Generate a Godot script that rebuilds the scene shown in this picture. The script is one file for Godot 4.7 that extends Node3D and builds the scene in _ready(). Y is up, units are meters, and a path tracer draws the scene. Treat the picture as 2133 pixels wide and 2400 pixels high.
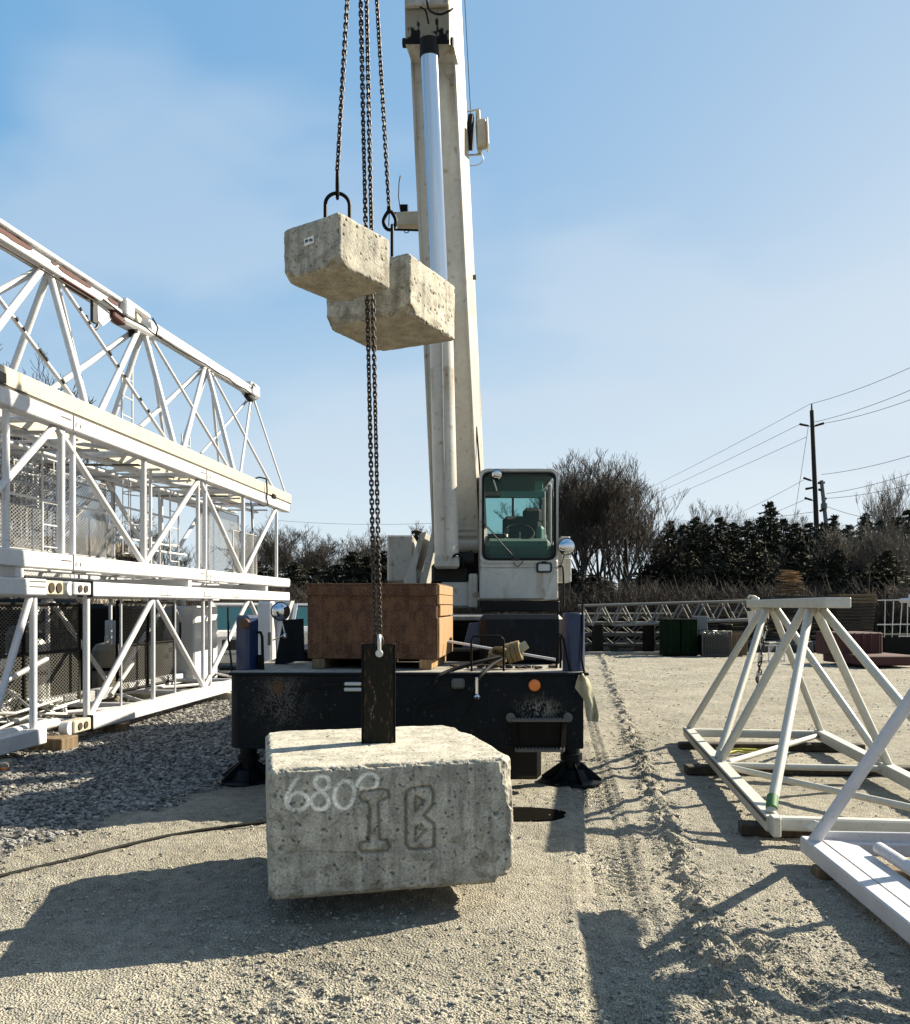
extends Node3D

# ---------------------------------------------------------------- geometry
class Geo:
	var v := PackedVector3Array()
	var n := PackedVector3Array()
	var c := PackedColorArray()
	var x := PackedInt32Array()
	var col := Color(1, 1, 1)

	func add(p: Vector3, m: Vector3) -> int:
		v.append(p)
		n.append(m)
		c.append(col)
		return v.size() - 1

	func face(a: int, b: int, d: int) -> void:
		# clockwise front faces, judged by the normals given
		var g := (v[b] - v[a]).cross(v[d] - v[a])
		if g.dot(n[a] + n[b] + n[d]) > 0.0:
			x.append_array(PackedInt32Array([a, d, b]))
		else:
			x.append_array(PackedInt32Array([a, b, d]))

	func poly(pts: Array, out: Vector3) -> void:
		var m := Vector3.ZERO
		for i in range(1, pts.size() - 1):
			m += (pts[i] - pts[0]).cross(pts[i + 1] - pts[0])
		if m.length() < 1e-14:
			return
		m = m.normalized()
		if m.dot(out) < 0.0:
			m = -m
		var first := v.size()
		for p in pts:
			add(p, m)
		for i in range(1, pts.size() - 1):
			face(first, first + i, first + i + 1)

	func box(o: Vector3, size: Vector3, bs := Basis(), bev := 0.0) -> void:
		var h := size * 0.5
		var b := minf(bev, minf(h.x, minf(h.y, h.z)) * 0.8)
		var pt := func(s: Vector3, axis: int) -> Vector3:
			var p := Vector3(s.x * (h.x - b), s.y * (h.y - b), s.z * (h.z - b))
			p[axis] = s[axis] * h[axis]
			return o + bs * p
		for i in 3:
			var j := (i + 1) % 3
			var k := (i + 2) % 3
			for s in [-1.0, 1.0]:
				var q := []
				for e in [[-1.0, -1.0], [1.0, -1.0], [1.0, 1.0], [-1.0, 1.0]]:
					var sg := Vector3.ZERO
					sg[i] = s
					sg[j] = e[0]
					sg[k] = e[1]
					q.append(pt.call(sg, i))
				var out := Vector3.ZERO
				out[i] = s
				poly(q, bs * out)
		if b <= 0.0:
			return
		for i in 3:
			var j := (i + 1) % 3
			var k := (i + 2) % 3
			for s in [-1.0, 1.0]:
				for t in [-1.0, 1.0]:
					var a := Vector3.ZERO
					a[i] = s
					a[j] = t
					a[k] = -1.0
					var d := a
					d[k] = 1.0
					var out := a
					out[k] = 0.0
					poly([pt.call(a, i), pt.call(d, i), pt.call(d, j), pt.call(a, j)], bs * out)
		for sx in [-1.0, 1.0]:
			for sy in [-1.0, 1.0]:
				for sz in [-1.0, 1.0]:
					var s := Vector3(sx, sy, sz)
					poly([pt.call(s, 0), pt.call(s, 1), pt.call(s, 2)], bs * s)

	# square beam from a to b; w across, h along "up"
	func bar(a: Vector3, b: Vector3, w: float, h: float, up := Vector3.UP, bev := 0.0) -> void:
		var d := (b - a).normalized()
		var s := d.cross(up)
		if s.length() < 0.01:
			s = d.cross(Vector3(1, 0, 0.1))
		s = s.normalized()
		var u := s.cross(d).normalized()
		box((a + b) * 0.5, Vector3(w, h, a.distance_to(b)), Basis(s, u, d), bev)

	func tube(a: Vector3, b: Vector3, r: float, r2 := -1.0, k := 10, caps := true) -> void:
		if r2 < 0.0:
			r2 = r
		var d := (b - a).normalized()
		var s := d.cross(Vector3.UP if absf(d.y) < 0.9 else Vector3.RIGHT).normalized()
		var t := s.cross(d)
		var first := v.size()
		for i in k:
			var g := TAU * i / k
			var m := s * cos(g) + t * sin(g)
			add(a + m * r, m)
			add(b + m * r2, m)
		for i in k:
			var p := first + 2 * i
			var q := first + 2 * ((i + 1) % k)
			face(p, q, q + 1)
			face(p, q + 1, p + 1)
		if caps:
			var ca := []
			var cb := []
			for i in k:
				ca.append(v[first + 2 * i])
				cb.append(v[first + 2 * i + 1])
			poly(ca, -d)
			poly(cb, d)

	func path(pts: Array, r: float, k := 6, closed := false) -> void:
		var cnt := pts.size()
		var first := v.size()
		var s := Vector3.ZERO
		for i in cnt:
			var a: Vector3 = pts[(i - 1 + cnt) % cnt] if closed or i > 0 else pts[i]
			var b: Vector3 = pts[(i + 1) % cnt] if closed or i < cnt - 1 else pts[i]
			var d := (b - a).normalized()
			if i == 0:
				s = d.cross(Vector3.UP if absf(d.y) < 0.9 else Vector3.RIGHT).normalized()
			else:
				s = (s - d * s.dot(d)).normalized()
			var t := s.cross(d)
			for j in k:
				var g := TAU * j / k
				var m := s * cos(g) + t * sin(g)
				add(pts[i] + m * r, m)
		for i in (cnt if closed else cnt - 1):
			var p := first + i * k
			var q := first + ((i + 1) % cnt) * k
			for j in k:
				var j2 := (j + 1) % k
				face(p + j, q + j, q + j2)
				face(p + j, q + j2, p + j2)

	# the same, rounded through the points
	func hose(raw: Array, r: float, k := 6) -> void:
		var out := []
		for i in raw.size() - 1:
			var p0: Vector3 = raw[maxi(i - 1, 0)]
			var p1: Vector3 = raw[i]
			var p2: Vector3 = raw[i + 1]
			var p3: Vector3 = raw[mini(i + 2, raw.size() - 1)]
			for t in 6:
				out.append(p1.cubic_interpolate(p2, p0, p3, t / 6.0))
		out.append(raw[raw.size() - 1])
		path(out, r, k)

	# profile: pairs (radius, distance along axis)
	func lathe(o: Vector3, axis: Vector3, prof: Array, k := 20) -> void:
		axis = axis.normalized()
		var s := axis.cross(Vector3.UP if absf(axis.y) < 0.9 else Vector3.RIGHT).normalized()
		var t := s.cross(axis)
		for e in prof.size() - 1:
			var p: Vector2 = prof[e]
			var q: Vector2 = prof[e + 1]
			var m2 := Vector2(q.y - p.y, -(q.x - p.x))
			if m2.length() < 1e-9:
				continue
			m2 = m2.normalized()
			var first := v.size()
			for i in k:
				var g := TAU * i / k
				var d := s * cos(g) + t * sin(g)
				var m := d * m2.x + axis * m2.y
				add(o + d * p.x + axis * p.y, m)
				add(o + d * q.x + axis * q.y, m)
			for i in k:
				var a := first + 2 * i
				var b := first + 2 * ((i + 1) % k)
				face(a, b, b + 1)
				face(a, b + 1, a + 1)

	# flat outline pushed along ext
	func prism(pts: Array, ext: Vector3) -> void:
		var m := Vector3.ZERO
		var mid := Vector3.ZERO
		for i in range(1, pts.size() - 1):
			m += (pts[i] - pts[0]).cross(pts[i + 1] - pts[0])
		m = m.normalized()
		for p in pts:
			mid += p / pts.size()
		var s: Vector3 = (pts[1] - pts[0]).normalized()
		var t := m.cross(s)
		var flat := PackedVector2Array()
		for p in pts:
			flat.append(Vector2((p - pts[0]).dot(s), (p - pts[0]).dot(t)))
		var tri := Geometry2D.triangulate_polygon(flat)
		var out := m if m.dot(ext) > 0.0 else -m
		for i in range(0, tri.size(), 3):
			poly([pts[tri[i]], pts[tri[i + 1]], pts[tri[i + 2]]], -out)
			poly([pts[tri[i]] + ext, pts[tri[i + 1]] + ext, pts[tri[i + 2]] + ext], out)
		var turn := 0.0
		for i in flat.size():
			turn += flat[i].cross(flat[(i + 1) % flat.size()])
		for i in pts.size():
			var a: Vector3 = pts[i]
			var b: Vector3 = pts[(i + 1) % pts.size()]
			poly([a, b, b + ext, a + ext], (b - a).cross(m) * signf(turn))

	# rectangle of points, smooth
	func sheet(nu: int, nv: int, pts: PackedVector3Array, cols: PackedColorArray, out: Vector3) -> void:
		var first := v.size()
		var o := (nv / 2) * nu + nu / 2   # judged in the middle: the rim may be rounded
		var g := (pts[o] - pts[o - 1]).cross(pts[o] - pts[o - nu])
		var flip := g.dot(out) > 0.0
		for j in nv:
			for i in nu:
				var a := pts[j * nu + maxi(i - 1, 0)]
				var b := pts[j * nu + mini(i + 1, nu - 1)]
				var d := pts[maxi(j - 1, 0) * nu + i]
				var e := pts[mini(j + 1, nv - 1) * nu + i]
				var m := (b - a).cross(e - d).normalized()
				v.append(pts[j * nu + i])
				n.append(m if flip else -m)
				c.append(cols[j * nu + i] if cols.size() else col)
		var quad := PackedInt32Array()
		quad.resize((nu - 1) * (nv - 1) * 6)
		var w := 0
		for j in nv - 1:
			for i in nu - 1:
				var a := first + j * nu + i
				quad[w] = a
				quad[w + 1] = a + nu if flip else a + 1
				quad[w + 2] = a + 1 if flip else a + nu
				quad[w + 3] = a + 1
				quad[w + 4] = a + nu if flip else a + nu + 1
				quad[w + 5] = a + nu + 1 if flip else a + nu
				w += 6
		x.append_array(quad)

	func mesh(origin := Vector3.ZERO) -> ArrayMesh:
		var arr := []
		arr.resize(Mesh.ARRAY_MAX)
		var vv := v
		if origin != Vector3.ZERO:
			vv = Transform3D(Basis(), -origin) * v
		arr[Mesh.ARRAY_VERTEX] = vv
		arr[Mesh.ARRAY_NORMAL] = n
		arr[Mesh.ARRAY_COLOR] = c
		arr[Mesh.ARRAY_INDEX] = x
		var m := ArrayMesh.new()
		m.add_surface_from_arrays(Mesh.PRIMITIVE_TRIANGLES, arr)
		return m

# ---------------------------------------------------------------- things, parts
var used := {}
var M := {}
var rng := RandomNumberGenerator.new()
const EYE := 1.6

func V(x: float, h: float, d: float) -> Vector3:   # right, up, away
	return Vector3(x, h, -d)

func at(px: float, py: float, d: float) -> Vector3:   # a point measured on the photograph, d metres away
	return V((px - 1066.0) / 2050.0 * d, EYE - (py - 1420.0) / 2050.0 * d, d)

func numbered(called: String) -> String:
	used[called] = used.get(called, -1) + 1
	return called if used[called] == 0 else "%s_%03d" % [called, used[called]]

func tag(o: Node3D, label: String, category: String, group := "", kind := "") -> void:
	if label: o.set_meta("label", label)
	if category: o.set_meta("category", category)
	if group: o.set_meta("group", group)
	if kind: o.set_meta("kind", kind)

func thing(called: String, label: String, category: String, where: Vector3, group := "") -> Node3D:
	var o := Node3D.new()
	o.name = numbered(called)
	o.position = where
	add_child(o, true)
	tag(o, label, category, group)
	return o

func origin_of(o: Node3D) -> Vector3:
	var p := Vector3.ZERO
	while o != self:
		p += o.position
		o = o.get_parent()
	return p

func part(called: String, g: Geo, mat: Material, parent: Node3D, label := "") -> MeshInstance3D:
	var o := MeshInstance3D.new()
	o.name = called
	o.mesh = g.mesh(origin_of(parent))
	o.material_override = mat
	parent.add_child(o, true)
	if label: o.set_meta("label", label)
	return o

func single(called: String, g: Geo, mat: Material, label: String, category: String, where: Vector3, group := "", kind := "") -> MeshInstance3D:
	var o := MeshInstance3D.new()
	o.name = numbered(called)
	o.position = where
	o.mesh = g.mesh(where)
	o.material_override = mat
	add_child(o, true)
	tag(o, label, category, group, kind)
	return o

func copies(called: String, m: Mesh, mat: Material, where: Array, cols: Array, parent: Node3D) -> MultiMeshInstance3D:
	var mm := MultiMesh.new()
	mm.transform_format = MultiMesh.TRANSFORM_3D
	mm.use_colors = cols.size() > 0
	mm.mesh = m
	mm.instance_count = where.size()
	for i in where.size():
		mm.set_instance_transform(i, where[i])
		if cols.size(): mm.set_instance_color(i, cols[i])
	var o := MultiMeshInstance3D.new()
	o.name = called
	o.multimesh = mm
	o.material_override = mat
	o.set_meta("kind", "stuff")
	parent.add_child(o, true)
	return o

# ---------------------------------------------------------------- textures, materials
func noise(sd: int, freq: float, oct := 4, kind := FastNoiseLite.TYPE_SIMPLEX_SMOOTH) -> FastNoiseLite:
	var f := FastNoiseLite.new()
	f.seed = sd
	f.frequency = freq
	f.noise_type = kind
	f.fractal_octaves = oct
	if oct == 1: f.fractal_type = FastNoiseLite.FRACTAL_NONE
	return f

func layer(f: FastNoiseLite, s: int) -> PackedByteArray:
	var im := f.get_seamless_image(s, s)
	im.convert(Image.FORMAT_L8)
	return im.get_data()

func texture(s: int, fn: Callable) -> ImageTexture:   # fn(i) gives a colour for pixel i
	var b := PackedByteArray()
	b.resize(s * s * 3)
	for i in s * s:
		var q: Color = fn.call(i)
		b[3 * i] = clampi(int(q.r * 255.0), 0, 255)
		b[3 * i + 1] = clampi(int(q.g * 255.0), 0, 255)
		b[3 * i + 2] = clampi(int(q.b * 255.0), 0, 255)
	return ImageTexture.create_from_image(Image.create_from_data(s, s, false, Image.FORMAT_RGB8, b))

func gray(s: int, b: PackedByteArray) -> ImageTexture:
	return ImageTexture.create_from_image(Image.create_from_data(s, s, false, Image.FORMAT_L8, b))

func mat(called: String, base: Color, rough: float, metal := 0.0, tex: Texture2D = null, size := 1.0, bump: Texture2D = null, cm := 0.0, tinted := false) -> StandardMaterial3D:
	var m := StandardMaterial3D.new()
	m.resource_name = called
	base = base * (0.86 if metal < 0.5 else 1.0)
	base.a = 1.0
	m.albedo_color = base.linear_to_srgb()
	m.roughness = rough
	m.metallic = metal
	m.vertex_color_use_as_albedo = tinted
	if tex or bump:
		m.uv1_triplanar = true
		m.uv1_scale = Vector3.ONE / size
		m.uv1_triplanar_sharpness = 4.0
	if tex: m.albedo_texture = tex
	if bump:
		m.heightmap_enabled = true
		m.heightmap_texture = bump
		m.heightmap_scale = cm
	M[called] = m
	return m

func make_materials() -> void:
	var s := 512
	var big := layer(noise(1, 0.006, 4), s)
	var fine := layer(noise(2, 0.06, 4), s)
	var spot := layer(noise(3, 0.03, 2), s)
	var cell := layer(noise(4, 0.05, 1, FastNoiseLite.TYPE_CELLULAR), s)
	var streak_src := layer(noise(5, 0.02, 4), s)
	# streaks run down: stretch the rows
	var streak := PackedByteArray()
	streak.resize(s * s)
	for y in s:
		for x in s:
			streak[y * s + x] = streak_src[int(y / 10.0) * s + x]
	var conc := texture(s, func(i: int) -> Color:
		var a := 0.80 + 0.22 * (big[i] / 255.0 - 0.5) + 0.24 * (fine[i] / 255.0 - 0.5)
		a *= 0.84 if spot[i] > 205 else 1.0
		a *= 0.66 if cell[i] < 12 and big[(i * 3) % (s * s)] > 135 else 1.0
		return Color(a, a * 0.985, a * 0.95))
	var conc_h := PackedByteArray()
	conc_h.resize(s * s)
	for i in s * s:
		conc_h[i] = clampi(int(150 + 0.35 * (fine[i] - 128) + (-70 if cell[i] < 13 and big[(i * 3) % (s * s)] > 135 else 0)), 0, 255)
	var conc_ht := gray(s, conc_h)
	var paint := texture(s, func(i: int) -> Color:
		var a := 0.95 + 0.06 * (big[i] / 255.0 - 0.5)
		var g := clampf((streak[i] - 150) / 90.0, 0, 1) * 0.16 + clampf((fine[i] - 205) / 40.0, 0, 1) * 0.12
		return Color(a - g * 0.8, a - g, a - g * 1.25))
	var grime := texture(s, func(i: int) -> Color:
		var a := 0.95 + 0.08 * (big[i] / 255.0 - 0.5) + 0.05 * (fine[i] / 255.0 - 0.5)
		var g := clampf((spot[i] - 185) / 50.0, 0, 1) * 0.14 + clampf((fine[i] - 200) / 40.0, 0, 1) * clampf((big[i] - 130) / 60.0, 0, 1) * 0.35
		return Color(a - g * 0.7, a - g * 0.95, a - g * 1.2))
	var worn := texture(s, func(i: int) -> Color:
		var a := 0.92 + 0.10 * (big[i] / 255.0 - 0.5) + 0.07 * (fine[i] / 255.0 - 0.5)
		var g := clampf((streak[i] - 150) / 90.0, 0, 1) * 0.20 + clampf((spot[i] - 190) / 40.0, 0, 1) * 0.22
		return Color(a - g * 0.75, a - g * 0.95, a - g * 1.25))
	var rust := texture(s, func(i: int) -> Color:
		var k := fine[i] / 255.0
		var g := big[i] / 255.0
		var q := Color(0.86, 0.82, 0.76).lerp(Color(0.56, 0.47, 0.40), clampf((k - 0.40 - 0.35 * (0.5 - streak[i] / 255.0) - 0.4 * (g - 0.5)) * 4.0, 0, 1))
		return q.lerp(Color(0.92, 0.86, 0.78), clampf((g - 0.5) * 2.0, 0, 1) * 0.6))
	var wood := texture(s, func(i: int) -> Color:
		var k := streak[i] / 255.0
		var f := fine[i] / 255.0
		var a := 0.72 + 0.30 * (k - 0.5) + 0.18 * (f - 0.5)
		return Color(a, a * 0.93, a * 0.84))
	var navy := texture(s, func(i: int) -> Color:
		var a := 0.50 + 0.16 * (big[i] / 255.0 - 0.5)
		var k := clampf((streak[i] - 165) / 60.0, 0, 1) * 0.25 + (0.28 if cell[i] < 14 else 0.0)
		return Color(a + k, a + k, a + k * 0.9))
	var g1 := layer(noise(11, 0.012, 5), s)
	var g2 := layer(noise(12, 0.11, 3), s)
	var g3 := layer(noise(13, 0.09, 1, FastNoiseLite.TYPE_CELLULAR), s)
	var soil := texture(s, func(i: int) -> Color:
		var a := 0.80 + 0.20 * (g1[i] / 255.0 - 0.5) + 0.55 * (g2[i] / 255.0 - 0.5)
		a *= 0.62 if g3[i] < 30 else 1.0
		a *= 1.14 if g2[i] > 200 else 1.0
		return Color(a, a * 0.995, a * 0.98))
	var soil_h := PackedByteArray()
	soil_h.resize(s * s)
	for i in s * s:
		soil_h[i] = clampi(int(0.35 * g1[i] + 0.55 * g2[i] + (30 if g3[i] > 120 else 0)), 0, 255)
	var soil_ht := gray(s, soil_h)
	mat("soil", Color(0.56, 0.52, 0.43), 0.95, 0.0, soil, 0.8, soil_ht, 3.2, true)
	mat("clod", Color(0.33, 0.305, 0.245), 0.95, 0.0, null, 1.0, null, 0.0, true)
	mat("stone", Color(0.205, 0.195, 0.175), 0.9, 0.0, null, 1.0, null, 0.0, true)
	mat("concrete", Color(1.6, 1.575, 1.49), 0.92, 0.0, conc, 0.55, conc_ht, 0.6, true)
	mat("white_paint", Color(0.66, 0.66, 0.67), 0.42, 0.0, grime, 1.3, null, 0.0)
	mat("cream_paint", Color(0.54, 0.49, 0.375), 0.5, 0.0, grime, 0.9, null, 0.0)
	mat("crane_paint", Color(0.46, 0.447, 0.40), 0.42, 0.0, worn, 2.6, null, 0.0)
	mat("crane_white", Color(0.58, 0.565, 0.515), 0.38, 0.0, worn, 2.2, null, 0.0)
	mat("truss_white", Color(0.60, 0.60, 0.63), 0.45, 0.0, grime, 1.1)
	mat("truss_paint", Color(0.58, 0.565, 0.49), 0.5, 0.0, grime, 0.7, null, 0.0)
	mat("red_primer", Color(0.075, 0.012, 0.009), 0.75, 0.0, worn, 0.4, null, 0.0)
	mat("navy", Color(0.014, 0.024, 0.040), 0.5, 0.0, navy, 0.7).metallic_specular = 0.28
	mat("worn_navy", Color(1, 1, 1), 0.55, 0.0, null, 1.0, null, 0.0, true).metallic_specular = 0.28
	mat("blue", Color(0.004, 0.024, 0.090), 0.42, 0.0, worn, 0.5, null, 0.0)
	mat("black_steel", Color(0.012, 0.010, 0.008), 0.5, 0.0, navy, 0.5).metallic_specular = 0.25
	mat("rubber", Color(0.008, 0.008, 0.008), 0.7).metallic_specular = 0.3
	mat("grease", Color(0.008, 0.007, 0.006), 0.5).metallic_specular = 0.3
	mat("mesh_grey", Color(0.30, 0.30, 0.30), 0.6)
	mat("chain_steel", Color(0.045, 0.035, 0.028), 0.5, 0.55)
	mat("galvanised", Color(0.50, 0.50, 0.47), 0.45, 0.7)
	mat("chrome", Color(0.56, 0.60, 0.66), 0.10, 1.0)
	mat("rust_board", Color(0.19, 0.100, 0.055), 0.85, 0.0, rust, 0.5, conc_ht, 0.4)
	mat("orange_wood", Color(0.66, 0.44, 0.235), 0.8, 0.0, wood, 0.4, null, 0.0)
	mat("timber", Color(0.30, 0.24, 0.165), 0.9, 0.0, wood, 0.5, null, 0.0)
	mat("old_timber", Color(0.085, 0.072, 0.056), 0.9, 0.0, wood, 0.5, null, 0.0)
	mat("amber", Color(0.75, 0.20, 0.03), 0.3)
	mat("dull_amber", Color(0.16, 0.10, 0.055), 0.8, 0.0, rust, 0.05, null, 0.0)
	mat("lamp_glass", Color(0.5, 0.51, 0.5), 0.15)
	mat("dark_trim", Color(0.012, 0.012, 0.012), 0.5)
	mat("cab_inside", Color(0.018, 0.03, 0.028), 0.8)
	mat("teal_trim", Color(0.10, 0.27, 0.22), 0.6)
	mat("dash", Color(0.05, 0.12, 0.095), 0.7)
	mat("dust", Color(0.42, 0.41, 0.38), 0.9, 0.0, conc, 0.4, null, 0.0)
	mat("tarp", Color(0.50, 0.47, 0.33), 0.85, 0.0, worn, 0.3, conc_ht, 0.8)
	mat("strap", Color(0.42, 0.35, 0.20), 0.9, 0.0, wood, 0.2, null, 0.0)
	mat("yellow_strap", Color(0.62, 0.55, 0.10), 0.8)
	mat("green_paint", Color(0.015, 0.050, 0.016), 0.7, 0.0, navy, 1.0).metallic_specular = 0.2
	mat("mast_grey", Color(0.19, 0.185, 0.17), 0.6, 0.3)
	mat("red_paint", Color(0.075, 0.013, 0.009), 0.7, 0.0, worn, 0.8, null, 0.0)
	mat("dull_steel", Color(0.11, 0.105, 0.092), 0.7, 0.2)
	mat("grey_sheet", Color(0.13, 0.145, 0.15), 0.6)
	mat("beige_wall", Color(0.36, 0.32, 0.25), 0.85, 0.0, worn, 2.0, null, 0.0)
	mat("pole_wood", Color(0.055, 0.048, 0.036), 0.9, 0.0, wood, 0.6, null, 0.0)
	mat("bark", Color(0.042, 0.036, 0.030), 0.95)
	mat("pale_bark", Color(0.12, 0.105, 0.085), 0.95)
	mat("twig", Color(0.052, 0.042, 0.033), 0.95)
	var needle := mat("needle", Color(0.036, 0.039, 0.018), 0.8, 0.0, null, 1.0, null, 0.0, true)
	needle.backlight_enabled = true
	needle.backlight = Color(0.03, 0.04, 0.012)
	mat("dead_grass", Color(0.055, 0.045, 0.027), 0.95, 0.0, soil, 3.0, null, 0.0)
	mat("painted_shadow", Color(0.010, 0.009, 0.007), 1.0, 0.0, soil, 0.5).metallic_specular = 0.08  # near-black tone of the painted round shadow on the sand
	mat("sticker", Color(0.80, 0.80, 0.77), 0.7)
	mat("ink", Color(0.02, 0.02, 0.02), 0.7)
	mat("seat", Color(0.016, 0.015, 0.014), 0.9)
	var g := mat("green_glass", Color(0.012, 0.065, 0.052), 0.05)
	g.transparency = BaseMaterial3D.TRANSPARENCY_ALPHA
	g.albedo_color.a = 0.20
	g.metallic_specular = 0.22
	var tg := mat("teal_glass", Color(0.45, 0.86, 0.84), 0.05)
	tg.refraction_enabled = true
	tg.refraction_scale = 0.005
	tg.albedo_color.a = 0.0
	var w := mat("car_glass", Color(0.02, 0.075, 0.09), 0.06)
	w.metallic_specular = 0.5

# ---------------------------------------------------------------- sky, camera, sun
func make_sky() -> Sky:
	var w := 1024
	var h := 512
	var im := Image.create(w, h, false, Image.FORMAT_RGBF)
	var cirrus := noise(71, 1.0, 5)
	var puff := noise(72, 1.0, 4)
	var to_sun := Vector3(cos(deg_to_rad(27.0)) * cos(deg_to_rad(32.5)), sin(deg_to_rad(32.5)), -sin(deg_to_rad(27.0)) * cos(deg_to_rad(32.5)))
	var zenith := Color(0.040, 0.096, 0.200)
	var mid := Color(0.056, 0.150, 0.262)
	var low := Color(0.262, 0.306, 0.330)
	for y in h:
		var up := (0.5 - (y + 0.5) / h) * PI
		for x in w:
			var az := (x + 0.5) / w * TAU   # the panorama starts straight ahead
			var dir := Vector3(sin(az) * cos(up), sin(up), -cos(az) * cos(up))
			var e := maxf(up, 0.0) / (PI / 2.0)
			var q := low.lerp(mid, smoothstep(0.0, 0.28, e)).lerp(zenith, smoothstep(0.20, 0.85, e))
			var a := acos(clampf(dir.dot(to_sun), -1.0, 1.0))
			q = q * lerpf(0.66, 1.0, smoothstep(2.6, 1.2, a))
			q = q.lerp(Color(0.325, 0.338, 0.346), 1.0 * exp(-pow(a / 0.86, 2.0)) * (1.0 - 0.50 * smoothstep(0.14, 0.40, e)))
			# thin high cloud, drawn out in long veils
			var p := dir / maxf(dir.y + 0.18, 0.05)
			var veil := cirrus.get_noise_3d(p.x * 0.55 + p.z * 0.30, p.z * 0.9 - p.x * 0.25, 3.0)
			var soft := puff.get_noise_3d(p.x * 1.4, p.z * 1.4, 9.0)
			var cover := smoothstep(-0.10, 0.36, veil + 0.40 * soft) * smoothstep(0.0, 0.05, e)
			q = q.lerp(Color(0.235, 0.272, 0.312), 0.42 * cover)
			im.set_pixel(x, y, q)
	var pm := PanoramaSkyMaterial.new()
	pm.panorama = ImageTexture.create_from_image(im)
	var sky := Sky.new()
	sky.sky_material = pm
	return sky

func make_view() -> void:
	var cam := Camera3D.new()
	cam.name = "camera"
	cam.projection = Camera3D.PROJECTION_FRUSTUM
	cam.near = 0.1
	cam.far = 900.0
	cam.size = 2400.0 / 2050.0 * 0.1
	cam.frustum_offset = Vector2(0.0, 220.0 / 2050.0 * 0.1)   # the photograph is cropped at its foot
	cam.position = Vector3(0, EYE, 0)
	add_child(cam)
	cam.current = true
	var env := Environment.new()
	env.background_mode = Environment.BG_SKY
	env.sky = make_sky()
	env.tonemap_mode = Environment.TONE_MAPPER_LINEAR
	env.tonemap_exposure = 2.8
	env.sdfgi_enabled = true
	env.ssao_enabled = true
	env.ssil_enabled = true
	var we := WorldEnvironment.new()
	we.name = "world_environment"
	we.environment = env
	add_child(we)
	var sun := DirectionalLight3D.new()
	sun.name = "sun"
	sun.light_energy = 1.6
	sun.light_color = Color(1.0, 0.955, 0.86)
	sun.light_angular_distance = 0.5
	sun.shadow_enabled = true
	sun.rotation = Vector3(-deg_to_rad(32.5), 0, 0)
	sun.basis = Basis.looking_at(-Vector3(cos(deg_to_rad(27.0)) * cos(deg_to_rad(32.5)), sin(deg_to_rad(32.5)), -sin(deg_to_rad(27.0)) * cos(deg_to_rad(32.5))))
	add_child(sun)

# ---------------------------------------------------------------- ground
var n_slow := noise(21, 0.35, 3)
var n_mid := noise(22, 2.2, 3)
var n_fine := noise(23, 9.0, 4)
var n_lump := noise(24, 5.0, 2)

func ground_height(x: float, d: float) -> float:
	var edge := smoothstep(2.4, 3.2, d) * (1.0 - smoothstep(28.0, 33.0, d)) * (1.0 - smoothstep(7.0, 9.0, -x)) * (1.0 - smoothstep(12.0, 14.0, x))
	if edge <= 0.0:
		return 0.0
	var rough := clampf(0.5 + 1.6 * n_slow.get_noise_2d(x * 1.6 + 40.0, d * 1.6), 0.35, 1.3)   # packed hard or loose
	var hh := 0.012 * n_slow.get_noise_2d(x, d) + 0.007 * n_mid.get_noise_2d(x, d) + 0.0105 * rough * n_fine.get_noise_2d(x, d) + 0.004 * absf(n_mid.get_noise_2d(x * 2.3 + 9.0, d * 2.3))
	# ridge of churned earth thrown up beside the wheel track
	var xr := 1.15 + 0.146 * (d - 3.73)
	var k := exp(-pow((x - xr) / 0.10, 2.0))
	hh += k * 0.055 * (n_lump.get_noise_2d(x * 1.3, d * 1.3) + 0.25 + 0.5 * maxf(0.0, sin(d * 24.0)) * n_lump.get_noise_2d(d * 3.0, x))
	# pressed wheel track with a tread print
	var xt := 0.80 + 0.118 * (d - 4.2)
	var t := (x - xt) / 0.17
	var inside := exp(-pow(t, 4.0))
	hh *= 1.0 - 0.6 * inside
	hh += inside * (-0.016 + 0.013 * sin((d + absf(t) * 0.12) * 68.0) * clampf(0.35 + 1.4 * n_slow.get_noise_2d(d * 1.5, x + 5.0), 0.0, 1.0))
	for e in [-1.05, -0.55, 0.62, 1.08]:   # grooves left by the edges of the treads
		hh -= 0.015 * exp(-pow((t - e) / 0.07, 2.0)) * (0.7 + 0.6 * n_mid.get_noise_2d(d, e))
	hh += 0.008 * exp(-pow((absf(t) - 1.25) / 0.25, 2.0))
	# a second, older track
	var x2 := 2.1 + 0.11 * (d - 5.0)
	hh += exp(-pow((x - x2) / 0.25, 4.0)) * 0.010 * sin(d * 42.0) * n_mid.get_noise_2d(x, d)
	# trodden lumpy patches
	var p1 := exp(-pow((x - 1.28) / 0.34, 2.0) - pow((d - 3.85) / 0.50, 2.0))
	var p2 := exp(-pow((x + 0.55) / 0.55, 2.0) - pow((d - 3.45) / 0.55, 2.0))
	hh += p1 * 0.085 * (n_lump.get_noise_2d(x * 0.6 + 7.0, d * 0.6) + 0.25 * n_lump.get_noise_2d(x * 1.6, d * 1.6) + 0.15) + p2 * 0.03 * n_lump.get_noise_2d(x * 1.3, d * 1.3)
	return hh * edge * (1.0 + 0.05 * d)

func gravelly(x: float, d: float) -> float:   # 1 where the grey stone lies
	var line := -2.94 + 0.42 * (d - 5.65) - 0.055 * pow(maxf(d - 5.65, 0.0), 2.0) * 0.6
	return smoothstep(0.25, -0.30, x - line + 0.35 * n_slow.get_noise_2d(x * 3.0, d * 3.0)) * smoothstep(5.0, 5.7, d - 0.35 * (x + 2.9))

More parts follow.
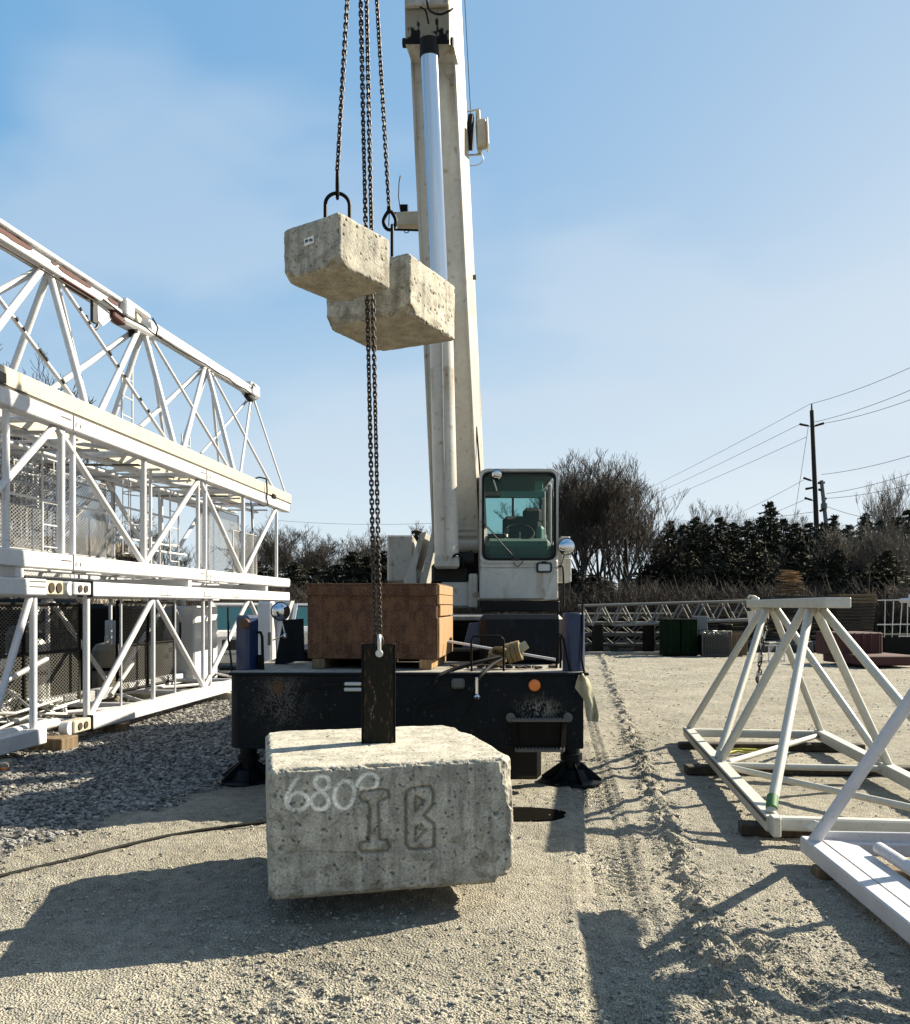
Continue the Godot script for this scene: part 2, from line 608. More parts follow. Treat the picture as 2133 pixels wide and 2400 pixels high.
func build_ground() -> void:
	var ds := PackedFloat32Array()
	var d := 2.4
	while d < 34.0:
		ds.append(d)
		d += 0.014 + 0.0042 * (d - 2.0)
	ds.append(34.0)
	var xs := PackedFloat32Array()
	var xx := 0.0
	var right := []
	while xx < 14.0:
		right.append(xx)
		xx += 0.021 + 0.013 * maxf(0.0, xx - 1.6)
	right.append(14.0)
	var left := []
	xx = -0.021
	while xx > -9.0:
		left.append(xx)
		xx -= 0.021 + 0.013 * maxf(0.0, -xx - 1.6)
	left.append(-9.0)
	left.reverse()
	for e in left: xs.append(e)
	for e in right: xs.append(e)
	var g := Geo.new()
	var pts := PackedVector3Array()
	var cols := PackedColorArray()
	var shade := noise(31, 0.8, 4)
	for dd in ds:
		for x in xs:
			pts.append(Vector3(x, ground_height(x, dd), -dd))
			var k := 0.90 + 0.24 * shade.get_noise_2d(x, dd) + 0.10 * shade.get_noise_2d(x * 5.0 + 3.0, dd * 5.0)
			var grey := gravelly(x, dd)
			var damp := 0.10 * clampf(shade.get_noise_2d(x * 0.7 + 30.0, dd * 0.7) * 2.0, 0.0, 1.0)
			cols.append(Color(k * (1.0 - damp), k * (1.0 - damp * 1.1), k * (1.0 - damp * 1.5)).lerp(Color(0.17, 0.175, 0.20), grey * 0.9))
	g.sheet(xs.size(), ds.size(), pts, cols, Vector3.UP)
	# on to the horizon, edge to edge with the fine part
	var far := [[-9.0, 14.0, -60.0, 2.4], [-9.0, 14.0, 34.0, 500.0], [-500.0, -9.0, -60.0, 2.4], [-500.0, -9.0, 2.4, 34.0], [-500.0, -9.0, 34.0, 500.0], [14.0, 500.0, -60.0, 2.4], [14.0, 500.0, 2.4, 34.0], [14.0, 500.0, 34.0, 500.0]]
	g.col = Color(0.92, 0.92, 0.92)
	for f in far:
		g.poly([V(f[0], 0, f[2]), V(f[1], 0, f[2]), V(f[1], 0, f[3]), V(f[0], 0, f[3])], Vector3.UP)
	M.soil.uv1_world_triplanar = true
	single("ground", g, M.soil, "pale sandy yard with tyre tracks and loose stones", "", Vector3.ZERO, "", "structure")
	var v := Geo.new()
	v.poly([V(-200, 0.004, 35.2), V(200, 0.004, 35.2), V(200, 0.004, 260), V(-200, 0.004, 260)], Vector3.UP)
	single("verge", v, M.dead_grass, "strip of dead brown grass under the trees", "", Vector3.ZERO, "", "structure")

func pebble(sd: int) -> Mesh:
	rng.seed = sd
	var g := Geo.new()
	var f := noise(sd, 0.9, 1)
	var k := 7
	var rows := 4
	var ring := []
	for j in rows + 1:
		var a := PI * j / rows
		var r := []
		for i in k:
			var b := TAU * i / k
			var q := Vector3(sin(a) * cos(b), cos(a) * 0.72, sin(a) * sin(b))
			r.append(q * (0.5 + 0.42 * f.get_noise_3dv(q * 1.6 + Vector3(sd, 0, 0))))
		ring.append(r)
	for j in rows:
		for i in k:
			var i2 := (i + 1) % k
			var m: Vector3 = ring[j][i] + ring[j + 1][i2]
			g.poly([ring[j][i], ring[j][i2], ring[j + 1][i2]], m)
			g.poly([ring[j][i], ring[j + 1][i2], ring[j + 1][i]], m)
	return g.mesh()

func scatter(called: String, m: Mesh, material: Material, count: int, sd: int, pick: Callable, small: float, large: float, tone: Color, spread: float, label: String, category: String) -> void:
	rng.seed = sd
	var where := []
	var cols := []
	for i in count:
		var q: Vector2 = pick.call()
		if is_nan(q.x): continue
		var s := lerpf(small, large, pow(rng.randf(), 3.0)) * (0.85 + 0.03 * q.y)
		var b := Basis.from_euler(Vector3(rng.randf_range(-0.5, 0.5), rng.randf() * TAU, rng.randf_range(-0.5, 0.5))).scaled(Vector3(s * rng.randf_range(0.8, 1.4), s * rng.randf_range(0.6, 1.0), s))
		where.append(Transform3D(b, V(q.x, ground_height(q.x, q.y) + s * 0.16, q.y)))
		var k := 1.0 + rng.randf_range(-spread, spread)
		cols.append(Color(tone.r * k, tone.g * k, tone.b * k))
	var o := copies(numbered(called), m, material, where, cols, self)
	tag(o, label, category, "", "stuff")

func build_stones() -> void:
	var p := [pebble(1), pebble(2), pebble(3)]
	for i in 3:
		scatter("loose_stones", p[i], M.clod, 15000, 40 + i, func() -> Vector2:
			var d := 2.9 + 26.0 * pow(rng.randf(), 2.4)
			var x := rng.randf_range(-0.62 * d, 0.62 * d)
			if x < -6.0 or gravelly(x, d) > 0.4: return Vector2(NAN, 0)
			if rng.randf() > clampf(0.5 + 1.6 * n_slow.get_noise_2d(x * 1.6 + 40.0, d * 1.6), 0.06, 1.0): return Vector2(NAN, 0)
			return Vector2(x, d), 0.005, 0.022, Color(1, 1, 1), 0.35, "small sand coloured stones and clods strewn over the whole yard", "stones")
	for i in 2:
		scatter("rut_clods", p[i + 1], M.clod, 1500, 50 + i, func() -> Vector2:
			var d := rng.randf_range(3.2, 11.0)
			if rng.randf() < 0.35:
				return Vector2(1.25 + rng.randfn() * 0.36, 3.85 + rng.randfn() * 0.45)
			return Vector2(1.15 + 0.146 * (d - 3.73) + rng.randfn() * 0.08, d), 0.006, 0.028, Color(0.9, 0.9, 0.9), 0.2, "clods of earth churned up along the wheel rut right of the block", "clods")
	scatter("rubble", p[0], M.clod, 1300, 60, func() -> Vector2:
		return Vector2(-0.45 + rng.randfn() * 0.42, 3.45 + rng.randfn() * 0.40), 0.006, 0.024, Color(1.1, 1.1, 1.1), 0.3, "patch of broken stones in front of the large hanging block", "rubble")
	for i in 3:
		scatter("gravel", p[i], M.stone, 26000, 70 + i, func() -> Vector2:
			var d := 5.3 + 9.5 * pow(rng.randf(), 1.5)
			var x := rng.randf_range(-6.5, -1.0)
			if gravelly(x, d) < rng.randf() * 0.9 + 0.05: return Vector2(NAN, 0)
			return Vector2(x, d), 0.018, 0.044, Color(1, 1, 1.03), 0.75, "grey crushed stone spread under the white lattice sections", "gravel")

# ---------------------------------------------------------------- concrete blocks
# a rough rounded block: cells per face side in metres, chips along the edges, corners knocked off by planes
func rough_block(size: Vector3, bs: Basis, mid: Vector3, r: float, cell: float, sd: int, chip: float, clips: Array, front: Dictionary) -> Geo:
	var g := Geo.new()
	var h := size * 0.5
	var n1 := noise(sd, 3.0, 3)
	var n2 := noise(sd + 1, 22.0, 3)
	var n3 := noise(sd + 2, 7.0, 3)
	var tone := noise(sd + 3, 2.2, 4)
	var smudge := noise(sd + 4, 9.0, 4)
	var skin := 0.43   # linear tone of clean concrete, before the texture
	for axis in 3:
		for sgn in [-1.0, 1.0]:
			var j := (axis + 1) % 3
			var k := (axis + 2) % 3
			var is_front: bool = front.size() > 0 and axis == 2 and sgn > 0.0
			var cc: float = front.cell if is_front else (0.007 if front.size() > 0 and (sgn > 0.0 or axis == 0) and axis != 2 else cell)
			var nu := int(ceil(size[j] / cc)) + 1
			var nv := int(ceil(size[k] / cc)) + 1
			var pts := PackedVector3Array()
			var cols := PackedColorArray()
			for b in nv:
				for a in nu:
					var p := Vector3.ZERO
					p[axis] = sgn * h[axis]
					p[j] = lerpf(-h[j], h[j], a / float(nu - 1))
					p[k] = lerpf(-h[k], h[k], b / float(nv - 1))
					var q := p.clamp(-h + Vector3.ONE * r, h - Vector3.ONE * r)
					var dir := (p - q).normalized()
					var base := q + dir * r
					var edge := 1.0 - maxf(absf(dir.x), maxf(absf(dir.y), absf(dir.z)))
					var disp := 0.004 * n1.get_noise_3dv(base) + 0.0016 * n2.get_noise_3dv(base)
					disp -= chip * (maxf(0.0, n3.get_noise_3dv(base * 1.3)) * 1.3 + maxf(0.0, n2.get_noise_3dv(base * 1.3)) * 0.8) * smoothstep(0.02, 0.29, edge)
					var pit := n3.get_noise_3dv(base * 4.0 + Vector3(5, 5, 5))
					if pit > 0.40: disp -= (pit - 0.40) * 0.05
					var pos := base + dir * disp
					for cl in clips:
						var nn: Vector3 = cl[0]
						var over: float = pos.dot(nn) - cl[1] - cl[2] * n3.get_noise_3dv(base * 0.8 + Vector3(3, 1, 2))
						if over > 0.0: pos -= nn * (over + 0.005 * n2.get_noise_3dv(base))
					var t := 0.97 + 0.20 * tone.get_noise_3dv(base) + 0.10 * n2.get_noise_3dv(base * 0.7)
					var col := Color(t, t * 0.985, t * 0.935)
					if pit > 0.42: col = col * 0.62
					if axis != 1:
						var run := smudge.get_noise_3d(base.x * 1.7, base.y * 0.16, base.z * 1.7)
						col = col * (1.0 - 0.36 * clampf(run * 2.0, 0.0, 1.0))
						var foot := smudge.get_noise_3d(base.x * 0.8, base.y * 1.3, base.z * 0.8 + 4.0) - 0.30 + 0.55 * clampf(0.05 - base.y / size.y, -0.5, 0.45)
						col = col.lerp(Color(0.42, 0.36, 0.27), clampf(foot * 3.0, 0.0, 0.55))
					elif sgn < 0.0:
						col = col.lerp(Color(0.80, 0.74, 0.63), 0.75)
					if is_front:
						var s0: Vector2 = front.spot.call(base)
						pos += dir * s0.x
						if s0.y > 0.0:
							col = col.lerp(Color(2.35, 2.38, 2.45), s0.y * (0.75 + 0.5 * n2.get_noise_3dv(base)))
						if s0.x < 0.0:
							col = col.lerp(Color(0.30, 0.26, 0.20), 0.75 * minf(1.0, -s0.x / 0.009))
					pts.append(mid + bs * pos)
					cols.append(Color(col.r * skin, col.g * skin, col.b * skin))
			var out := Vector3.ZERO
			out[axis] = sgn
			g.sheet(nu, nv, pts, cols, bs * out)
	return g

# writing traced as strokes, stamped on a fine raster of the face
func stamp(field: PackedFloat32Array, w: int, h: int, cell: float, line: Array, width: float, soft: float) -> void:
	for e in line.size() - 1:
		var a: Vector2 = line[e]
		var b: Vector2 = line[e + 1]
		var reach := width + soft
		for y in range(maxi(0, int((minf(a.y, b.y) - reach) / cell)), mini(h - 1, int((maxf(a.y, b.y) + reach) / cell) + 1)):
			for x in range(maxi(0, int((minf(a.x, b.x) - reach) / cell)), mini(w - 1, int((maxf(a.x, b.x) + reach) / cell) + 1)):
				var p := Vector2(x, y) * cell
				var q := Geometry2D.get_closest_point_to_segment(p, a, b)
				var k := 1.0 - smoothstep(width - soft, width + soft, p.distance_to(q))
				field[y * w + x] = maxf(field[y * w + x], k)

func smooth_line(raw: Array, closed := false) -> Array:
	var out := []
	var cnt := raw.size()
	for i in (cnt if closed else cnt - 1):
		var p0: Vector2 = raw[(i - 1 + cnt) % cnt] if closed or i > 0 else raw[i]
		var p1: Vector2 = raw[i]
		var p2: Vector2 = raw[(i + 1) % cnt]
		var p3: Vector2 = raw[(i + 2) % cnt] if closed or i < cnt - 2 else p2
		for s in 5:
			out.append(p1.cubic_interpolate(p2, p0, p3, s / 5.0))
	out.append(raw[0] if closed else raw[cnt - 1])
	return out

const BLOCK := Vector3(1.265, 0.658, 1.338)

func build_large_block() -> void:
	var yaw := -0.2217
	var bs := Basis(Vector3.UP, -yaw) * Basis(Vector3(0, 0, 1), 0.008)
	var mid := V(-0.451, 0.800 - BLOCK.y * 0.5, 5.103)
	var cell := 0.004
	var w := int(BLOCK.x / cell) + 2
	var h := int(BLOCK.y / cell) + 2
	var carve := PackedFloat32Array()
	var chalk := PackedFloat32Array()
	carve.resize(w * h)
	chalk.resize(w * h)
	# the face as measured on the photograph, in fractions of its width and height
	var f := func(px: float, py: float) -> Vector2:
		var s := (px - 68.0) / 1510.0
		var top := 400.0 - 85.0 * (px - 75.0) / 1485.0
		var foot := 1180.0 - 0.0885 * (px - 60.0)
		return Vector2(s * BLOCK.x, (py - top) / (foot - top) * BLOCK.y)
	var pts := func(raw: Array) -> Array:
		var o := []
		for i in range(0, raw.size(), 2): o.append(f.call(raw[i], raw[i + 1]))
		return o
	for l in [
		[605, 555, 625, 525, 740, 510, 780, 520, 786, 560, 735, 575, 720, 592, 725, 800, 772, 815, 790, 845, 775, 870, 620, 880, 600, 855, 610, 825, 655, 815, 664, 790, 670, 625, 660, 585, 620, 582, 605, 555],
		[890, 560, 895, 525, 930, 500, 1040, 490, 1060, 530, 1056, 600, 1000, 660, 1062, 712, 1062, 838, 1030, 856, 910, 857, 890, 830, 890, 560],
		[950, 550, 1004, 575, 945, 638, 950, 550], [950, 738, 1014, 745, 942, 812, 950, 738]]:
		stamp(carve, w, h, cell, pts.call(l), 0.0075, 0.006)
	stamp(chalk, w, h, cell, smooth_line(pts.call([252, 440, 205, 498, 178, 555, 178, 605, 212, 634, 268, 630, 302, 595, 288, 552, 245, 536, 205, 552, 184, 588])), 0.0095, 0.005)
	stamp(chalk, w, h, cell, smooth_line(pts.call([425, 500, 425, 462, 395, 438, 360, 442, 345, 478, 368, 515, 408, 555, 418, 600, 385, 630, 342, 624, 320, 588, 342, 548, 385, 520, 420, 500])), 0.0095, 0.005)
	stamp(chalk, w, h, cell, smooth_line(pts.call([512, 468, 470, 500, 458, 560, 480, 612, 520, 625, 560, 590, 578, 530, 560, 478, 512, 468]), true), 0.0095, 0.005)
	stamp(chalk, w, h, cell, smooth_line(pts.call([592, 492, 598, 472, 628, 436, 670, 420, 705, 434, 716, 465, 700, 498, 660, 514, 618, 505])), 0.009, 0.005)
	stamp(carve, w, h, cell, pts.call([940, 335, 936, 430, 942, 490]), 0.0006, 0.003)
	stamp(carve, w, h, cell, pts.call([1276, 330, 1278, 480, 1282, 640]), 0.0006, 0.003)
	stamp(carve, w, h, cell, pts.call([400, 745, 450, 720, 492, 682]), 0.001, 0.004)
	stamp(carve, w, h, cell, pts.call([165, 890, 300, 878, 480, 884, 600, 878]), 0.0004, 0.003)
	var spot := func(p: Vector3) -> Vector2:
		var i := clampi(int((p.x + BLOCK.x * 0.5) / cell + 0.5), 0, w - 1)
		var j := clampi(int((BLOCK.y * 0.5 - p.y) / cell + 0.5), 0, h - 1)
		return Vector2(-0.009 * carve[j * w + i], chalk[j * w + i])
	var clips := [
		[Vector3(0.70, -0.68, 0.20).normalized(), 0.725, 0.06],
		[Vector3(0.78, 0.20, 0.60).normalized(), 0.895, 0.03],
		[Vector3(0.85, 0.50, -0.15).normalized(), 0.71, 0.03],
		[Vector3(-0.25, -0.92, 0.30).normalized(), 0.64, 0.01],
		[Vector3(-0.5, 0.6, -0.6).normalized(), 0.86, 0.02]]
	var root := thing("concrete_block", "large concrete block with 6800 chalked and IB carved on its face, hanging low", "concrete block", V(-0.451, 0.17, 5.103), "concrete blocks hanging on chains")
	part("body", rough_block(BLOCK, bs, mid, 0.032, 0.013, 300, 0.022, clips, {"cell": 0.0042, "spot": spot}), M.concrete, root)
	# upright steel channel cast into the block
	var top := mid + Vector3(0, BLOCK.y * 0.5, 0)
	var turn := Basis(Vector3.UP, 0.10)
	var g := Geo.new()
	var ph := 0.58
	var pc := V(-0.452, 0.80, 5.16)
	g.box(pc + turn * Vector3(0, ph * 0.5 - 0.05, 0.062), Vector3(0.175, ph + 0.1, 0.012), turn, 0.003)
	var lp := part("lifting_plate", g, M.black_steel, root)
	var rub := noise(95, 14.0, 3)   # its painted face, rubbed to rust and bare steel in places
	var fp := PackedVector3Array()
	var fc := PackedColorArray()
	for b in 150:
		for a in 46:
			var s := a / 45.0
			var t := b / 149.0
			fp.append(pc + turn * Vector3(-0.0865 + 0.173 * s, 0.006 + (ph - 0.010) * t, 0.0705))
			var k := rub.get_noise_2d(s * 0.7, t * 0.5)
			var cc := Color(0.011, 0.009, 0.007).lerp(Color(0.075, 0.040, 0.022), 0.75 * smoothstep(0.34, 0.7, k + 0.40 * absf(s - 0.5) + 0.25 * maxf(0.0, 0.12 - t) * 8.0))
			var scratch := exp(-pow((s - 0.32 - 0.07 * sin(t * 17.0)) / 0.018, 2.0)) * smoothstep(0.62, 0.52, t) * smoothstep(0.2, 0.3, t)
			cc = cc.lerp(Color(0.22, 0.20, 0.17), clampf(scratch * smoothstep(-0.1, 0.3, rub.get_noise_2d(s, t * 2.0)) + 0.6 * smoothstep(0.60, 0.70, k), 0.0, 1.0))
			fc.append(cc)
	g = Geo.new()
	g.sheet(46, 150, fp, fc, turn * Vector3(0, 0, 1))
	part("painted_face", g, M.worn_navy, lp)
	for s in [-1.0, 1.0]:
		g = Geo.new()
		g.box(pc + turn * Vector3(s * 0.0935, ph * 0.5 - 0.05, 0.022), Vector3(0.012, ph + 0.1, 0.092), turn, 0.003)
		part("flange", g, M.black_steel, root)
	# shackle through the plate
	var sh := pc + turn * Vector3(0.004, ph - 0.055, 0.062)
	g = Geo.new()
	var bow := []
	for i in 13:
		var a := PI * i / 12.0
		bow.append(sh + turn * Vector3(0.0, 0.055 + 0.045 * sin(a), 0.026 * cos(a) - 0.0))
	bow.push_front(sh + turn * Vector3(0, 0.0, 0.026))
	bow.append(sh + turn * Vector3(0, 0.0, -0.026))
	g.path(bow, 0.0115, 10)
	var shackle := part("shackle", g, M.galvanised, root)
	g = Geo.new()
	g.lathe(sh + turn * Vector3(0, 0, 0.012), turn * Vector3(0, 0, 1), [Vector2(0.0, 0.030), Vector2(0.017, 0.030), Vector2(0.0225, 0.026), Vector2(0.0225, 0.002), Vector2(0.012, 0.0)], 20)
	g.tube(sh + turn * Vector3(0, 0, -0.06), sh + turn * Vector3(0, 0, 0.02), 0.010, -1, 10)
	part("pin", g, M.galvanised, shackle)

func block_up(label: String, mid: Vector3, size: Vector3, yaw: float, sd: int, loop_turn: float, loop_w: float, loop_h: float) -> Node3D:
	var bs := Basis(Vector3.UP, yaw)
	var root := thing("concrete_block", label, "concrete block", mid - Vector3(0, size.y * 0.5, 0), "concrete blocks hanging on chains")
	var clips := [[Vector3(-0.6, -0.7, 0.4).normalized(), size.length() * 0.40, 0.03], [Vector3(0.5, -0.75, -0.45).normalized(), size.length() * 0.415, 0.03], [Vector3(-0.7, -0.6, -0.3).normalized(), size.length() * 0.40, 0.02]]
	part("body", rough_block(size, bs, mid, 0.020, 0.0065, sd, 0.016, clips, {}), M.concrete, root)
	var g := Geo.new()
	var pts := []
	var t := Basis(Vector3.UP, loop_turn)
	pts.append(mid + Vector3(0, size.y * 0.5 - 0.05, 0) + t * Vector3(-loop_w, 0, 0))
	for i in 17:
		var a := PI - PI * i / 16.0
		pts.append(mid + Vector3(0, size.y * 0.5, 0) + t * Vector3(loop_w * cos(a), loop_h - loop_w + loop_w * sin(a), 0))
	pts.append(mid + Vector3(0, size.y * 0.5 - 0.05, 0) + t * Vector3(loop_w, 0, 0))
	g.path(pts, 0.0105, 10)
	part("lifting_loop", g, M.black_steel, root)
	return root

func link_mesh(r: float, pitch: float, wide: float) -> Mesh:
	var g := Geo.new()
	var pts := []
	var rr := wide * 0.5 - r
	var st := pitch * 0.5 + r - rr
	for i in 8:
		var a := PI * i / 7.0
		pts.append(Vector3(rr * cos(a), st + rr * sin(a), 0))
	for i in 8:
		var a := PI + PI * i / 7.0
		pts.append(Vector3(rr * cos(a), -st + rr * sin(a), 0))
	g.path(pts, r, 6, true)
	return g.mesh()

var chain_link: Mesh

func chain(label: String, a: Vector3, b: Vector3, sd: int) -> Node3D:
	rng.seed = sd
	var root := thing("lifting_chain", label, "chain", a, "lifting chains of the hanging blocks")
	var pitch := 0.0275
	var cnt := int(a.distance_to(b) / pitch)
	var d := (b - a).normalized()
	var s := d.cross(Vector3(0, 0, 1)).normalized()
	var t := s.cross(d)
	var spin := rng.randf()
	for i in cnt:
		spin += 0.035 + rng.randf_range(-0.03, 0.03)
		var ang := spin + (PI / 2.0 if i % 2 else 0.0) + rng.randf_range(-0.12, 0.12)
		var sx := s * cos(ang) + t * sin(ang)
		var m := MeshInstance3D.new()
		m.name = "link"
		m.mesh = chain_link
		m.material_override = M.chain_steel
		m.transform = Transform3D(Basis(sx, d, sx.cross(d)), d * pitch * (i + 0.5))
		root.add_child(m, true)
	return root

func build_rigging() -> void:
	chain_link = link_mesh(0.0052, 0.0275, 0.030)
	build_large_block()
	var lm := V(-0.667, 3.56, 4.962)
	var left := block_up("smaller square concrete block with a white label, left of the pair hanging high", lm, Vector3(0.444, 0.292, 0.420), deg_to_rad(55.5), 320, 0.12, 0.068, 0.235)
	# paper label on the shaded face
	var face := Basis(Vector3.UP, deg_to_rad(55.5) - PI / 2.0)
	var g := Geo.new()
	var out := face * Vector3(0, 0, 1)
	var along := face * Vector3(1, 0, 0)
	var c0 := lm + out * (0.222 + 0.006) + along * 0.0 + Vector3(0, 0.032, 0)
	g.box(c0, Vector3(0.072, 0.040, 0.003), face * Basis(Vector3(0, 0, 1), 0.06))
	var lab := part("label", g, M.sticker, left)
	g = Geo.new()
	rng.seed = 5
	for i in 7:
		if i == 3: continue
		g.box(c0 + out * 0.003 + along * (-0.024 + 0.008 * i) + Vector3(0, rng.randf_range(-0.002, 0.004), 0), Vector3(0.0045, rng.randf_range(0.010, 0.016), 0.002), face * Basis(Vector3(0, 0, 1), rng.randf_range(-0.3, 0.3)))
	part("print", g, M.ink, lab)
	var rm := V(-0.41, 3.553, 5.70)
	block_up("larger square concrete block, lower and right of the pair hanging high", rm, Vector3(0.62, 0.372, 0.615), deg_to_rad(63.3), 340, PI / 2.0 + 0.08, 0.07, 0.335)
	# the long twin chain of the big block
	var hook := V(-0.452, 1.335, 5.11)
	chain("left run of the long twin chain that carries the large block", hook + Vector3(-0.016, 0.065, 0), V(-0.592, 6.4, 5.24), 1)
	chain("right run of the long twin chain that carries the large block", hook + Vector3(0.016, 0.065, 0), V(-0.556, 6.4, 5.24), 2)
	# ring and grab hooks that join the twin chain to the shackle
	var ring := thing("chain_ring", "twisted steel ring joining the long twin chain to the large block's shackle", "ring", hook)
	g = Geo.new()
	var loop := []
	for i in 20:
		var a := TAU * i / 20.0
		loop.append(hook + Vector3(0.030 * sin(a), 0.022 + 0.048 * cos(a), 0.004 * sin(2.0 * a)))
	g.path(loop, 0.0085, 8, true)
	part("ring", g, M.chain_steel, ring)
	for s in [-1.0, 1.0]:
		g = Geo.new()
		var bend := []
		for i in 15:
			var a := -0.6 + 5.2 * i / 14.0
			bend.append(hook + Vector3(s * (0.012 + 0.020 * sin(a)), 0.055 + 0.035 * cos(a), 0.015 * s))
		g.path(bend, 0.0075, 8)
		part("grab_hook", g, M.chain_steel, ring)
	# single chains of the upper pair
	var lt := lm + Vector3(0, 0.146 + 0.225, 0)
	var l0 := lt + Vector3(0.0, 0.14, 0.0)
	chain("single chain that carries the smaller block with the label", l0, V(-0.56, 6.4, 5.13), 3)
	var mk := thing("chain_hook", "long oval link on the loop of the smaller block", "hook", lt)
	g = Geo.new()
	var oval := []
	for i in 20:
		var a := TAU * i / 20.0
		oval.append(lt + Vector3(0.006 * sin(a), 0.06 + 0.082 * cos(a), 0.021 * sin(a)))
	g.path(oval, 0.0085, 8, true)
	part("link", g, M.black_steel, mk)
	var rt := rm + Vector3(0, 0.186 + 0.335, 0)
	var r0 := rt + Vector3(-0.02, 0.125, 0)
	chain("single chain that carries the larger block of the upper pair", r0, V(-0.545, 6.4, 5.38), 4)
	var rk := thing("chain_hook", "drop shaped safety hook on the loop of the larger upper block", "hook", rt)
	g = Geo.new()
	var drop := []
	for i in 22:
		var a := TAU * i / 22.0
		var ww := 0.041 * sin(a) * (1.0 - 0.45 * maxf(0.0, cos(a)))
		drop.append(rt + Vector3(ww - 0.016, 0.038 + 0.062 * cos(a), 0.0))
	g.path(drop, 0.012, 8, true)
	g.tube(rt + Vector3(-0.018, 0.09, 0), rt + Vector3(-0.02, 0.128, 0), 0.018, 0.014, 10)
	part("hook_body", g, M.black_steel, rk)
	g = Geo.new()
	g.bar(rt + Vector3(-0.018, 0.086, 0), rt + Vector3(-0.022, 0.0, 0.0), 0.010, 0.006)
	part("latch", g, M.chain_steel, rk)
	# hook block above the frame
	var hb := V(-0.57, 6.45, 5.24)
	var b := thing("hook_block", "hook block holding all chains above the picture", "hook block", hb)
	g = Geo.new()
	g.box(hb + Vector3(0, 0.55, 0), Vector3(0.30, 0.62, 0.34), Basis(), 0.05)
	part("cheek_plates", g, M.cream_paint, b)
	g = Geo.new()
	var hk := []
	for i in 16:
		var a := -0.4 + 4.2 * i / 15.0
		hk.append(hb + Vector3(0.10 * cos(a), 0.06 + 0.10 * sin(a), 0))
	g.path(hk, 0.035, 8)
	g.tube(hb + Vector3(0, 0.14, 0), hb + Vector3(0, 0.3, 0), 0.04)
	part("hook", g, M.black_steel, b)
	for s in [-0.1, 0.1]:
		g = Geo.new()
		g.tube(hb + Vector3(s, 0.8, 0), V(-0.75 + s, 26.0, 6.2), 0.011, -1, 6)
		part("rope", g, M.chain_steel, b)

# ---------------------------------------------------------------- mobile crane
func ring_frame(g: Geo, o: Vector3, bs: Basis, w: float, h: float, r: float, bw: float, depth: float) -> void:
	# rounded rectangular frame
	var pts := []
	for q in [[1, 1, 0.0], [-1, 1, 90.0], [-1, -1, 180.0], [1, -1, 270.0]]:
		for i in 6:
			var a := deg_to_rad(q[2] + 90.0 * i / 5.0)
			pts.append(Vector2(q[0] * (w * 0.5 - r) + r * cos(a), q[1] * (h * 0.5 - r) + r * sin(a)))
	var cnt := pts.size()
	for i in cnt:
		var a: Vector2 = pts[i]
		var b: Vector2 = pts[(i + 1) % cnt]
		var ia := a * Vector2((w - 2.0 * bw) / w, (h - 2.0 * bw) / h)
		var ib := b * Vector2((w - 2.0 * bw) / w, (h - 2.0 * bw) / h)
		var f := Vector3(0, 0, depth * 0.5)
		var A := Vector3(a.x, a.y, 0)
		var B := Vector3(b.x, b.y, 0)
		var C := Vector3(ib.x, ib.y, 0)
		var D := Vector3(ia.x, ia.y, 0)
		g.poly([o + bs * (A + f), o + bs * (B + f), o + bs * (C + f), o + bs * (D + f)], bs * Vector3(0, 0, 1))
		g.poly([o + bs * (A - f), o + bs * (B - f), o + bs * (C - f), o + bs * (D - f)], bs * Vector3(0, 0, -1))
		g.poly([o + bs * (A + f), o + bs * (B + f), o + bs * (B - f), o + bs * (A - f)], bs * (A + B))
		g.poly([o + bs * (D + f), o + bs * (C + f), o + bs * (C - f), o + bs * (D - f)], bs * -(A + B))

func disc_mirror(parent: Node3D, o: Vector3, r: float, facing: Vector3, called := "mirror") -> void:
	var g := Geo.new()
	var prof := []
	for i in 7:
		var a := 0.62 * i / 6.0
		prof.append(Vector2(r * sin(a) / sin(0.62), (cos(a) - cos(0.62)) * r * 1.6))
	prof.reverse()
	g.lathe(o, facing, prof, 28)
	# smooth dome
	for i in g.v.size():
		var q := g.v[i] - o
		var ax := facing.normalized()
		g.n[i] = (q + ax * r * 1.35).normalized()
	var m := part(called, g, M.chrome, parent)
	g = Geo.new()
	g.lathe(o, facing, [Vector2(r * 0.6, -0.03), Vector2(r * 1.04, -0.004), Vector2(r * 1.05, 0.006), Vector2(r * 0.99, 0.006)], 28)
	part("housing", g, M.dark_trim, m)

func jack(parent: Node3D, x: float, d: float, r: float, top: float) -> void:
	var g := Geo.new()
	g.tube(V(x, 0.08, d), V(x, top, d), 0.075, 0.085, 18)
	g.tube(V(x, 0.20, d), V(x, 0.26, d), 0.10, 0.10, 18)
	var leg := part("outrigger_jack", g, M.navy, parent)
	g = Geo.new()
	g.lathe(V(x, 0.0, d), Vector3.UP, [Vector2(0.0, 0.004), Vector2(r, 0.004), Vector2(r, 0.020), Vector2(r * 0.60, 0.040), Vector2(r * 0.42, 0.12), Vector2(r * 0.30, 0.13), Vector2(0.0, 0.13)], 24)
	part("foot_pad", g, M.navy, leg)
	for i in 6:
		g = Geo.new()
		var a := TAU * i / 6.0 + 0.3
		var e := Vector3(cos(a), 0, sin(a))
		var s := Vector3(-sin(a), 0, cos(a)) * 0.010
		var o := V(x, 0, d)
		g.prism([o + e * 0.07 + Vector3(0, 0.03, 0) - s * 0.5, o + e * r * 0.96 + Vector3(0, 0.026, 0) - s * 0.5, o + e * r * 0.96 + Vector3(0, 0.045, 0) - s * 0.5, o + e * 0.08 + Vector3(0, 0.19, 0) - s * 0.5], s)
		part("gusset", g, M.navy, leg)

const F := 7.25   # distance of the carrier's end face

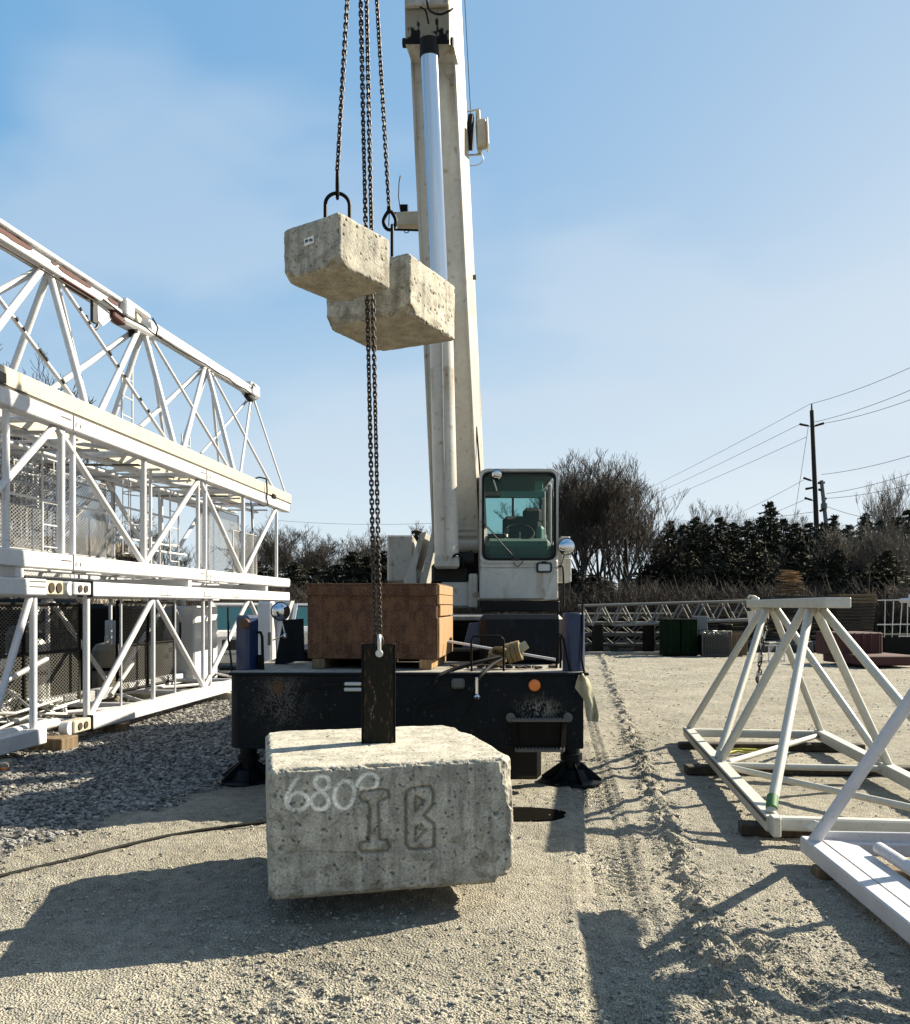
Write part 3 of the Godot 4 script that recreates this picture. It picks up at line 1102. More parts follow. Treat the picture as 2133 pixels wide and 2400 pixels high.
func build_crane() -> void:
	var root := thing("mobile_crane", "mobile crane with dark blue carrier, off white cab and steep cream boom behind the blocks", "crane", V(-0.39, 0, 10.0))
	var g := Geo.new()
	# end face with worn paint, as a plate of fine cells
	var f0 := -1.86
	var f1 := 1.075
	var scr := noise(81, 30.0, 2)
	var scr2 := noise(82, 4.0, 3)
	var nu := 480
	var nv := 100
	var pts := PackedVector3Array()
	var cols := PackedColorArray()
	for j in nv:
		for i in nu:
			var x := lerpf(f0 + 0.07, f1 - 0.01, i / float(nu - 1))
			var y := lerpf(0.415, 1.04, j / float(nv - 1))
			pts.append(V(x, y, F - 0.0035 * scr2.get_noise_2d(x * 0.7, y * 0.7)))
			var k := 0.0
			# scrapes under the old lamp ring, bare metal above the step
			k += 0.55 * exp(-pow((x + 1.45) / 0.18, 2.0) - pow((y - 0.80) / 0.20, 2.0)) * smoothstep(0.05, 0.35, scr.get_noise_2d(x * 4.0, y * 1.1) + 0.5 * scr2.get_noise_2d(x * 2.0, y * 1.5))
			k += 0.7 * exp(-pow((x + 1.46) / 0.11, 2.0) - pow((y - 0.93) / 0.08, 2.0)) * smoothstep(-0.05, 0.3, scr.get_noise_2d(x * 3.0, y * 2.0))
			k += 1.3 * exp(-pow((x - 0.70) / 0.13, 2.0) - pow((y - 0.74) / 0.075, 2.0)) * smoothstep(0.0, 0.3, scr.get_noise_2d(x * 2.2, y * 0.8) + 0.1 + 0.7 * scr2.get_noise_2d(x * 3.0, y * 1.0))
			k += 0.25 * exp(-pow((x - 0.66) / 0.2, 2.0) - pow((y - 0.5) / 0.10, 2.0)) * smoothstep(0.1, 0.4, scr.get_noise_2d(x * 3.4, y * 0.7))
			k += 0.22 * smoothstep(0.52, 0.66, scr.get_noise_2d(x * 0.6 + 9.0, y * 0.5)) * smoothstep(-0.1, 0.3, scr2.get_noise_2d(x, y))
			var bare := 0.0036 * (1.0 + 0.4 * scr2.get_noise_2d(x * 2.0, y * 2.0))
			cols.append(Color(bare, bare * 1.6, bare * 2.3).lerp(Color(0.21, 0.19, 0.16), clampf(k, 0.0, 1.0)))
	g.sheet(nu, nv, pts, cols, Vector3(0, 0, 1))
	part("end_plate", g, M.worn_navy, root)
	g = Geo.new()
	g.box(V((f0 + f1) * 0.5 + 0.03, 0.728, F + 0.06), Vector3(f1 - f0 - 0.08, 0.62, 0.105), Basis(), 0.02)
	g.tube(V(f0 + 0.06, 0.42, F + 0.075), V(f0 + 0.06, 1.045, F + 0.075), 0.07, -1, 20)
	g.box(V((f0 + f1) * 0.5, 0.80, F + 1.3), Vector3(f1 - f0 - 0.30, 0.42, 2.2), Basis(), 0.02)
	part("bumper_beam", g, M.navy, root)
	g = Geo.new()
	g.box(V(-0.39, 1.0, F + 6.5), Vector3(2.60, 0.34, 10.2), Basis(), 0.02)
	part("carrier_frame", g, M.black_steel, root)
	for i in 4:
		for s in [-1.0, 1.0]:
			g = Geo.new()
			var o := V(-0.39 + s * 1.0, 0.52, F + 2.6 + 1.55 * i + (1.4 if i > 1 else 0.0))
			g.lathe(o - Vector3(0.19, 0, 0), Vector3.RIGHT, [Vector2(0.27, 0.0), Vector2(0.46, 0.0), Vector2(0.515, 0.05), Vector2(0.52, 0.10), Vector2(0.52, 0.28), Vector2(0.515, 0.33), Vector2(0.46, 0.38), Vector2(0.27, 0.38)], 28)
			var wh := part("wheel", g, M.rubber, root)
			g = Geo.new()
			g.lathe(o - Vector3(0.15, 0, 0), Vector3.RIGHT, [Vector2(0.0, 0.06), Vector2(0.12, 0.0), Vector2(0.27, 0.02), Vector2(0.27, 0.28), Vector2(0.12, 0.30), Vector2(0.0, 0.24)], 20)
			part("rim", g, M.dull_steel, wh)
	for i in 4:
		g = Geo.new()
		g.box(V(-0.39, 0.50, F + 2.6 + 1.55 * i + (1.4 if i > 1 else 0.0)), Vector3(2.0, 0.26, 0.34), Basis(), 0.05)
		part("axle", g, M.black_steel, root)
	g = Geo.new()
	g.box(V(-0.39, 0.42, F + 0.75), Vector3(1.9, 0.34, 0.6), Basis(), 0.04)
	part("outrigger_beam_box", g, M.black_steel, root)
	g = Geo.new()
	g.box(V(-0.36, 0.27, F + 0.32), Vector3(2.2, 0.32, 0.20), Basis(), 0.04)  # black box added to darken the space under the carrier
	part("dark_under_fill", g, M.grease, root)
	# deck: a dusty tread plate with a rim that catches the sun
	g = Geo.new()
	g.box(V((f0 + f1) * 0.5, 1.046, F + 0.85), Vector3(f1 - f0 + 0.02, 0.012, 1.72), Basis(), 0.003)
	part("deck_plate", g, M.dust, root)
	g = Geo.new()
	g.box(V((f0 + f1) * 0.5 + 0.01, 1.036, F - 0.012), Vector3(f1 - f0 + 0.05, 0.026, 0.02), Basis(), 0.008)
	part("deck_edge", g, M.navy, root)
	# corner post, left, and its handle
	g = Geo.new()
	g.box(at(579, 1508, 7.55) + Vector3(0, 0, 0), Vector3(0.150, 0.49, 0.16), Basis(Vector3.UP, -0.5), 0.025)
	var post := part("corner_post", g, M.blue, root)
	g = Geo.new()
	g.lathe(at(573, 1462, 7.44), Vector3(-0.3, 0, 1), [Vector2(0.045, -0.02), Vector2(0.045, 0.012), Vector2(0.034, 0.020), Vector2(0.0, 0.020)], 18)
	part("lamp", g, M.dull_amber, post)
	g = Geo.new()
	g.path([at(600, 1482, 7.5), at(610, 1482, 7.5), at(614, 1492, 7.5), at(616, 1575, 7.5)], 0.013, 8)
	g.box(at(610, 1555, 7.55), Vector3(0.045, 0.15, 0.04), Basis(), 0.005)
	part("hand_rail", g, M.black_steel, root)
	g = Geo.new()
	g.path([at(534, 1424, 7.5), at(535, 1500, 7.5), at(541, 1545, 7.45), at(543, 1577, 7.4)], 0.009, 6)
	part("marker_rod", g, M.rubber, root)
	# right corner cylinder
	g = Geo.new()
	var cb := V(1.0, 1.05, F + 0.13)
	g.lathe(cb, Vector3.UP, [Vector2(0.094, 0.0), Vector2(0.094, 0.475), Vector2(0.088, 0.49), Vector2(0.0, 0.49)], 28)
	part("corner_cylinder", g, M.blue, root)
	g = Geo.new()
	g.path([at(1365, 1416, 7.3), at(1365, 1470, 7.3), at(1363, 1545, 7.28), at(1369, 1575, 7.24)], 0.011, 6)
	part("hose", g, M.rubber, root)
	# housings on the deck
	g = Geo.new()
	g.box(V(0.63, 1.285, F + 1.20), Vector3(0.78, 0.47, 0.5), Basis(), 0.045)
	part("engine_hood", g, M.navy, root)
	g = Geo.new()
	var wedge := [at(1100, 1462, 8.35), at(1128, 1458, 8.35), at(1142, 1516, 8.35), at(1084, 1520, 8.35)]
	g.prism(wedge, Vector3(0, 0, -0.18))
	part("blue_bracket", g, M.blue, root)
	g = Geo.new()
	g.prism([at(663, 1453, 8.2), at(709, 1450, 8.2), at(712, 1546, 8.2), at(642, 1563, 8.2)], Vector3(0, 0, -0.05))
	part("mud_guard", g, M.navy, root)
	g = Geo.new()
	g.box(at(633, 1490, 8.9), Vector3(0.16, 0.70, 0.30), Basis(Vector3.UP, -0.2), 0.02)
	g.prism([at(645, 1408, 8.85), at(682, 1408, 8.85), at(660, 1470, 8.85), at(646, 1566, 8.85), at(634, 1566, 8.85)], Vector3(0, 0, -0.2))
	var pil := part("cab_pillar", g, M.white_paint, root)
	g = Geo.new()
	g.box(at(631, 1497, 8.72), Vector3(0.035, 0.13, 0.01), Basis(Vector3.UP, -0.2), 0.002)
	part("vent", g, M.dull_steel, pil)
	disc_mirror(root, at(657, 1433, 8.1), 0.085, Vector3(0.15, -0.05, 1))
	g = Geo.new()
	g.path([at(660, 1452, 8.14), at(664, 1470, 8.13), at(668, 1488, 8.1)], 0.008, 6)
	g.path([at(668, 1488, 8.1), at(640, 1500, 8.4)], 0.008, 6)
	part("mirror_arm", g, M.galvanised, root)
	disc_mirror(root, at(668, 1490, 8.08), 0.028, Vector3(0.3, 0.1, 1), "small_mirror")
	# end face fittings
	g = Geo.new()
	g.lathe(V(0.658, 0.943, F), Vector3(0, 0, 1), [Vector2(0.062, -0.005), Vector2(0.062, 0.012), Vector2(0.050, 0.016)], 26)
	var lamp := part("side_lamp", g, M.rubber, root)
	g = Geo.new()
	g.lathe(V(0.658, 0.943, F), Vector3(0, 0, 1), [Vector2(0.051, 0.008), Vector2(0.047, 0.024), Vector2(0.030, 0.030), Vector2(0.0, 0.032)], 26)
	part("lens", g, M.amber, lamp)
	g = Geo.new()
	g.lathe(V(-1.475, 0.925, F), Vector3(0, 0, 1), [Vector2(0.055, -0.005), Vector2(0.055, 0.010), Vector2(0.044, 0.014), Vector2(0.036, 0.004), Vector2(0.0, 0.004)], 22)
	part("broken_lamp", g, M.dull_amber, root)
	for k in 2:
		g = Geo.new()
		g.box(V(-0.845, 0.955 - 0.046 * k, F - 0.02), Vector3(0.145, 0.030, 0.035), Basis(), 0.008)
		part("plate_lamp", g, M.lamp_glass if k == 1 else M.galvanised, root)
	g = Geo.new()
	g.hose([at(700, 1622, F - 0.03), at(740, 1612, F - 0.05), at(770, 1606, F - 0.05), at(806, 1604, F - 0.04)], 0.008, 6)
	part("wire_loom", g, M.rubber, root)
	g = Geo.new()
	g.box(at(1073, 1602, F - 0.03), Vector3(0.11, 0.085, 0.05), Basis(), 0.015)
	part("tail_lamp", g, M.dull_steel, root)
	g = Geo.new()
	for q in [[[1022, 1592], [1000, 1628], [972, 1660], [970, 1692]], [[1090, 1618], [1060, 1640], [1020, 1652], [985, 1660]], [[1120, 1625], [1108, 1655], [1090, 1685]]]:
		var hs := []
		for e in q: hs.append(at(e[0], e[1], F - 0.05))
		g.hose(hs, 0.008, 6)
	part("hose_loop", g, M.rubber, root)
	# hanging lamp fitting with chrome base
	g = Geo.new()
	var hl := at(1117, 1632, F - 0.08)
	g.lathe(hl, Vector3.UP, [Vector2(0.0, -0.028), Vector2(0.034, -0.018), Vector2(0.044, 0.0), Vector2(0.030, 0.012), Vector2(0.016, 0.022), Vector2(0.015, 0.15), Vector2(0.0, 0.16)], 20)
	part("hitch_ball", g, M.chrome, root)
	for i in 9:   # bolts along the foot of the face and two plate joints
		g = Geo.new()
		g.lathe(V(-1.68 + 0.335 * i, 0.455, F - 0.002), Vector3(0, 0, 1), [Vector2(0.016, 0.0), Vector2(0.016, 0.010), Vector2(0.0, 0.012)], 6)
		part("bolt", g, M.navy, root)
	for x in [-1.05, 0.28]:
		g = Geo.new()
		g.box(V(x, 0.728, F - 0.004), Vector3(0.012, 0.60, 0.010), Basis(), 0.003)
		part("weld_seam", g, M.navy, root)
	g = Geo.new()
	g.box(V(-0.4, 0.435, F - 0.006), Vector3(2.75, 0.018, 0.014), Basis(), 0.004)
	part("lower_flange", g, M.navy, root)
	# fold down step
	var step := V(0.69, 0.55, F - 0.07)
	g = Geo.new()
	g.box(step + Vector3(0, 0.0, 0.0), Vector3(0.43, 0.21, 0.012), Basis(), 0.003)
	var st := part("step", g, M.black_steel, root)
	for k in 2:
		g = Geo.new()
		g.box(step + Vector3(0, 0.115 - 0.245 * k, 0.03), Vector3(0.46 if k == 0 else 0.40, 0.022, 0.07), Basis(), 0.004)
		for i in 15:
			g.lathe(step + Vector3(-0.195 + 0.028 * i, 0.127 - 0.245 * k, 0.05), Vector3.UP, [Vector2(0.010, 0.0), Vector2(0.006, 0.012), Vector2(0.0, 0.013)], 6)
		part("tread", g, M.dull_steel, st)
	for s in [-1.0, 1.0]:
		g = Geo.new()
		g.bar(step + Vector3(s * 0.205, 0.13, 0.02), step + Vector3(s * 0.19, -0.14, 0.03), 0.012, 0.05)
		part("stringer", g, M.black_steel, st)
		g = Geo.new()
		g.lathe(step + Vector3(s * 0.235, 0.135, 0.02), Vector3(0, 0, 1), [Vector2(0.038, -0.02), Vector2(0.038, 0.01), Vector2(0.026, 0.014), Vector2(0.0, 0.014)], 16)
		part("hinge_boss", g, M.dull_steel, st)
	jack(root, 1.06, F + 0.72, 0.285, 0.9)
	jack(root, -1.88, F + 0.72, 0.285, 0.9)
	# hoops of bent bar
	for q in [[[1105, 1573], [1104, 1502], [1108, 1491], [1172, 1491], [1180, 1500], [1180, 1573]], [[1304, 1566], [1305, 1500], [1303, 1487], [1314, 1488], [1320, 1500], [1335, 1573]]]:
		g = Geo.new()
		var ps := []
		for e in q: ps.append(at(e[0], e[1], F + 0.02))
		g.path(ps, 0.0095, 8)
		part("hand_rail", g, M.black_steel, root)
	g = Geo.new()
	g.path([at(1312, 1492, F + 0.1), at(1314, 1530, F + 0.1), at(1313, 1566, F + 0.1)], 0.0095, 8)
	part("hand_rail", g, M.black_steel, root)

	# ---- superstructure
	g = Geo.new()
	g.box(V(-0.05, 1.42, 11.6), Vector3(2.35, 0.10, 4.6), Basis(), 0.01)
	g.tube(V(-0.3, 1.15, 12.2), V(-0.3, 1.40, 12.2), 0.95, -1, 28)
	part("turntable", g, M.black_steel, root)
	g = Geo.new()
	g.box(V(0.05, 1.47, 9.4), Vector3(2.05, 0.05, 0.35), Basis(), 0.01)
	part("catwalk_edge", g, M.dust, root)
	g = Geo.new()
	g.box(at(1075, 1393, 10.95), Vector3(0.46, 0.34, 0.5), Basis(), 0.03)
	g.box(at(1108, 1385, 10.8), Vector3(0.11, 0.42, 0.3), Basis(), 0.015)
	part("turntable_casing", g, M.crane_paint, root)
	g = Geo.new()
	g.box(at(1055, 1346, 10.9), Vector3(0.46, 0.25, 0.4), Basis(), 0.03)
	g.box(at(1098, 1320, 11.5), Vector3(0.40, 0.75, 0.5), Basis(), 0.05)
	g.tube(at(1076, 1312, 10.7), at(1110, 1312, 10.7), 0.10, -1, 16)
	part("slew_motor", g, M.grease, root)
	g = Geo.new()
	g.hose([at(1053, 1328, 10.5), at(1062, 1306, 10.48), at(1070, 1299, 10.46), at(1077, 1301, 10.46), at(1084, 1312, 10.5), at(1084, 1340, 10.6)], 0.014, 8)
	g.hose([at(1092, 1296, 10.9), at(1098, 1330, 10.8), at(1094, 1372, 10.8)], 0.016, 8)
	g.hose([at(1104, 1290, 10.9), at(1108, 1330, 10.85), at(1112, 1362, 10.9)], 0.012, 8)
	part("hydraulic_hose", g, M.rubber, root)
	g = Geo.new()
	g.box(at(944, 1314, 12.6), Vector3(0.36, 0.64, 1.2), Basis(Vector3.UP, 0.0), 0.02)
	part("counterweight", g, M.crane_paint, root)
	for q in [[[946, 1376], [945.6, 1357], [957, 1332], [984.5, 1249], [997, 1246], [974, 1333], [976.5, 1376]], [[981, 1376], [1000, 1298], [1010, 1250], [1022, 1240], [1022, 1262], [999, 1358], [996, 1376]]]:
		g = Geo.new()
		var ps := []
		for e in q: ps.append(at(e[0], e[1], 11.7))
		g.prism(ps, Vector3(0.06, 0, -0.9) if q[0][0] < 960 else Vector3(0.04, 0, -0.9))
		part("boom_cheek", g, M.crane_white, root)

	# ---- boom: box section, slewed a little so that its right side shows
	var side := Vector3(0.135, 0, -0.45)
	var bl := at(1016, 1272, 11.15)   # leans a little towards the load
	var br := at(1121, 1272, 11.06)
	var tl := at(965, 140, 10.25)
	var tr := at(1064, 140, 10.16)
	var up_l := (tl - bl) / (tl.y - bl.y)
	var up_r := (tr - br) / (tr.y - br.y)
	var ta := tl + up_l * 5.0
	var tb := tr + up_r * 5.0
	g = Geo.new()
	g.poly([bl, br, tr, tl], Vector3(0, 0, 1))
	g.poly([tl, tr, tb, ta], Vector3(0, 0, 1))
	g.poly([bl + side, br + side, tb + side, ta + side], Vector3(0, 0, -1))
	g.poly([bl, ta, ta + side, bl + side], Vector3(-1, 0, 0))
	g.poly([br, tb, tb + side, br + side], Vector3(1, 0, 0.2))
	g.poly([bl, br, br + side, bl + side], Vector3.DOWN)
	g.poly([ta, tb, tb + side, ta + side], Vector3.UP)
	var boom := part("boom", g, M.crane_paint, root)
	for e in [[bl, ta], [br, tb]]:   # weld flanges along the corners
		g = Geo.new()
		g.bar(e[0] + Vector3(0, 0, 0.012), e[1] + Vector3(0, 0, 0.012), 0.03, 0.022, Vector3(0, 0, 1), 0.005)
		part("edge_strip", g, M.crane_paint, boom)
	for y in [1238.0, 1252.0]:
		g = Geo.new()
		g.bar(at(1020, y, 11.11), at(1120, y, 11.03), 0.05, 0.03, Vector3(0, 0, 1), 0.005)
		part("rib", g, M.crane_paint, boom)
	g = Geo.new()
	g.tube(at(1018, 1278, 11.2), at(1124, 1278, 11.1), 0.10, -1, 20)
	part("foot_pin", g, M.crane_paint, boom)
	# mounting box near the top of the picture
	g = Geo.new()
	var q0 := at(950, 104, 9.92)
	var q1 := at(1053, 104, 9.84)
	var q2 := at(1050, -120, 9.72)
	var q3 := at(946, -120, 9.80)
	g.prism([q0, q1, q2, q3], Vector3(0.06, 0, -0.33))
	g.prism([q0, q1, at(1064, 146, 10.14), at(964, 146, 10.22)], Vector3(0.05, 0, -0.05))
	var bx := part("cylinder_mount", g, M.crane_paint, boom)
	g = Geo.new()
	g.bar(at(950, 8, 9.82), at(1052, 4, 9.74), 0.09, 0.06, Vector3(0, 0, 1), 0.01)
	part("rib", g, M.crane_paint, bx)
	var oil := noise(91, 9.0, 3)   # black oil that has run from the pins over the lower part of the box
	g = Geo.new()
	var op := PackedVector3Array()
	var oc := PackedColorArray()
	for b in 90:
		for a in 44:
			var s := a / 43.0
			var t := b / 89.0
			op.append(q0.lerp(q1, s).lerp(q3.lerp(q2, s), t * 0.62) + Vector3(0, 0, 0.004))
			var m := 0.0
			for e in [0.20, 0.82]:
				m = maxf(m, 1.25 * exp(-pow((s - e) / 0.17, 2.0) - pow(t / 0.26, 2.0)))
				m = maxf(m, 0.9 * exp(-pow((s - e - 0.10 * signf(0.5 - e)) / 0.05, 2.0) - pow(t / 0.55, 2.0)))
			m = maxf(m, 1.1 * exp(-pow((t - 0.02) / 0.08, 2.0)))
			m = smoothstep(0.35, 0.60, m + 0.55 * oil.get_noise_2d(s * 0.9, t * 0.7))
			oc.append(Color(0.25, 0.235, 0.195).lerp(Color(0.006, 0.0055, 0.005), m))
	g.sheet(44, 90, op, oc, Vector3(0, 0, 1))
	part("oil_stain", g, M.worn_navy, bx)
	g = Geo.new()
	g.tube(at(944, 101, 10.02), at(1062, 99, 9.94), 0.05, -1, 18)
	part("mount_pin", g, M.grease, bx)
	g = Geo.new()
	g.hose([at(1000, -20, 9.66), at(1003, 18, 9.64), at(1018, 31, 9.62), at(1035, 33, 9.62), at(1052, 26, 9.62), at(1061, 20, 9.66)], 0.012, 8)
	g.hose([at(984, 16, 9.72), at(996, 24, 9.68), at(1001, 40, 9.68), at(1004, 56, 9.72)], 0.010, 6)
	part("hose_loop", g, M.rubber, bx)
	# lift cylinder
	g = Geo.new()
	var c0 := at(1047, 1322, 10.62)
	var c1 := at(1032, 700, 10.26)
	var c2 := at(1006, 128, 9.86)
	g.tube(c0 + (c0 - c1) * 0.0, c1, 0.146, 0.138, 32)
	var cyl := part("lift_cylinder", g, M.crane_white, root)
	g = Geo.new()
	g.tube(c1, c2, 0.099, 0.099, 40)
	part("rod", g, M.chrome, cyl)
	g = Geo.new()
	g.tube(c2 - (c2 - c1).normalized() * 0.02, c2 + (c2 - c1).normalized() * 0.16, 0.112, 0.100, 28)
	part("rod_eye", g, M.grease, cyl)
	g = Geo.new()
	g.box(c0 + Vector3(0.0, 0.02, 0.0), Vector3(0.30, 0.16, 0.30), Basis(), 0.03)
	part("cylinder_foot", g, M.crane_paint, cyl)
	g = Geo.new()
	g.tube(at(1044, 1316, 10.46), at(1034, 760, 10.14), 0.010, -1, 6)
	part("hydraulic_pipe", g, M.crane_paint, cyl)
	# bracket and aerial on the left of the boom
	g = Geo.new()
	g.box(at(958, 517, 10.95), Vector3(0.31, 0.17, 0.16), Basis(Vector3(0, 0, 1), 0.05), 0.012)
	var arm := part("boom_bracket", g, M.cream_paint, boom)
	g = Geo.new()
	g.path([at(938, 492, 10.9), at(934, 462, 10.9), at(935, 430, 10.9), at(938, 412, 10.9)], 0.009, 6)
	part("whip", g, M.dull_steel, arm)
	g = Geo.new()
	g.box(at(947, 490, 10.92), Vector3(0.10, 0.10, 0.06), Basis(), 0.008)
	part("clamp", g, M.black_steel, arm)
	g = Geo.new()
	g.bar(at(920, 500, 10.9), at(985, 497, 10.9), 0.02, 0.02)
	part("arm_strip", g, M.black_steel, arm)
	g = Geo.new()
	g.bar(at(920, 538, 10.9), at(985, 540, 10.9), 0.02, 0.02)
	g.path([at(946, 540, 10.88), at(949, 546, 10.88), at(956, 545, 10.88), at(960, 538, 10.88)], 0.006, 5)
	part("arm_strip", g, M.black_steel, arm)
	# cable reel on the right side
	g = Geo.new()
	for q in [[[1082, 240], [1091, 240], [1094, 372], [1086, 372]]]:
		var ps := []
		for e in q: ps.append(at(e[0], e[1], 10.95))
		g.path(ps, 0.010, 6, true)
	g.path([at(1090, 262, 10.95), at(1122, 256, 10.9), at(1126, 258, 10.9)], 0.010, 6)
	g.path([at(1096, 364, 10.95), at(1128, 362, 10.9)], 0.012, 6)
	g.hose([at(1128, 362, 10.9), at(1132, 372, 10.9), at(1124, 384, 10.9), at(1106, 389, 10.92), at(1096, 384, 10.95)], 0.006, 5)
	var reel := part("cable_reel", g, M.galvanised, boom)
	g = Geo.new()
	g.lathe(at(1098, 310, 10.9), Vector3(1, -0.06, 0.1), [Vector2(0.0, 0.0), Vector2(0.205, 0.0), Vector2(0.205, 0.055), Vector2(0.0, 0.055)], 26)
	part("reel_disc", g, M.rubber, reel)
	g = Geo.new()
	g.box(at(1122, 310, 10.9), Vector3(0.055, 0.53, 0.10), Basis(Vector3(0, 0, 1), 0.05), 0.01)
	g.box(at(1128, 315, 10.85), Vector3(0.13, 0.32, 0.16), Basis(Vector3(0, 0, 1), 0.05), 0.015)
	part("reel_arm", g, M.cream_paint, reel)
	g = Geo.new()
	g.box(at(1142, 316, 10.8), Vector3(0.022, 0.33, 0.2), Basis(Vector3(0, 0, 1), 0.05), 0.006)
	part("cover_plate", g, M.white_paint, reel)
	g = Geo.new()
	g.tube(at(1103, 270, 10.95), at(1089, 0, 10.7), 0.005, -1, 5)
	g.tube(at(1089, 0, 10.7), at(1080, -170, 10.5), 0.005, -1, 5)
	part("length_cable", g, M.rubber, reel)
	g = Geo.new()
	g.lathe(at(1108, 650, 10.6), Vector3(1, 0, 0.1), [Vector2(0.03, 0.0), Vector2(0.03, 0.04), Vector2(0.0, 0.04)], 10)
	part("eye", g, M.dull_steel, boom)
	g = Geo.new()
	g.path([at(1116, 1000, 11.0), at(1121, 1060, 11.0), at(1126, 1130, 10.9), at(1128, 1160, 10.8)], 0.012, 6)
	g.box(at(1111, 1000, 11.02), Vector3(0.035, 0.10, 0.03), Basis(), 0.01)
	part("hose_loop", g, M.rubber, boom)

	# ---- operator's cab, hollow, glazed in front and behind
	var D := 10.6
	var cx := 0.775
	var cab := Geo.new()
	cab.box(V(cx, 1.92, D + 0.03), Vector3(0.955, 0.49, 0.05), Basis(), 0.02)      # lower front
	cab.box(V(cx, 3.225, D + 0.78), Vector3(0.93, 0.05, 1.56), Basis(), 0.02)      # roof
	cab.box(V(cx - 0.455, 2.46, D + 0.80), Vector3(0.04, 1.50, 1.48), Basis(), 0.01)  # boom side wall
	cab.box(V(cx, 1.70, D + 0.80), Vector3(0.93, 0.05, 1.5), Basis(), 0.01)        # floor
	cab.box(V(cx + 0.455, 2.02, D + 0.80), Vector3(0.04, 0.66, 1.48), Basis(), 0.01)  # door, lower half
	for q in [0.06, 0.75, 1.50]:
		cab.box(V(cx + 0.455, 2.76, D + q), Vector3(0.045, 0.84, 0.07), Basis(), 0.012)
	cab.box(V(cx, 2.14, D + 1.55), Vector3(0.90, 0.88, 0.04), Basis(), 0.01)       # rear, below the window
	cab.box(V(cx, 3.165, D + 1.55), Vector3(0.90, 0.08, 0.04), Basis(), 0.01)
	var cabn := part("cab", cab, M.crane_white, root)
	g = Geo.new()
	var fb := Basis(Vector3.RIGHT, 0.0)
	ring_frame(g, V(cx + 0.0, 2.69, D + 0.01), fb, 0.955, 1.14, 0.09, 0.028, 0.05)
	part("windscreen_surround", g, M.crane_white, cabn)
	g = Geo.new()
	ring_frame(g, V(cx + 0.0, 2.685, D - 0.008), fb, 0.895, 1.065, 0.085, 0.026, 0.03)
	part("windscreen_seal", g, M.rubber, cabn)
	g = Geo.new()
	g.box(V(cx, 2.685, D + 0.0), Vector3(0.85, 1.02, 0.006), fb)
	part("windscreen", g, M.green_glass, cabn)
	g = Geo.new()
	ring_frame(g, V(cx + 0.01, 2.85, D + 1.56), Basis(), 0.84, 0.56, 0.03, 0.03, 0.05)
	g.box(V(cx + 0.03, 2.85, D + 1.56), Vector3(0.03, 0.52, 0.03))
	part("rear_window_frame", g, M.cab_inside, cabn)
	g = Geo.new()
	for q in [[cx - 0.17, 0.40], [cx + 0.23, 0.36]]:
		g.box(V(q[0], 2.85, D + 1.565), Vector3(q[1], 0.51, 0.005))
	part("rear_window", g, M.teal_glass, cabn)
	g = Geo.new()   # lining
	g.box(V(cx - 0.428, 2.46, D + 0.80), Vector3(0.012, 1.44, 1.40))
	g.box(V(cx, 3.19, D + 0.80), Vector3(0.86, 0.012, 1.40))
	g.box(V(cx, 2.16, D + 1.515), Vector3(0.84, 0.80, 0.02))
	g.box(V(cx + 0.42, 2.05, D + 0.80), Vector3(0.012, 0.60, 1.40))
	part("lining", g, M.cab_inside, cabn)
	g = Geo.new()
	g.box(V(cx + 0.06, 2.98, D + 0.20), Vector3(0.56, 0.085, 0.02), Basis(), 0.008)
	g.box(V(cx + 0.26, 3.08, D + 0.18), Vector3(0.10, 0.12, 0.02), Basis(), 0.008)
	part("sun_visor", g, M.teal_trim, cabn)
	g = Geo.new()
	g.box(V(cx, 2.27, D + 0.18), Vector3(0.80, 0.30, 0.22), Basis(Vector3.RIGHT, 0.35), 0.05)
	part("dashboard", g, M.dash, cabn)
	g = Geo.new()
	g.box(V(cx + 0.29, 2.43, D + 0.30), Vector3(0.10, 0.34, 0.10), Basis(), 0.045)
	part("arm_console", g, M.teal_trim, cabn)
	g = Geo.new()
	g.box(V(cx - 0.30, 2.22, D + 0.14), Vector3(0.12, 0.06, 0.1), Basis(), 0.02)
	part("console", g, M.teal_trim, cabn)
	g = Geo.new()
	g.box(V(cx + 0.12, 2.25, D + 0.85), Vector3(0.50, 0.14, 0.50), Basis(), 0.06)
	g.box(V(cx + 0.12, 2.52, D + 1.08), Vector3(0.52, 0.56, 0.14), Basis(Vector3.RIGHT, -0.12), 0.06)
	g.box(V(cx + 0.26, 2.80, D + 1.10), Vector3(0.26, 0.22, 0.12), Basis(), 0.05)
	part("seat", g, M.seat, cabn)
	g = Geo.new()
	var wheel := []
	for i in 24:
		var a := TAU * i / 24.0
		wheel.append(V(cx + 0.03, 2.52, D + 0.42) + Basis(Vector3.RIGHT, -0.9) * Vector3(0.19 * cos(a), 0.19 * sin(a), 0))
	g.path(wheel, 0.012, 6, true)
	g.tube(V(cx + 0.03, 2.52, D + 0.42), V(cx + 0.03, 2.25, D + 0.25), 0.022)
	g.bar(wheel[0], wheel[12], 0.02, 0.012)
	part("steering_wheel", g, M.seat, cabn)
	g = Geo.new()
	g.tube(V(cx - 0.17, 2.28, D + 0.30), V(cx - 0.05, 2.70, D + 1.2), 0.018, -1, 8)
	part("grab_bar", g, M.galvanised, cabn)
	g = Geo.new()
	g.tube(at(1212, 1314, D - 0.04), at(1132, 1226, D - 0.05), 0.0075, 0.006, 6)
	g.bar(at(1128, 1222, D - 0.03), at(1168, 1262, D - 0.03), 0.010, 0.02)
	g.box(at(1207, 1310, D - 0.02), Vector3(0.10, 0.035, 0.05), Basis(), 0.01)
	g.hose([at(1204, 1318, D - 0.02), at(1207, 1325, D - 0.02), at(1214, 1327, D - 0.02), at(1222, 1320, D - 0.02), at(1226, 1313, D - 0.02)], 0.005, 5)
	part("wiper", g, M.dark_trim, cabn)
	g = Geo.new()
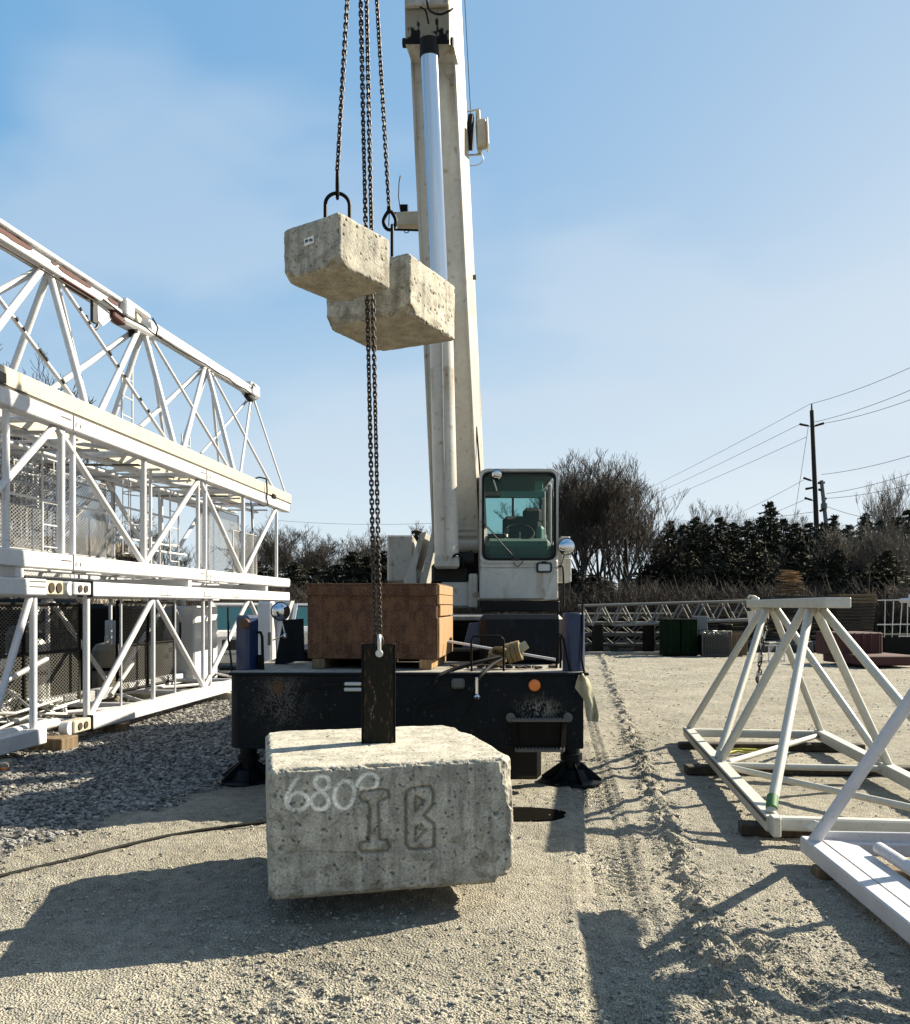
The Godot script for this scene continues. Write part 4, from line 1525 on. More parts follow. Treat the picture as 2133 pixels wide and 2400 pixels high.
	ring_frame(g, at(1275, 1330, D - 0.012), Basis(), 0.185, 0.125, 0.03, 0.014, 0.03)
	g.box(at(1275, 1317, D - 0.005), Vector3(0.06, 0.015, 0.02))
	var hd := part("headlight", g, M.rubber, cabn)
	g = Geo.new()
	g.box(at(1275, 1330, D - 0.006), Vector3(0.155, 0.095, 0.02), Basis(), 0.01)
	part("lens", g, M.lamp_glass, hd)
	g = Geo.new()
	g.bar(at(1122, 1330.5, D + 0.004), at(1305, 1330.5, D + 0.004), 0.004, 0.012, Vector3(0, 0, 1))
	part("panel_seam", g, M.dull_steel, cabn)
	g = Geo.new()
	g.prism([at(1300, 1338, D + 0.0), at(1306, 1338, D), at(1306, 1405, D), at(1272, 1405, D)], Vector3(0, 0, 0.004))
	part("corner_panel", g, M.crane_white, cabn)
	g = Geo.new()
	g.box(V(cx - 0.05, 3.262, D + 0.35), Vector3(0.70, 0.03, 0.55), Basis(), 0.012)
	part("roof_hatch", g, M.dark_trim, cabn)
	disc_mirror(cabn, at(1164, 1113, D - 0.10), 0.065, Vector3(0.0, -0.3, 1), "work_lamp")
	g = Geo.new()
	g.bar(at(1155, 1120, D - 0.06), at(1164, 1150, D - 0.02), 0.012, 0.012)
	part("lamp_bracket", g, M.galvanised, cabn)
	disc_mirror(cabn, at(1328, 1281, D - 0.05), 0.102, Vector3(0.05, -0.05, 1))
	g = Geo.new()
	g.box(at(1319, 1292, 11.2), Vector3(0.115, 0.34, 0.5), Basis(), 0.01)
	g.box(at(1321, 1338, 11.15), Vector3(0.13, 0.30, 0.5), Basis(), 0.01)
	part("side_box", g, M.crane_white, cabn)
	g = Geo.new()
	g.hose([at(1322, 1300, D), at(1318, 1315, D), at(1312, 1330, D + 0.1)], 0.007, 5)
	g.hose([at(1306, 1330, D + 0.1), at(1314, 1327, D), at(1319, 1335, D), at(1321, 1390, D + 0.1), at(1321, 1420, D + 0.1)], 0.012, 6)
	part("mirror_arm", g, M.rubber, cabn)
	g = Geo.new()
	g.box(at(1215, 1421, 10.9), Vector3(0.95, 0.13, 0.6), Basis(), 0.01)
	part("cab_mount", g, M.grease, root)

	build_deck_load()

func build_deck_load() -> void:
	# chest on the deck
	var yaw := Basis(Vector3.UP, -0.10)
	var c := V(-0.665, 1.435, F + 0.85)
	var w := 1.135
	var root := thing("tool_chest", "rust coloured wooden chest with pale orange side boards standing on the crane deck", "chest", V(-0.67, 1.052, F + 0.85))
	var g := Geo.new()
	g.box(c + yaw * Vector3(0, 0.0, 0.0), Vector3(w, 0.59, 1.10), yaw, 0.008)
	part("body", g, M.rust_board, root)
	g = Geo.new()
	g.box(c + yaw * Vector3(0, 0.352, 0.0), Vector3(w + 0.02, 0.014, 1.15), yaw, 0.006)
	g.box(c + yaw * Vector3(0, 0.300, 0.562), Vector3(w + 0.01, 0.09, 0.022), yaw, 0.006)
	part("lid", g, M.rust_board, root)
	var y := [0.305, 0.218, 0.123, -0.11]
	var hh := [0.084, 0.082, 0.094, 0.345]
	for i in 4:
		g = Geo.new()
		g.box(c + yaw * Vector3(w * 0.5 + 0.012, y[i], 0.0 - (0.03 if i == 2 else 0.0)), Vector3(0.024, hh[i], 1.11 - (0.07 if i == 2 else 0.0)), yaw, 0.004)
		part("board", g, M.orange_wood, root)
	for s in [-1.0, 0.0, 1.0]:
		g = Geo.new()
		g.box(c + yaw * Vector3(s * 0.47, -0.338, 0.0), Vector3(0.11, 0.085, 1.12), yaw, 0.006)
		part("skid", g, M.orange_wood if s > 0.5 else M.timber, root)
	# clutter to the right of it
	g = Geo.new()
	g.tube(at(1050, 1503, F + 0.55), at(1172, 1524, F + 0.42), 0.011, -1, 8)
	g.tube(at(1172, 1524, F + 0.42), at(1302, 1546, F + 0.30), 0.011, -1, 8)
	single("broom_handle", g, M.white_paint, "thin white pole lying across the clutter on the crane deck", "pole", at(1172, 1540, F + 0.42))
	rng.seed = 77
	var b := thing("strap_bundle", "bundle of dirty tan webbing straps and wound sling on the crane deck", "straps", at(1180, 1560, F + 0.35))
	for k in 5:
		g = Geo.new()
		var ps := []
		for i in 16:
			var a := TAU * i / 15.0
			ps.append(at(1166 + 18.0 * cos(a) + rng.randf_range(-3, 3), 1535 + 10.0 * sin(a) + 4.0 * k - 6.0, F + 0.32 + 0.05 * k + 0.05 * sin(a * 2.0)))
		g.path(ps, 0.017, 6)
		part("strap", g, M.strap, b)
	for k in 3:
		g = Geo.new()
		var o := at(1193 + 11.0 * k, 1531 - 3.0 * k, F + 0.36)
		g.lathe(o, Vector3(1, 0.25, 0.2), [Vector2(0.05, -0.02), Vector2(0.088, -0.018), Vector2(0.088, 0.018), Vector2(0.05, 0.02)], 16)
		part("wound_sling", g, M.strap, b)
	g = Geo.new()
	g.tube(at(1215, 1522, F + 0.36), at(1235, 1510, F + 0.36), 0.045, 0.036, 14)
	single("plastic_cup", g, M.tarp, "short pale plastic sleeve lying on the wound slings on the crane deck", "sleeve", at(1225, 1520, F + 0.36))
	g = Geo.new()
	g.hose([at(1172, 1540, F + 0.2), at(1120, 1552, F + 0.1), at(1060, 1570, F + 0.02), at(1030, 1583, F - 0.05), at(1021, 1592, F - 0.06), at(1019, 1604, F - 0.06)], 0.017, 8)
	single("air_hose", g, M.rubber, "black hose from the strap bundle over the deck edge beside the chest", "hose", at(1060, 1570, F + 0.02))
	g = Geo.new()
	g.hose([at(1180, 1543, F + 0.2), at(1150, 1560, F + 0.08), at(1130, 1580, F - 0.03), at(1114, 1598, F - 0.07), at(1105, 1622, F - 0.08)], 0.015, 8)
	single("air_hose", g, M.rubber, "black hose from the strap bundle down to the hanging chrome fitting", "hose", at(1150, 1560, F + 0.08))
	g = Geo.new()
	rng.seed = 78
	for i in 26:
		var o := at(rng.randf_range(1060, 1300), 1556, F + rng.randf_range(0.25, 0.6))
		o.y = 1.056
		g.box(o + Vector3(0, 0.012, 0), Vector3(rng.randf_range(0.02, 0.10), 0.02, rng.randf_range(0.015, 0.05)), Basis(Vector3.UP, rng.randf() * 3.0), 0.004)
	var deb := single("debris", g, M.old_timber, "small dark scraps littering the crane deck", "scraps", V(0.3, 1.05, F + 0.4), "", "stuff")
	deb.set_meta("kind", "stuff")
	# plastic sheet hanging at the right corner
	var pts := PackedVector3Array()
	var out := [[1355, 1583, 1366, 1578], [1350, 1598, 1378, 1590], [1347, 1612, 1388, 1612], [1356, 1624, 1394, 1636], [1368, 1640, 1400, 1660], [1371, 1662, 1403, 1678], [1376, 1690, 1402, 1692]]
	for q in out:
		for i in 7:
			var t := i / 6.0
			var p := at(lerpf(q[0], q[2], t), lerpf(q[1], q[3], t), F - 0.03 + 0.03 * sin(t * 9.0 + q[1] * 0.05))
			pts.append(p)
	g = Geo.new()
	g.sheet(7, out.size(), pts, PackedColorArray(), Vector3(0, 0, 1))
	single("plastic_sheet", g, M.tarp, "torn yellowish plastic sheet hanging from the right corner of the crane deck", "sheet", at(1365, 1600, F))

# ---------------------------------------------------------------- white lattice sections on the left
func L(s: float, w: float, h: float) -> Vector3:   # along the stack, back from its right face, up
	w += 0.0875   # the right face was measured; chords are centred behind it
	return V(-5.298 + 0.0945 * s - 0.9956 * w, h, s + 0.0941 * w)

func mesh_panel(g: Geo, a: Vector3, b: Vector3, low: float, high: float, pitch: float, r: float) -> void:
	# expanded metal: two families of slanting strands clipped to the panel
	var along := b - a
	var w := along.length()
	along = along.normalized()
	var h := high - low
	var slope := 0.62
	var n := int((w + h / slope) / pitch)
	for dir in [1.0, -1.0]:
		for i in n + 1:
			var x0: float = i * pitch - (h / slope if dir > 0.0 else 0.0)
			var x1: float = x0 + dir * h / slope if dir > 0.0 else x0 - h / slope
			# clip to 0..w
			var t0 := 0.0
			var t1 := 1.0
			var dx := x1 - x0
			for lim in [[0.0, 1.0], [w, -1.0]]:
				var e: float = (lim[0] - x0) / dx
				if dx * lim[1] > 0.0: t0 = maxf(t0, e)
				else: t1 = minf(t1, e)
			if t1 - t0 < 0.02: continue
			var p := a + along * (x0 + dx * t0)
			var q := a + along * (x0 + dx * t1)
			p.y = low + h * t0
			q.y = low + h * t1
			g.bar(p, q, r, r * 2.0, along.cross(Vector3.UP))

func rod(parent: Node3D, called: String, a: Vector3, b: Vector3, r: float, m: Material, label := "") -> MeshInstance3D:
	var g := Geo.new()
	g.tube(a, b, r, -1, 12)
	return part(called, g, m, parent, label)

func beam(parent: Node3D, called: String, a: Vector3, b: Vector3, w: float, h: float, m: Material, label := "") -> MeshInstance3D:
	var g := Geo.new()
	g.bar(a, b, w, h, Vector3.UP, 0.012)
	return part(called, g, m, parent, label)

func box_section(root: Node3D, s0: float, s1: float, lo: float, hi: float, wide: float, c: float, nodes: Array, uprights: Array) -> void:
	# four chords, zigzag braces on both sides, cross members above and below; nodes: [s, at top?]
	for w in [0.0, wide]:
		beam(root, "chord", L(s0, w, lo), L(s1, w, lo), c, c, M.white_paint)
		beam(root, "chord", L(s0, w, hi), L(s1, w, hi), c, c, M.white_paint)
		for i in nodes.size() - 1:
			var a: Array = nodes[i]
			var b: Array = nodes[i + 1]
			rod(root, "diagonal", L(a[0], w, hi - c * 0.4 if a[1] else lo + c * 0.4), L(b[0], w, hi - c * 0.4 if b[1] else lo + c * 0.4), 0.039, M.white_paint)
		for u in uprights:
			rod(root, "upright", L(u[0], w, lo + c * 0.4), L(u[0], w, hi - c * 0.4), u[1] * 0.72, M.white_paint)
	for i in nodes.size():
		var a: Array = nodes[i]
		for h in [lo, hi]:
			rod(root, "cross_member", L(a[0], 0, h), L(a[0], wide, h), 0.038, M.white_paint)
		if i < nodes.size() - 1:
			rod(root, "floor_brace", L(a[0], 0.0 if i % 2 else wide, hi), L(nodes[i + 1][0], wide if i % 2 else 0.0, hi), 0.028, M.white_paint)
			rod(root, "floor_brace", L(a[0], 0.0 if i % 2 else wide, lo), L(nodes[i + 1][0], wide if i % 2 else 0.0, lo), 0.028, M.white_paint)

func joint(root: Node3D, s: float, h: float, c: float, side := 0.0) -> void:
	# cover plate and seam where two lengths of chord meet
	var g := Geo.new()
	var o := L(s, -c * 0.5 - 0.004, h)
	var u := (L(s + 1.0, 0, h) - L(s, 0, h)).normalized()
	g.bar(o - Vector3(0, c * 0.55, 0), o + Vector3(0, c * 0.55, 0), 0.006, 0.016, u)
	for k in 2:
		g.bar(o + u * (0.05 + 0.10 * k) - Vector3(0, 0.035, 0), o + u * (0.06 + 0.10 * k) + Vector3(0, 0.01, 0), 0.006, 0.010, u)
	g.bar(o - u * 0.25 + Vector3(0, 0.02, 0), o - u * 0.04 + Vector3(0, 0.02, 0), 0.008, 0.008)
	part("joint_plate", g, M.dull_steel, root)

func ladder(root: Node3D, s: float, w: float, lo: float, hi: float, cage := true) -> void:
	var g := Geo.new()
	for e in [-0.17, 0.17]:
		g.tube(L(s + e, w, lo), L(s + e, w, hi), 0.014, -1, 6)
	var h := lo + 0.15
	while h < hi:
		g.tube(L(s - 0.17, w, h), L(s + 0.17, w, h), 0.010, -1, 5)
		h += 0.28
	if cage:
		for k in int((hi - lo) / 0.45):
			var ps := []
			for i in 9:
				var a := PI * i / 8.0
				ps.append(L(s + 0.33 * cos(a), w + 0.33 * sin(a), lo + 0.2 + 0.45 * k))
			g.path(ps, 0.009, 5)
		for i in [1, 3, 5, 7]:
			var a: float = PI * i / 8.0
			g.tube(L(s + 0.33 * cos(a), w + 0.33 * sin(a), lo + 0.2), L(s + 0.33 * cos(a), w + 0.33 * sin(a), hi - 0.1), 0.008, -1, 5)
	part("ladder", g, M.white_paint, root)

func build_white_stack() -> void:
	var group := "white lattice crane sections stacked on the left"
	var c := 0.175
	# lower section, the long one behind the gap
	var a := thing("lattice_section", "long white box lattice section on the ground reaching to the crane, lowest of the stack", "lattice section", L(14.5, 0.8, 0.1), group)
	box_section(a, 10.42, 18.7, 0.205, 1.80, 1.55, c, [[10.5, false], [12.25, true], [14.1, false], [16.3, true], [18.3, false]], [[10.43, 0.055], [12.24, 0.042], [14.06, 0.04], [14.36, 0.045], [17.0, 0.05], [18.45, 0.06]])
	for q in [[11.4, 0.012], [13.1, 0.012]]:
		rod(a, "tie_rod", L(q[0], 0.05, 0.3), L(q[0], 0.05, 1.72), 0.014, M.white_paint)
	for s in [12.3, 13.9, 15.2]:   # bracket outlines welded on the top chord
		var g := Geo.new()
		var o := L(s, -c * 0.5 - 0.003, 1.80)
		var u := (L(1, 0, 0) - L(0, 0, 0)).normalized()
		g.bar(o - Vector3(0, 0.05, 0), o + Vector3(0, 0.03, 0), 0.006, 0.008, u)
		g.bar(o - Vector3(0, 0.05, 0), o - Vector3(0, 0.05, 0) + u * 0.36, 0.008, 0.006)
		g.bar(o - Vector3(0, 0.05, 0) + u * 0.2, o + Vector3(0, 0.01, 0) + u * 0.2, 0.006, 0.008, u)
		part("bracket", g, M.dull_steel, a)
	for h in [1.80, 0.205]:
		for w in [0.0, 1.55]:   # coupling ends: black mouth, box, eye with two pin holes
			var g := Geo.new()
			g.bar(L(10.415, w, h), L(10.40, w, h), c + 0.02, c + 0.02)
			var e := part("coupling", g, M.dark_trim, a)
			g = Geo.new()
			g.bar(L(10.40, w, h), L(10.02, w, h), c - 0.02, c - 0.03, Vector3.UP, 0.01)
			part("coupling_box", g, M.white_paint if h > 1.0 else M.cream_paint, e)
			g = Geo.new()
			g.tube(L(9.99, w - 0.05, h), L(9.99, w + 0.05, h), 0.08, -1, 20)
			part("coupling_eye", g, M.white_paint, e)
			g = Geo.new()
			for k in 2:
				g.lathe(L(10.14 + 0.13 * k, w - c * 0.5 + 0.005, h), L(0, -1, 0) - L(0, 0, 0), [Vector2(0.042, 0.0), Vector2(0.042, 0.008), Vector2(0.0, 0.008)], 16)
			part("pin_hole", g, M.old_timber, e)
	rod(a, "pipe", L(7.0, 0.35, 0.21), L(10.3, 0.35, 0.21), 0.07, M.white_paint)
	rod(a, "pipe", L(7.2, 0.15, 0.29), L(9.95, 0.10, 0.27), 0.055, M.white_paint)
	# lower section, near
	var b := thing("lattice_section", "white box lattice section at the left edge, near end with brown pin holes", "lattice section", L(7.8, 0.8, 0.1), group)
	box_section(b, 5.0, 9.45, 0.205, 1.80, 1.55, c, [[5.2, false], [7.3, true], [8.55, false], [9.28, true]], [[9.33, 0.055]])
	for w in [0.0, 1.55]:
		var g := Geo.new()
		g.bar(L(9.45, w, 1.80), L(9.80, w, 1.80), c - 0.03, c - 0.02, Vector3.UP, 0.01)
		var e := part("coupling", g, M.cream_paint, b)
		g = Geo.new()
		for k in 2:
			g.lathe(L(9.55 + 0.15 * k, w - c * 0.5 + 0.01, 1.80), L(0, -1, 0) - L(0, 0, 0), [Vector2(0.055, 0.0), Vector2(0.055, 0.008), Vector2(0.0, 0.008)], 16)
		part("pin_hole", g, M.old_timber, e)
	for s in [9.18, 9.22]:
		var g := Geo.new()
		g.bar(L(9.12, -c * 0.5 - 0.003, 1.86 - (s - 9.18) * 1.4), L(9.42, -c * 0.5 - 0.003, 1.86 - (s - 9.18) * 1.4), 0.008, 0.010)
		part("bracket", g, M.dull_steel, b)
	# upper section
	var d := thing("lattice_section", "white box lattice section with mesh panels and ladders inside, right under the cream jib", "lattice section", L(12.5, 0.8, 2.0), group)
	box_section(d, 6.0, 18.7, 2.09, 3.69, 1.55, c, [[6.0, false], [8.0, false], [9.75, true], [11.95, false], [13.9, true], [15.98, false], [18.0, true]],
		[[8.85, 0.05], [9.88, 0.055], [10.12, 0.048], [11.95, 0.05], [13.85, 0.045], [14.15, 0.048], [15.98, 0.05], [18.02, 0.045]])
	for s in [9.98, 14.0]:
		joint(d, s, 3.69, c)
		joint(d, s, 2.09, c)
	for q in [[12.7, 0.25], [9.15, 0.7], [14.9, 1.1], [16.6, 0.9], [17.4, 0.3]]:
		rod(d, "tie_rod", L(q[0], q[1], 2.2), L(q[0], q[1], 3.6), 0.024, M.white_paint)
	for q in [[10.2, 13.0, 0.95, 2.3, 3.3], [11.2, 13.6, 1.4, 2.2, 3.5], [15.0, 17.0, 0.45, 2.2, 3.35], [15.6, 16.9, 0.05, 2.2, 2.95], [6.8, 8.7, 1.2, 2.3, 3.6]]:
		var g := Geo.new()
		mesh_panel(g, L(q[0], q[2], 0), L(q[1], q[2], 0), q[3], q[4], 0.075, 0.0035)
		var mp := part("mesh_panel", g, M.mesh_grey, d)
		g = Geo.new()
		g.path([L(q[0], q[2], q[3]), L(q[1], q[2], q[3]), L(q[1], q[2], q[4]), L(q[0], q[2], q[4])], 0.012, 6, true)
		part("panel_frame", g, M.mesh_grey, mp)
	ladder(d, 11.1, 0.85, 2.2, 3.6)
	ladder(d, 13.2, 0.55, 2.2, 3.6)
	ladder(d, 14.7, 0.75, 2.2, 3.5, false)
	for q in [[2.95, 0.9, 9.2, 12.6], [2.62, 0.85, 12.9, 15.0], [3.15, 1.1, 10.5, 15.5], [2.45, 0.5, 13.0, 14.6]]:
		rod(d, "hand_rail", L(q[2], q[1], q[0]), L(q[3], q[1], q[0]), 0.018, M.white_paint)
	for k in 9:   # grating boards and angle bars under the roof of the section
		var s := 8.2 + 1.15 * k
		beam(d, "deck_bar", L(s, 0.15, 3.60), L(s + 0.1, 1.4, 3.60), 0.07, 0.03, M.white_paint)
		beam(d, "deck_bar", L(s + 0.5, 0.15, 3.56), L(s + 0.35, 1.4, 3.56), 0.12, 0.02, M.dull_steel if k % 3 == 0 else M.mesh_grey)
	for w in [0.55, 1.0]:
		beam(d, "deck_rail", L(7.0, w, 3.57), L(18.4, w, 3.57), 0.10, 0.04, M.white_paint)
	for w in [0.5, 1.1]:
		beam(d, "deck_rail", L(8.0, w, 2.06), L(18.6, w, 2.06), 0.22, 0.03, M.white_paint)
	var g2 := Geo.new()
	g2.bar(L(18.7, 0, 3.69), L(18.82, 0, 3.68), 0.13, 0.15, Vector3.UP, 0.02)
	part("end_cap", g2, M.dark_trim, d)
	g2 = Geo.new()
	g2.bar(L(18.7, 0, 2.10), L(18.9, 0, 2.10), 0.10, 0.13, Vector3.UP, 0.01)
	part("end_lug", g2, M.dull_steel, d)
	# black strap round the two top chords, and its tail
	var st := Geo.new()
	st.path([L(17.02, -0.105, 4.07), L(17.06, -0.11, 3.85), L(17.02, -0.11, 3.70), L(17.12, -0.11, 3.58), L(16.9, -0.09, 3.53), L(16.8, -0.02, 3.56)], 0.016, 6)
	st.path([L(17.02, -0.105, 4.07), L(16.98, 0.02, 4.10), L(16.95, 0.12, 4.06)], 0.016, 6)
	st.box(L(17.55, -0.10, 3.80), Vector3(0.04, 0.08, 0.26), Basis(), 0.01)
	st.path([L(16.3, -0.04, 3.56), L(16.28, -0.06, 3.3), L(16.33, -0.06, 3.0)], 0.012, 6)
	single("lashing_strap", st, M.rubber, "black lashing strap round the cream chord and the white chord below it", "strap", L(17.0, -0.1, 3.5))
	# triangular jib on top
	var j := thing("jib_section", "triangular jib with cream lower chord and red primed top chord, topmost of the stack", "jib", L(13.0, 0.5, 3.8), group)
	for w in [0.02, 1.12]:
		beam(j, "lower_chord", L(6.5, w, 3.90), L(18.9, w, 3.90), 0.17, 0.205, M.cream_paint)
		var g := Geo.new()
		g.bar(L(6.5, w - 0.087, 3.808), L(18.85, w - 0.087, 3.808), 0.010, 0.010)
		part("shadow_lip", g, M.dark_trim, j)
	var ap := func(s: float) -> Vector3:
		return L(s, 0.57, 5.74 + 0.038 * (s - 10.0))
	# top chord: two flanges with a red web between, then a plain tube
	var u := (L(1, 0, 0) - L(0, 0, 0)).normalized()
	for q in [[0.085, 0.055], [-0.085, 0.06]]:
		var g := Geo.new()
		g.bar(ap.call(6.5) + Vector3(0, q[0], 0), ap.call(12.3) + Vector3(0, q[0], 0), 0.20, q[1], Vector3.UP, 0.01)
		part("top_flange", g, M.white_paint, j)
	var gw := Geo.new()
	gw.bar(ap.call(6.5), ap.call(12.3), 0.10, 0.13)
	var web := part("top_web", gw, M.white_paint, j)
	rng.seed = 61
	for q in [[6.5, 10.15, 0.014, 0.045, 0.056], [10.72, 11.5, 0.010, 0.040, 0.056], [10.55, 10.68, 0.02, 0.03, 0.056], [11.95, 12.28, 0.012, 0.042, 0.056]]:   # bare primer where the paint has gone, ragged at the rim
		gw = Geo.new()
		var rim := []
		var cnt := int((q[1] - q[0]) / 0.09) + 2
		for i in cnt: rim.append(ap.call(lerpf(q[0], q[1], i / float(cnt - 1))) + Vector3(q[4], q[2] + q[3] * rng.randf_range(0.55, 1.0) * (0.3 if i == 0 or i == cnt - 1 else 1.0), 0))
		for i in cnt: rim.append(ap.call(lerpf(q[1], q[0], i / float(cnt - 1))) + Vector3(q[4], q[2] - q[3] * rng.randf_range(0.55, 1.0) * (0.3 if i == 0 or i == cnt - 1 else 1.0), 0))
		gw.prism(rim, Vector3(0.004, 0, 0))
		part("primer_patch", gw, M.red_primer, web)
	gw = Geo.new()
	gw.bar(ap.call(10.75) + Vector3(0.03, -0.118, 0), ap.call(11.55) + Vector3(0.03, -0.118, 0), 0.14, 0.012)
	part("primer_patch", gw, M.red_primer, web)
	gw = Geo.new()
	gw.bar(ap.call(13.2), ap.call(18.0), 0.17, 0.19, Vector3.UP, 0.03)
	part("top_chord", gw, M.white_paint, j)
	# trolley head between the two lengths
	gw = Geo.new()
	gw.bar(ap.call(12.35) + Vector3(0, 0.10, 0), ap.call(13.1) + Vector3(0, 0.08, 0), 0.30, 0.10, Vector3.UP, 0.03)
	gw.bar(ap.call(12.3) + Vector3(0, -0.16, 0), ap.call(13.4) + Vector3(0, -0.12, 0), 0.24, 0.12, Vector3.UP, 0.04)
	gw.bar(ap.call(12.3) + Vector3(0.05, 0, 0), ap.call(12.55) + Vector3(0.05, 0, 0), 0.22, 0.24, Vector3.UP, 0.02)
	var head := part("pulley_head", gw, M.white_paint, j)
	gw = Geo.new()
	gw.tube(ap.call(12.8) + Vector3(0.10, 0.02, 0), ap.call(12.8) + Vector3(-0.10, 0.02, 0), 0.10, -1, 18)
	part("pulley", gw, M.cream_paint, head)
	gw = Geo.new()
	gw.bar(ap.call(12.05) + Vector3(0.03, -0.15, 0), ap.call(12.4) + Vector3(0.03, -0.18, 0), 0.14, 0.13, Vector3.UP, 0.02)
	part("primer_patch", gw, M.red_primer, head)
	gw = Geo.new()
	gw.tube(ap.call(12.75) + Vector3(0.03, -0.16, 0), ap.call(12.77) + Vector3(0.03, -0.30, 0), 0.065, -1, 14)
	part("buffer", gw, M.rubber, head)
	gw = Geo.new()
	gw.bar(ap.call(11.62) + Vector3(0.03, -0.1, 0), ap.call(11.62) + Vector3(0.03, -0.42, 0), 0.04, 0.11, u)
	var hk := []
	for i in 9:
		var t := PI * i / 8.0
		hk.append(ap.call(11.58) + u * (0.15 * cos(t)) + Vector3(0.03, -0.38 - 0.13 * sin(t), 0))
	gw.path(hk, 0.022, 8)
	part("rope_guide", gw, M.dark_trim, j)
	gw = Geo.new()
	gw.prism([ap.call(11.7) + Vector3(0.04, -0.12, 0), ap.call(12.2) + Vector3(0.04, -0.16, 0), ap.call(11.85) + Vector3(0.04, -0.40, 0), ap.call(11.72) + Vector3(0.04, -0.36, 0)], Vector3(-0.012, 0, 0))
	part("guide_plate", gw, M.white_paint, j)
	# head piece at the far end
	gw = Geo.new()
	gw.bar(ap.call(17.85) + Vector3(0, 0.02, 0), ap.call(18.35) + Vector3(0, 0.02, 0), 0.26, 0.30, Vector3.UP, 0.05)
	var tip := part("tip_box", gw, M.white_paint, j)
	gw = Geo.new()
	gw.tube(ap.call(18.36), ap.call(18.46), 0.075, -1, 14)
	gw.bar(ap.call(17.7) + Vector3(0.05, -0.15, 0), ap.call(17.95) + Vector3(0.05, -0.2, 0), 0.12, 0.10, Vector3.UP, 0.02)
	part("tip_roller", gw, M.rubber, tip)
	var sn := [8.1, 10.5, 13.05, 15.6, 18.15]
	for i in sn.size():
		var s: float = sn[i]
		var up: Vector3 = ap.call(s + 0.1) - Vector3(0, 0.08, 0)
		for w in [0.02, 1.12]:
			if i < 4: rod(j, "frame_tube", up, L(s - 0.05, w, 3.98), 0.044, M.white_paint)
			if i > 0: rod(j, "frame_tube", ap.call(s - 0.02) - Vector3(0, 0.08, 0), L(sn[i - 1] + 0.28, w, 3.98), 0.042 if i < 4 else 0.026, M.white_paint)
			if i < 4: rod(j, "thin_brace", ap.call(s + 0.25) - Vector3(0, 0.08, 0), L(sn[i + 1] - 0.25, w, 3.98), 0.025, M.white_paint)
			else: rod(j, "thin_brace", up, L(18.75, w, 3.98), 0.020, M.white_paint)
		rod(j, "cross_member", L(s, 0.02, 3.92), L(s, 1.12, 3.92), 0.035, M.white_paint)
	ladder(j, 13.0, 0.75, 4.0, 5.2, false)
	ladder(j, 15.3, 0.8, 4.0, 4.6, false)
	# rope and wiring under the top chord
	gw = Geo.new()
	gw.path([ap.call(6.5) + Vector3(0.05, -0.20, 0), ap.call(10.4) + Vector3(0.08, -0.16, 0), ap.call(11.6) + Vector3(0.1, -0.17, 0)], 0.010, 6)
	part("rope", gw, M.chain_steel, j)
	gw = Geo.new()
	var wire := []
	rng.seed = 12
	for i in 22:
		wire.append(ap.call(11.7 + 0.30 * i) + Vector3(0.12, -0.10 + rng.randf_range(-0.03, 0.02), 0))
	gw.path(wire, 0.012, 5)
	gw.path([ap.call(13.2) + Vector3(0.12, 0.10, 0), ap.call(13.3) + Vector3(0.16, -0.02, 0), ap.call(13.25) + Vector3(0.15, -0.14, 0), ap.call(13.5) + Vector3(0.13, -0.12, 0)], 0.014, 5)
	gw.path([ap.call(17.75) + Vector3(0.14, 0.0, 0), ap.call(17.8) + Vector3(0.16, 0.10, 0), ap.call(17.9) + Vector3(0.16, 0.06, 0)], 0.014, 5)
	part("cable", gw, M.rubber, j)
	gw = Geo.new()
	rng.seed = 33
	for q in [[10.75, 12.8], [8.35, 10.25]]:   # bolts and clips on the thin braces
		for k in 9:
			var t := rng.randf_range(0.15, 0.95)
			var p: Vector3 = (ap.call(q[0]) - Vector3(0, 0.08, 0)).lerp(L(q[1], 0.02, 3.98), t)
			gw.box(p + Vector3(0.035, 0, 0.01), Vector3(0.02, 0.05, 0.04), Basis(Vector3.RIGHT, 0.8), 0.006)
	part("clip", gw, M.dark_trim, j)
	var tb := Geo.new()
	tb.bar(L(7.6, -0.13, 3.84), L(8.62, -0.13, 3.84), 0.06, 0.10, Vector3.UP, 0.01)
	part("end_block", tb, M.dull_steel, j)
	# packing timbers
	var tg := "packing timbers under the white sections"
	var spots := [[9.75, 0.32, 0.14, "wood packing block under the gap between the two lowest white sections"], [11.1, 0.0, 0.115, "wood packing block under the near end of the long lowest section"], [15.0, 0.0, 0.115, "pale packing timber under the far half of the long lowest section"], [6.2, 0.0, 0.115, "packing block under the section cut off by the left edge"]]
	for q in spots:
		var g := Geo.new()
		g.bar(L(q[0], -0.18, q[2] * 0.5), L(q[0] + 0.05, 1.75, q[2] * 0.5), 0.16 if q[0] != 9.75 else 0.34, q[2], Vector3.UP, 0.01)
		single("packing_timber", g, M.timber if q[0] != 15.0 else M.cream_paint, q[3], "timber", L(q[0], 0.8, 0), tg)
	for q in [[9.0, 1.95, "white spacer timber between the lowest and the second white section, near"], [17.2, 1.95, "spacer timber between the lowest and the second white section, far"], [13.4, 1.95, "spacer timber between the lowest and the second white section, middle"]]:
		var g := Geo.new()
		g.bar(L(q[0], -0.06, q[1]), L(q[0], 1.6, q[1]), 0.14, 0.115, Vector3.UP, 0.008)
		single("spacer_timber", g, M.white_paint, q[2], "timber", L(q[0], 0.8, 1.9), tg)
	var lump := Geo.new()
	lump.col = Color(0.28, 0.27, 0.25)
	lump.box(at(3, 1800, 8.6), Vector3(0.16, 0.14, 0.3), Basis(Vector3.UP, 0.3), 0.02)
	var lp := single("kerb_lump", lump, M.concrete, "broken concrete lump with an orange paint mark at the left edge", "concrete lump", at(3, 1815, 8.6))
	lump = Geo.new()
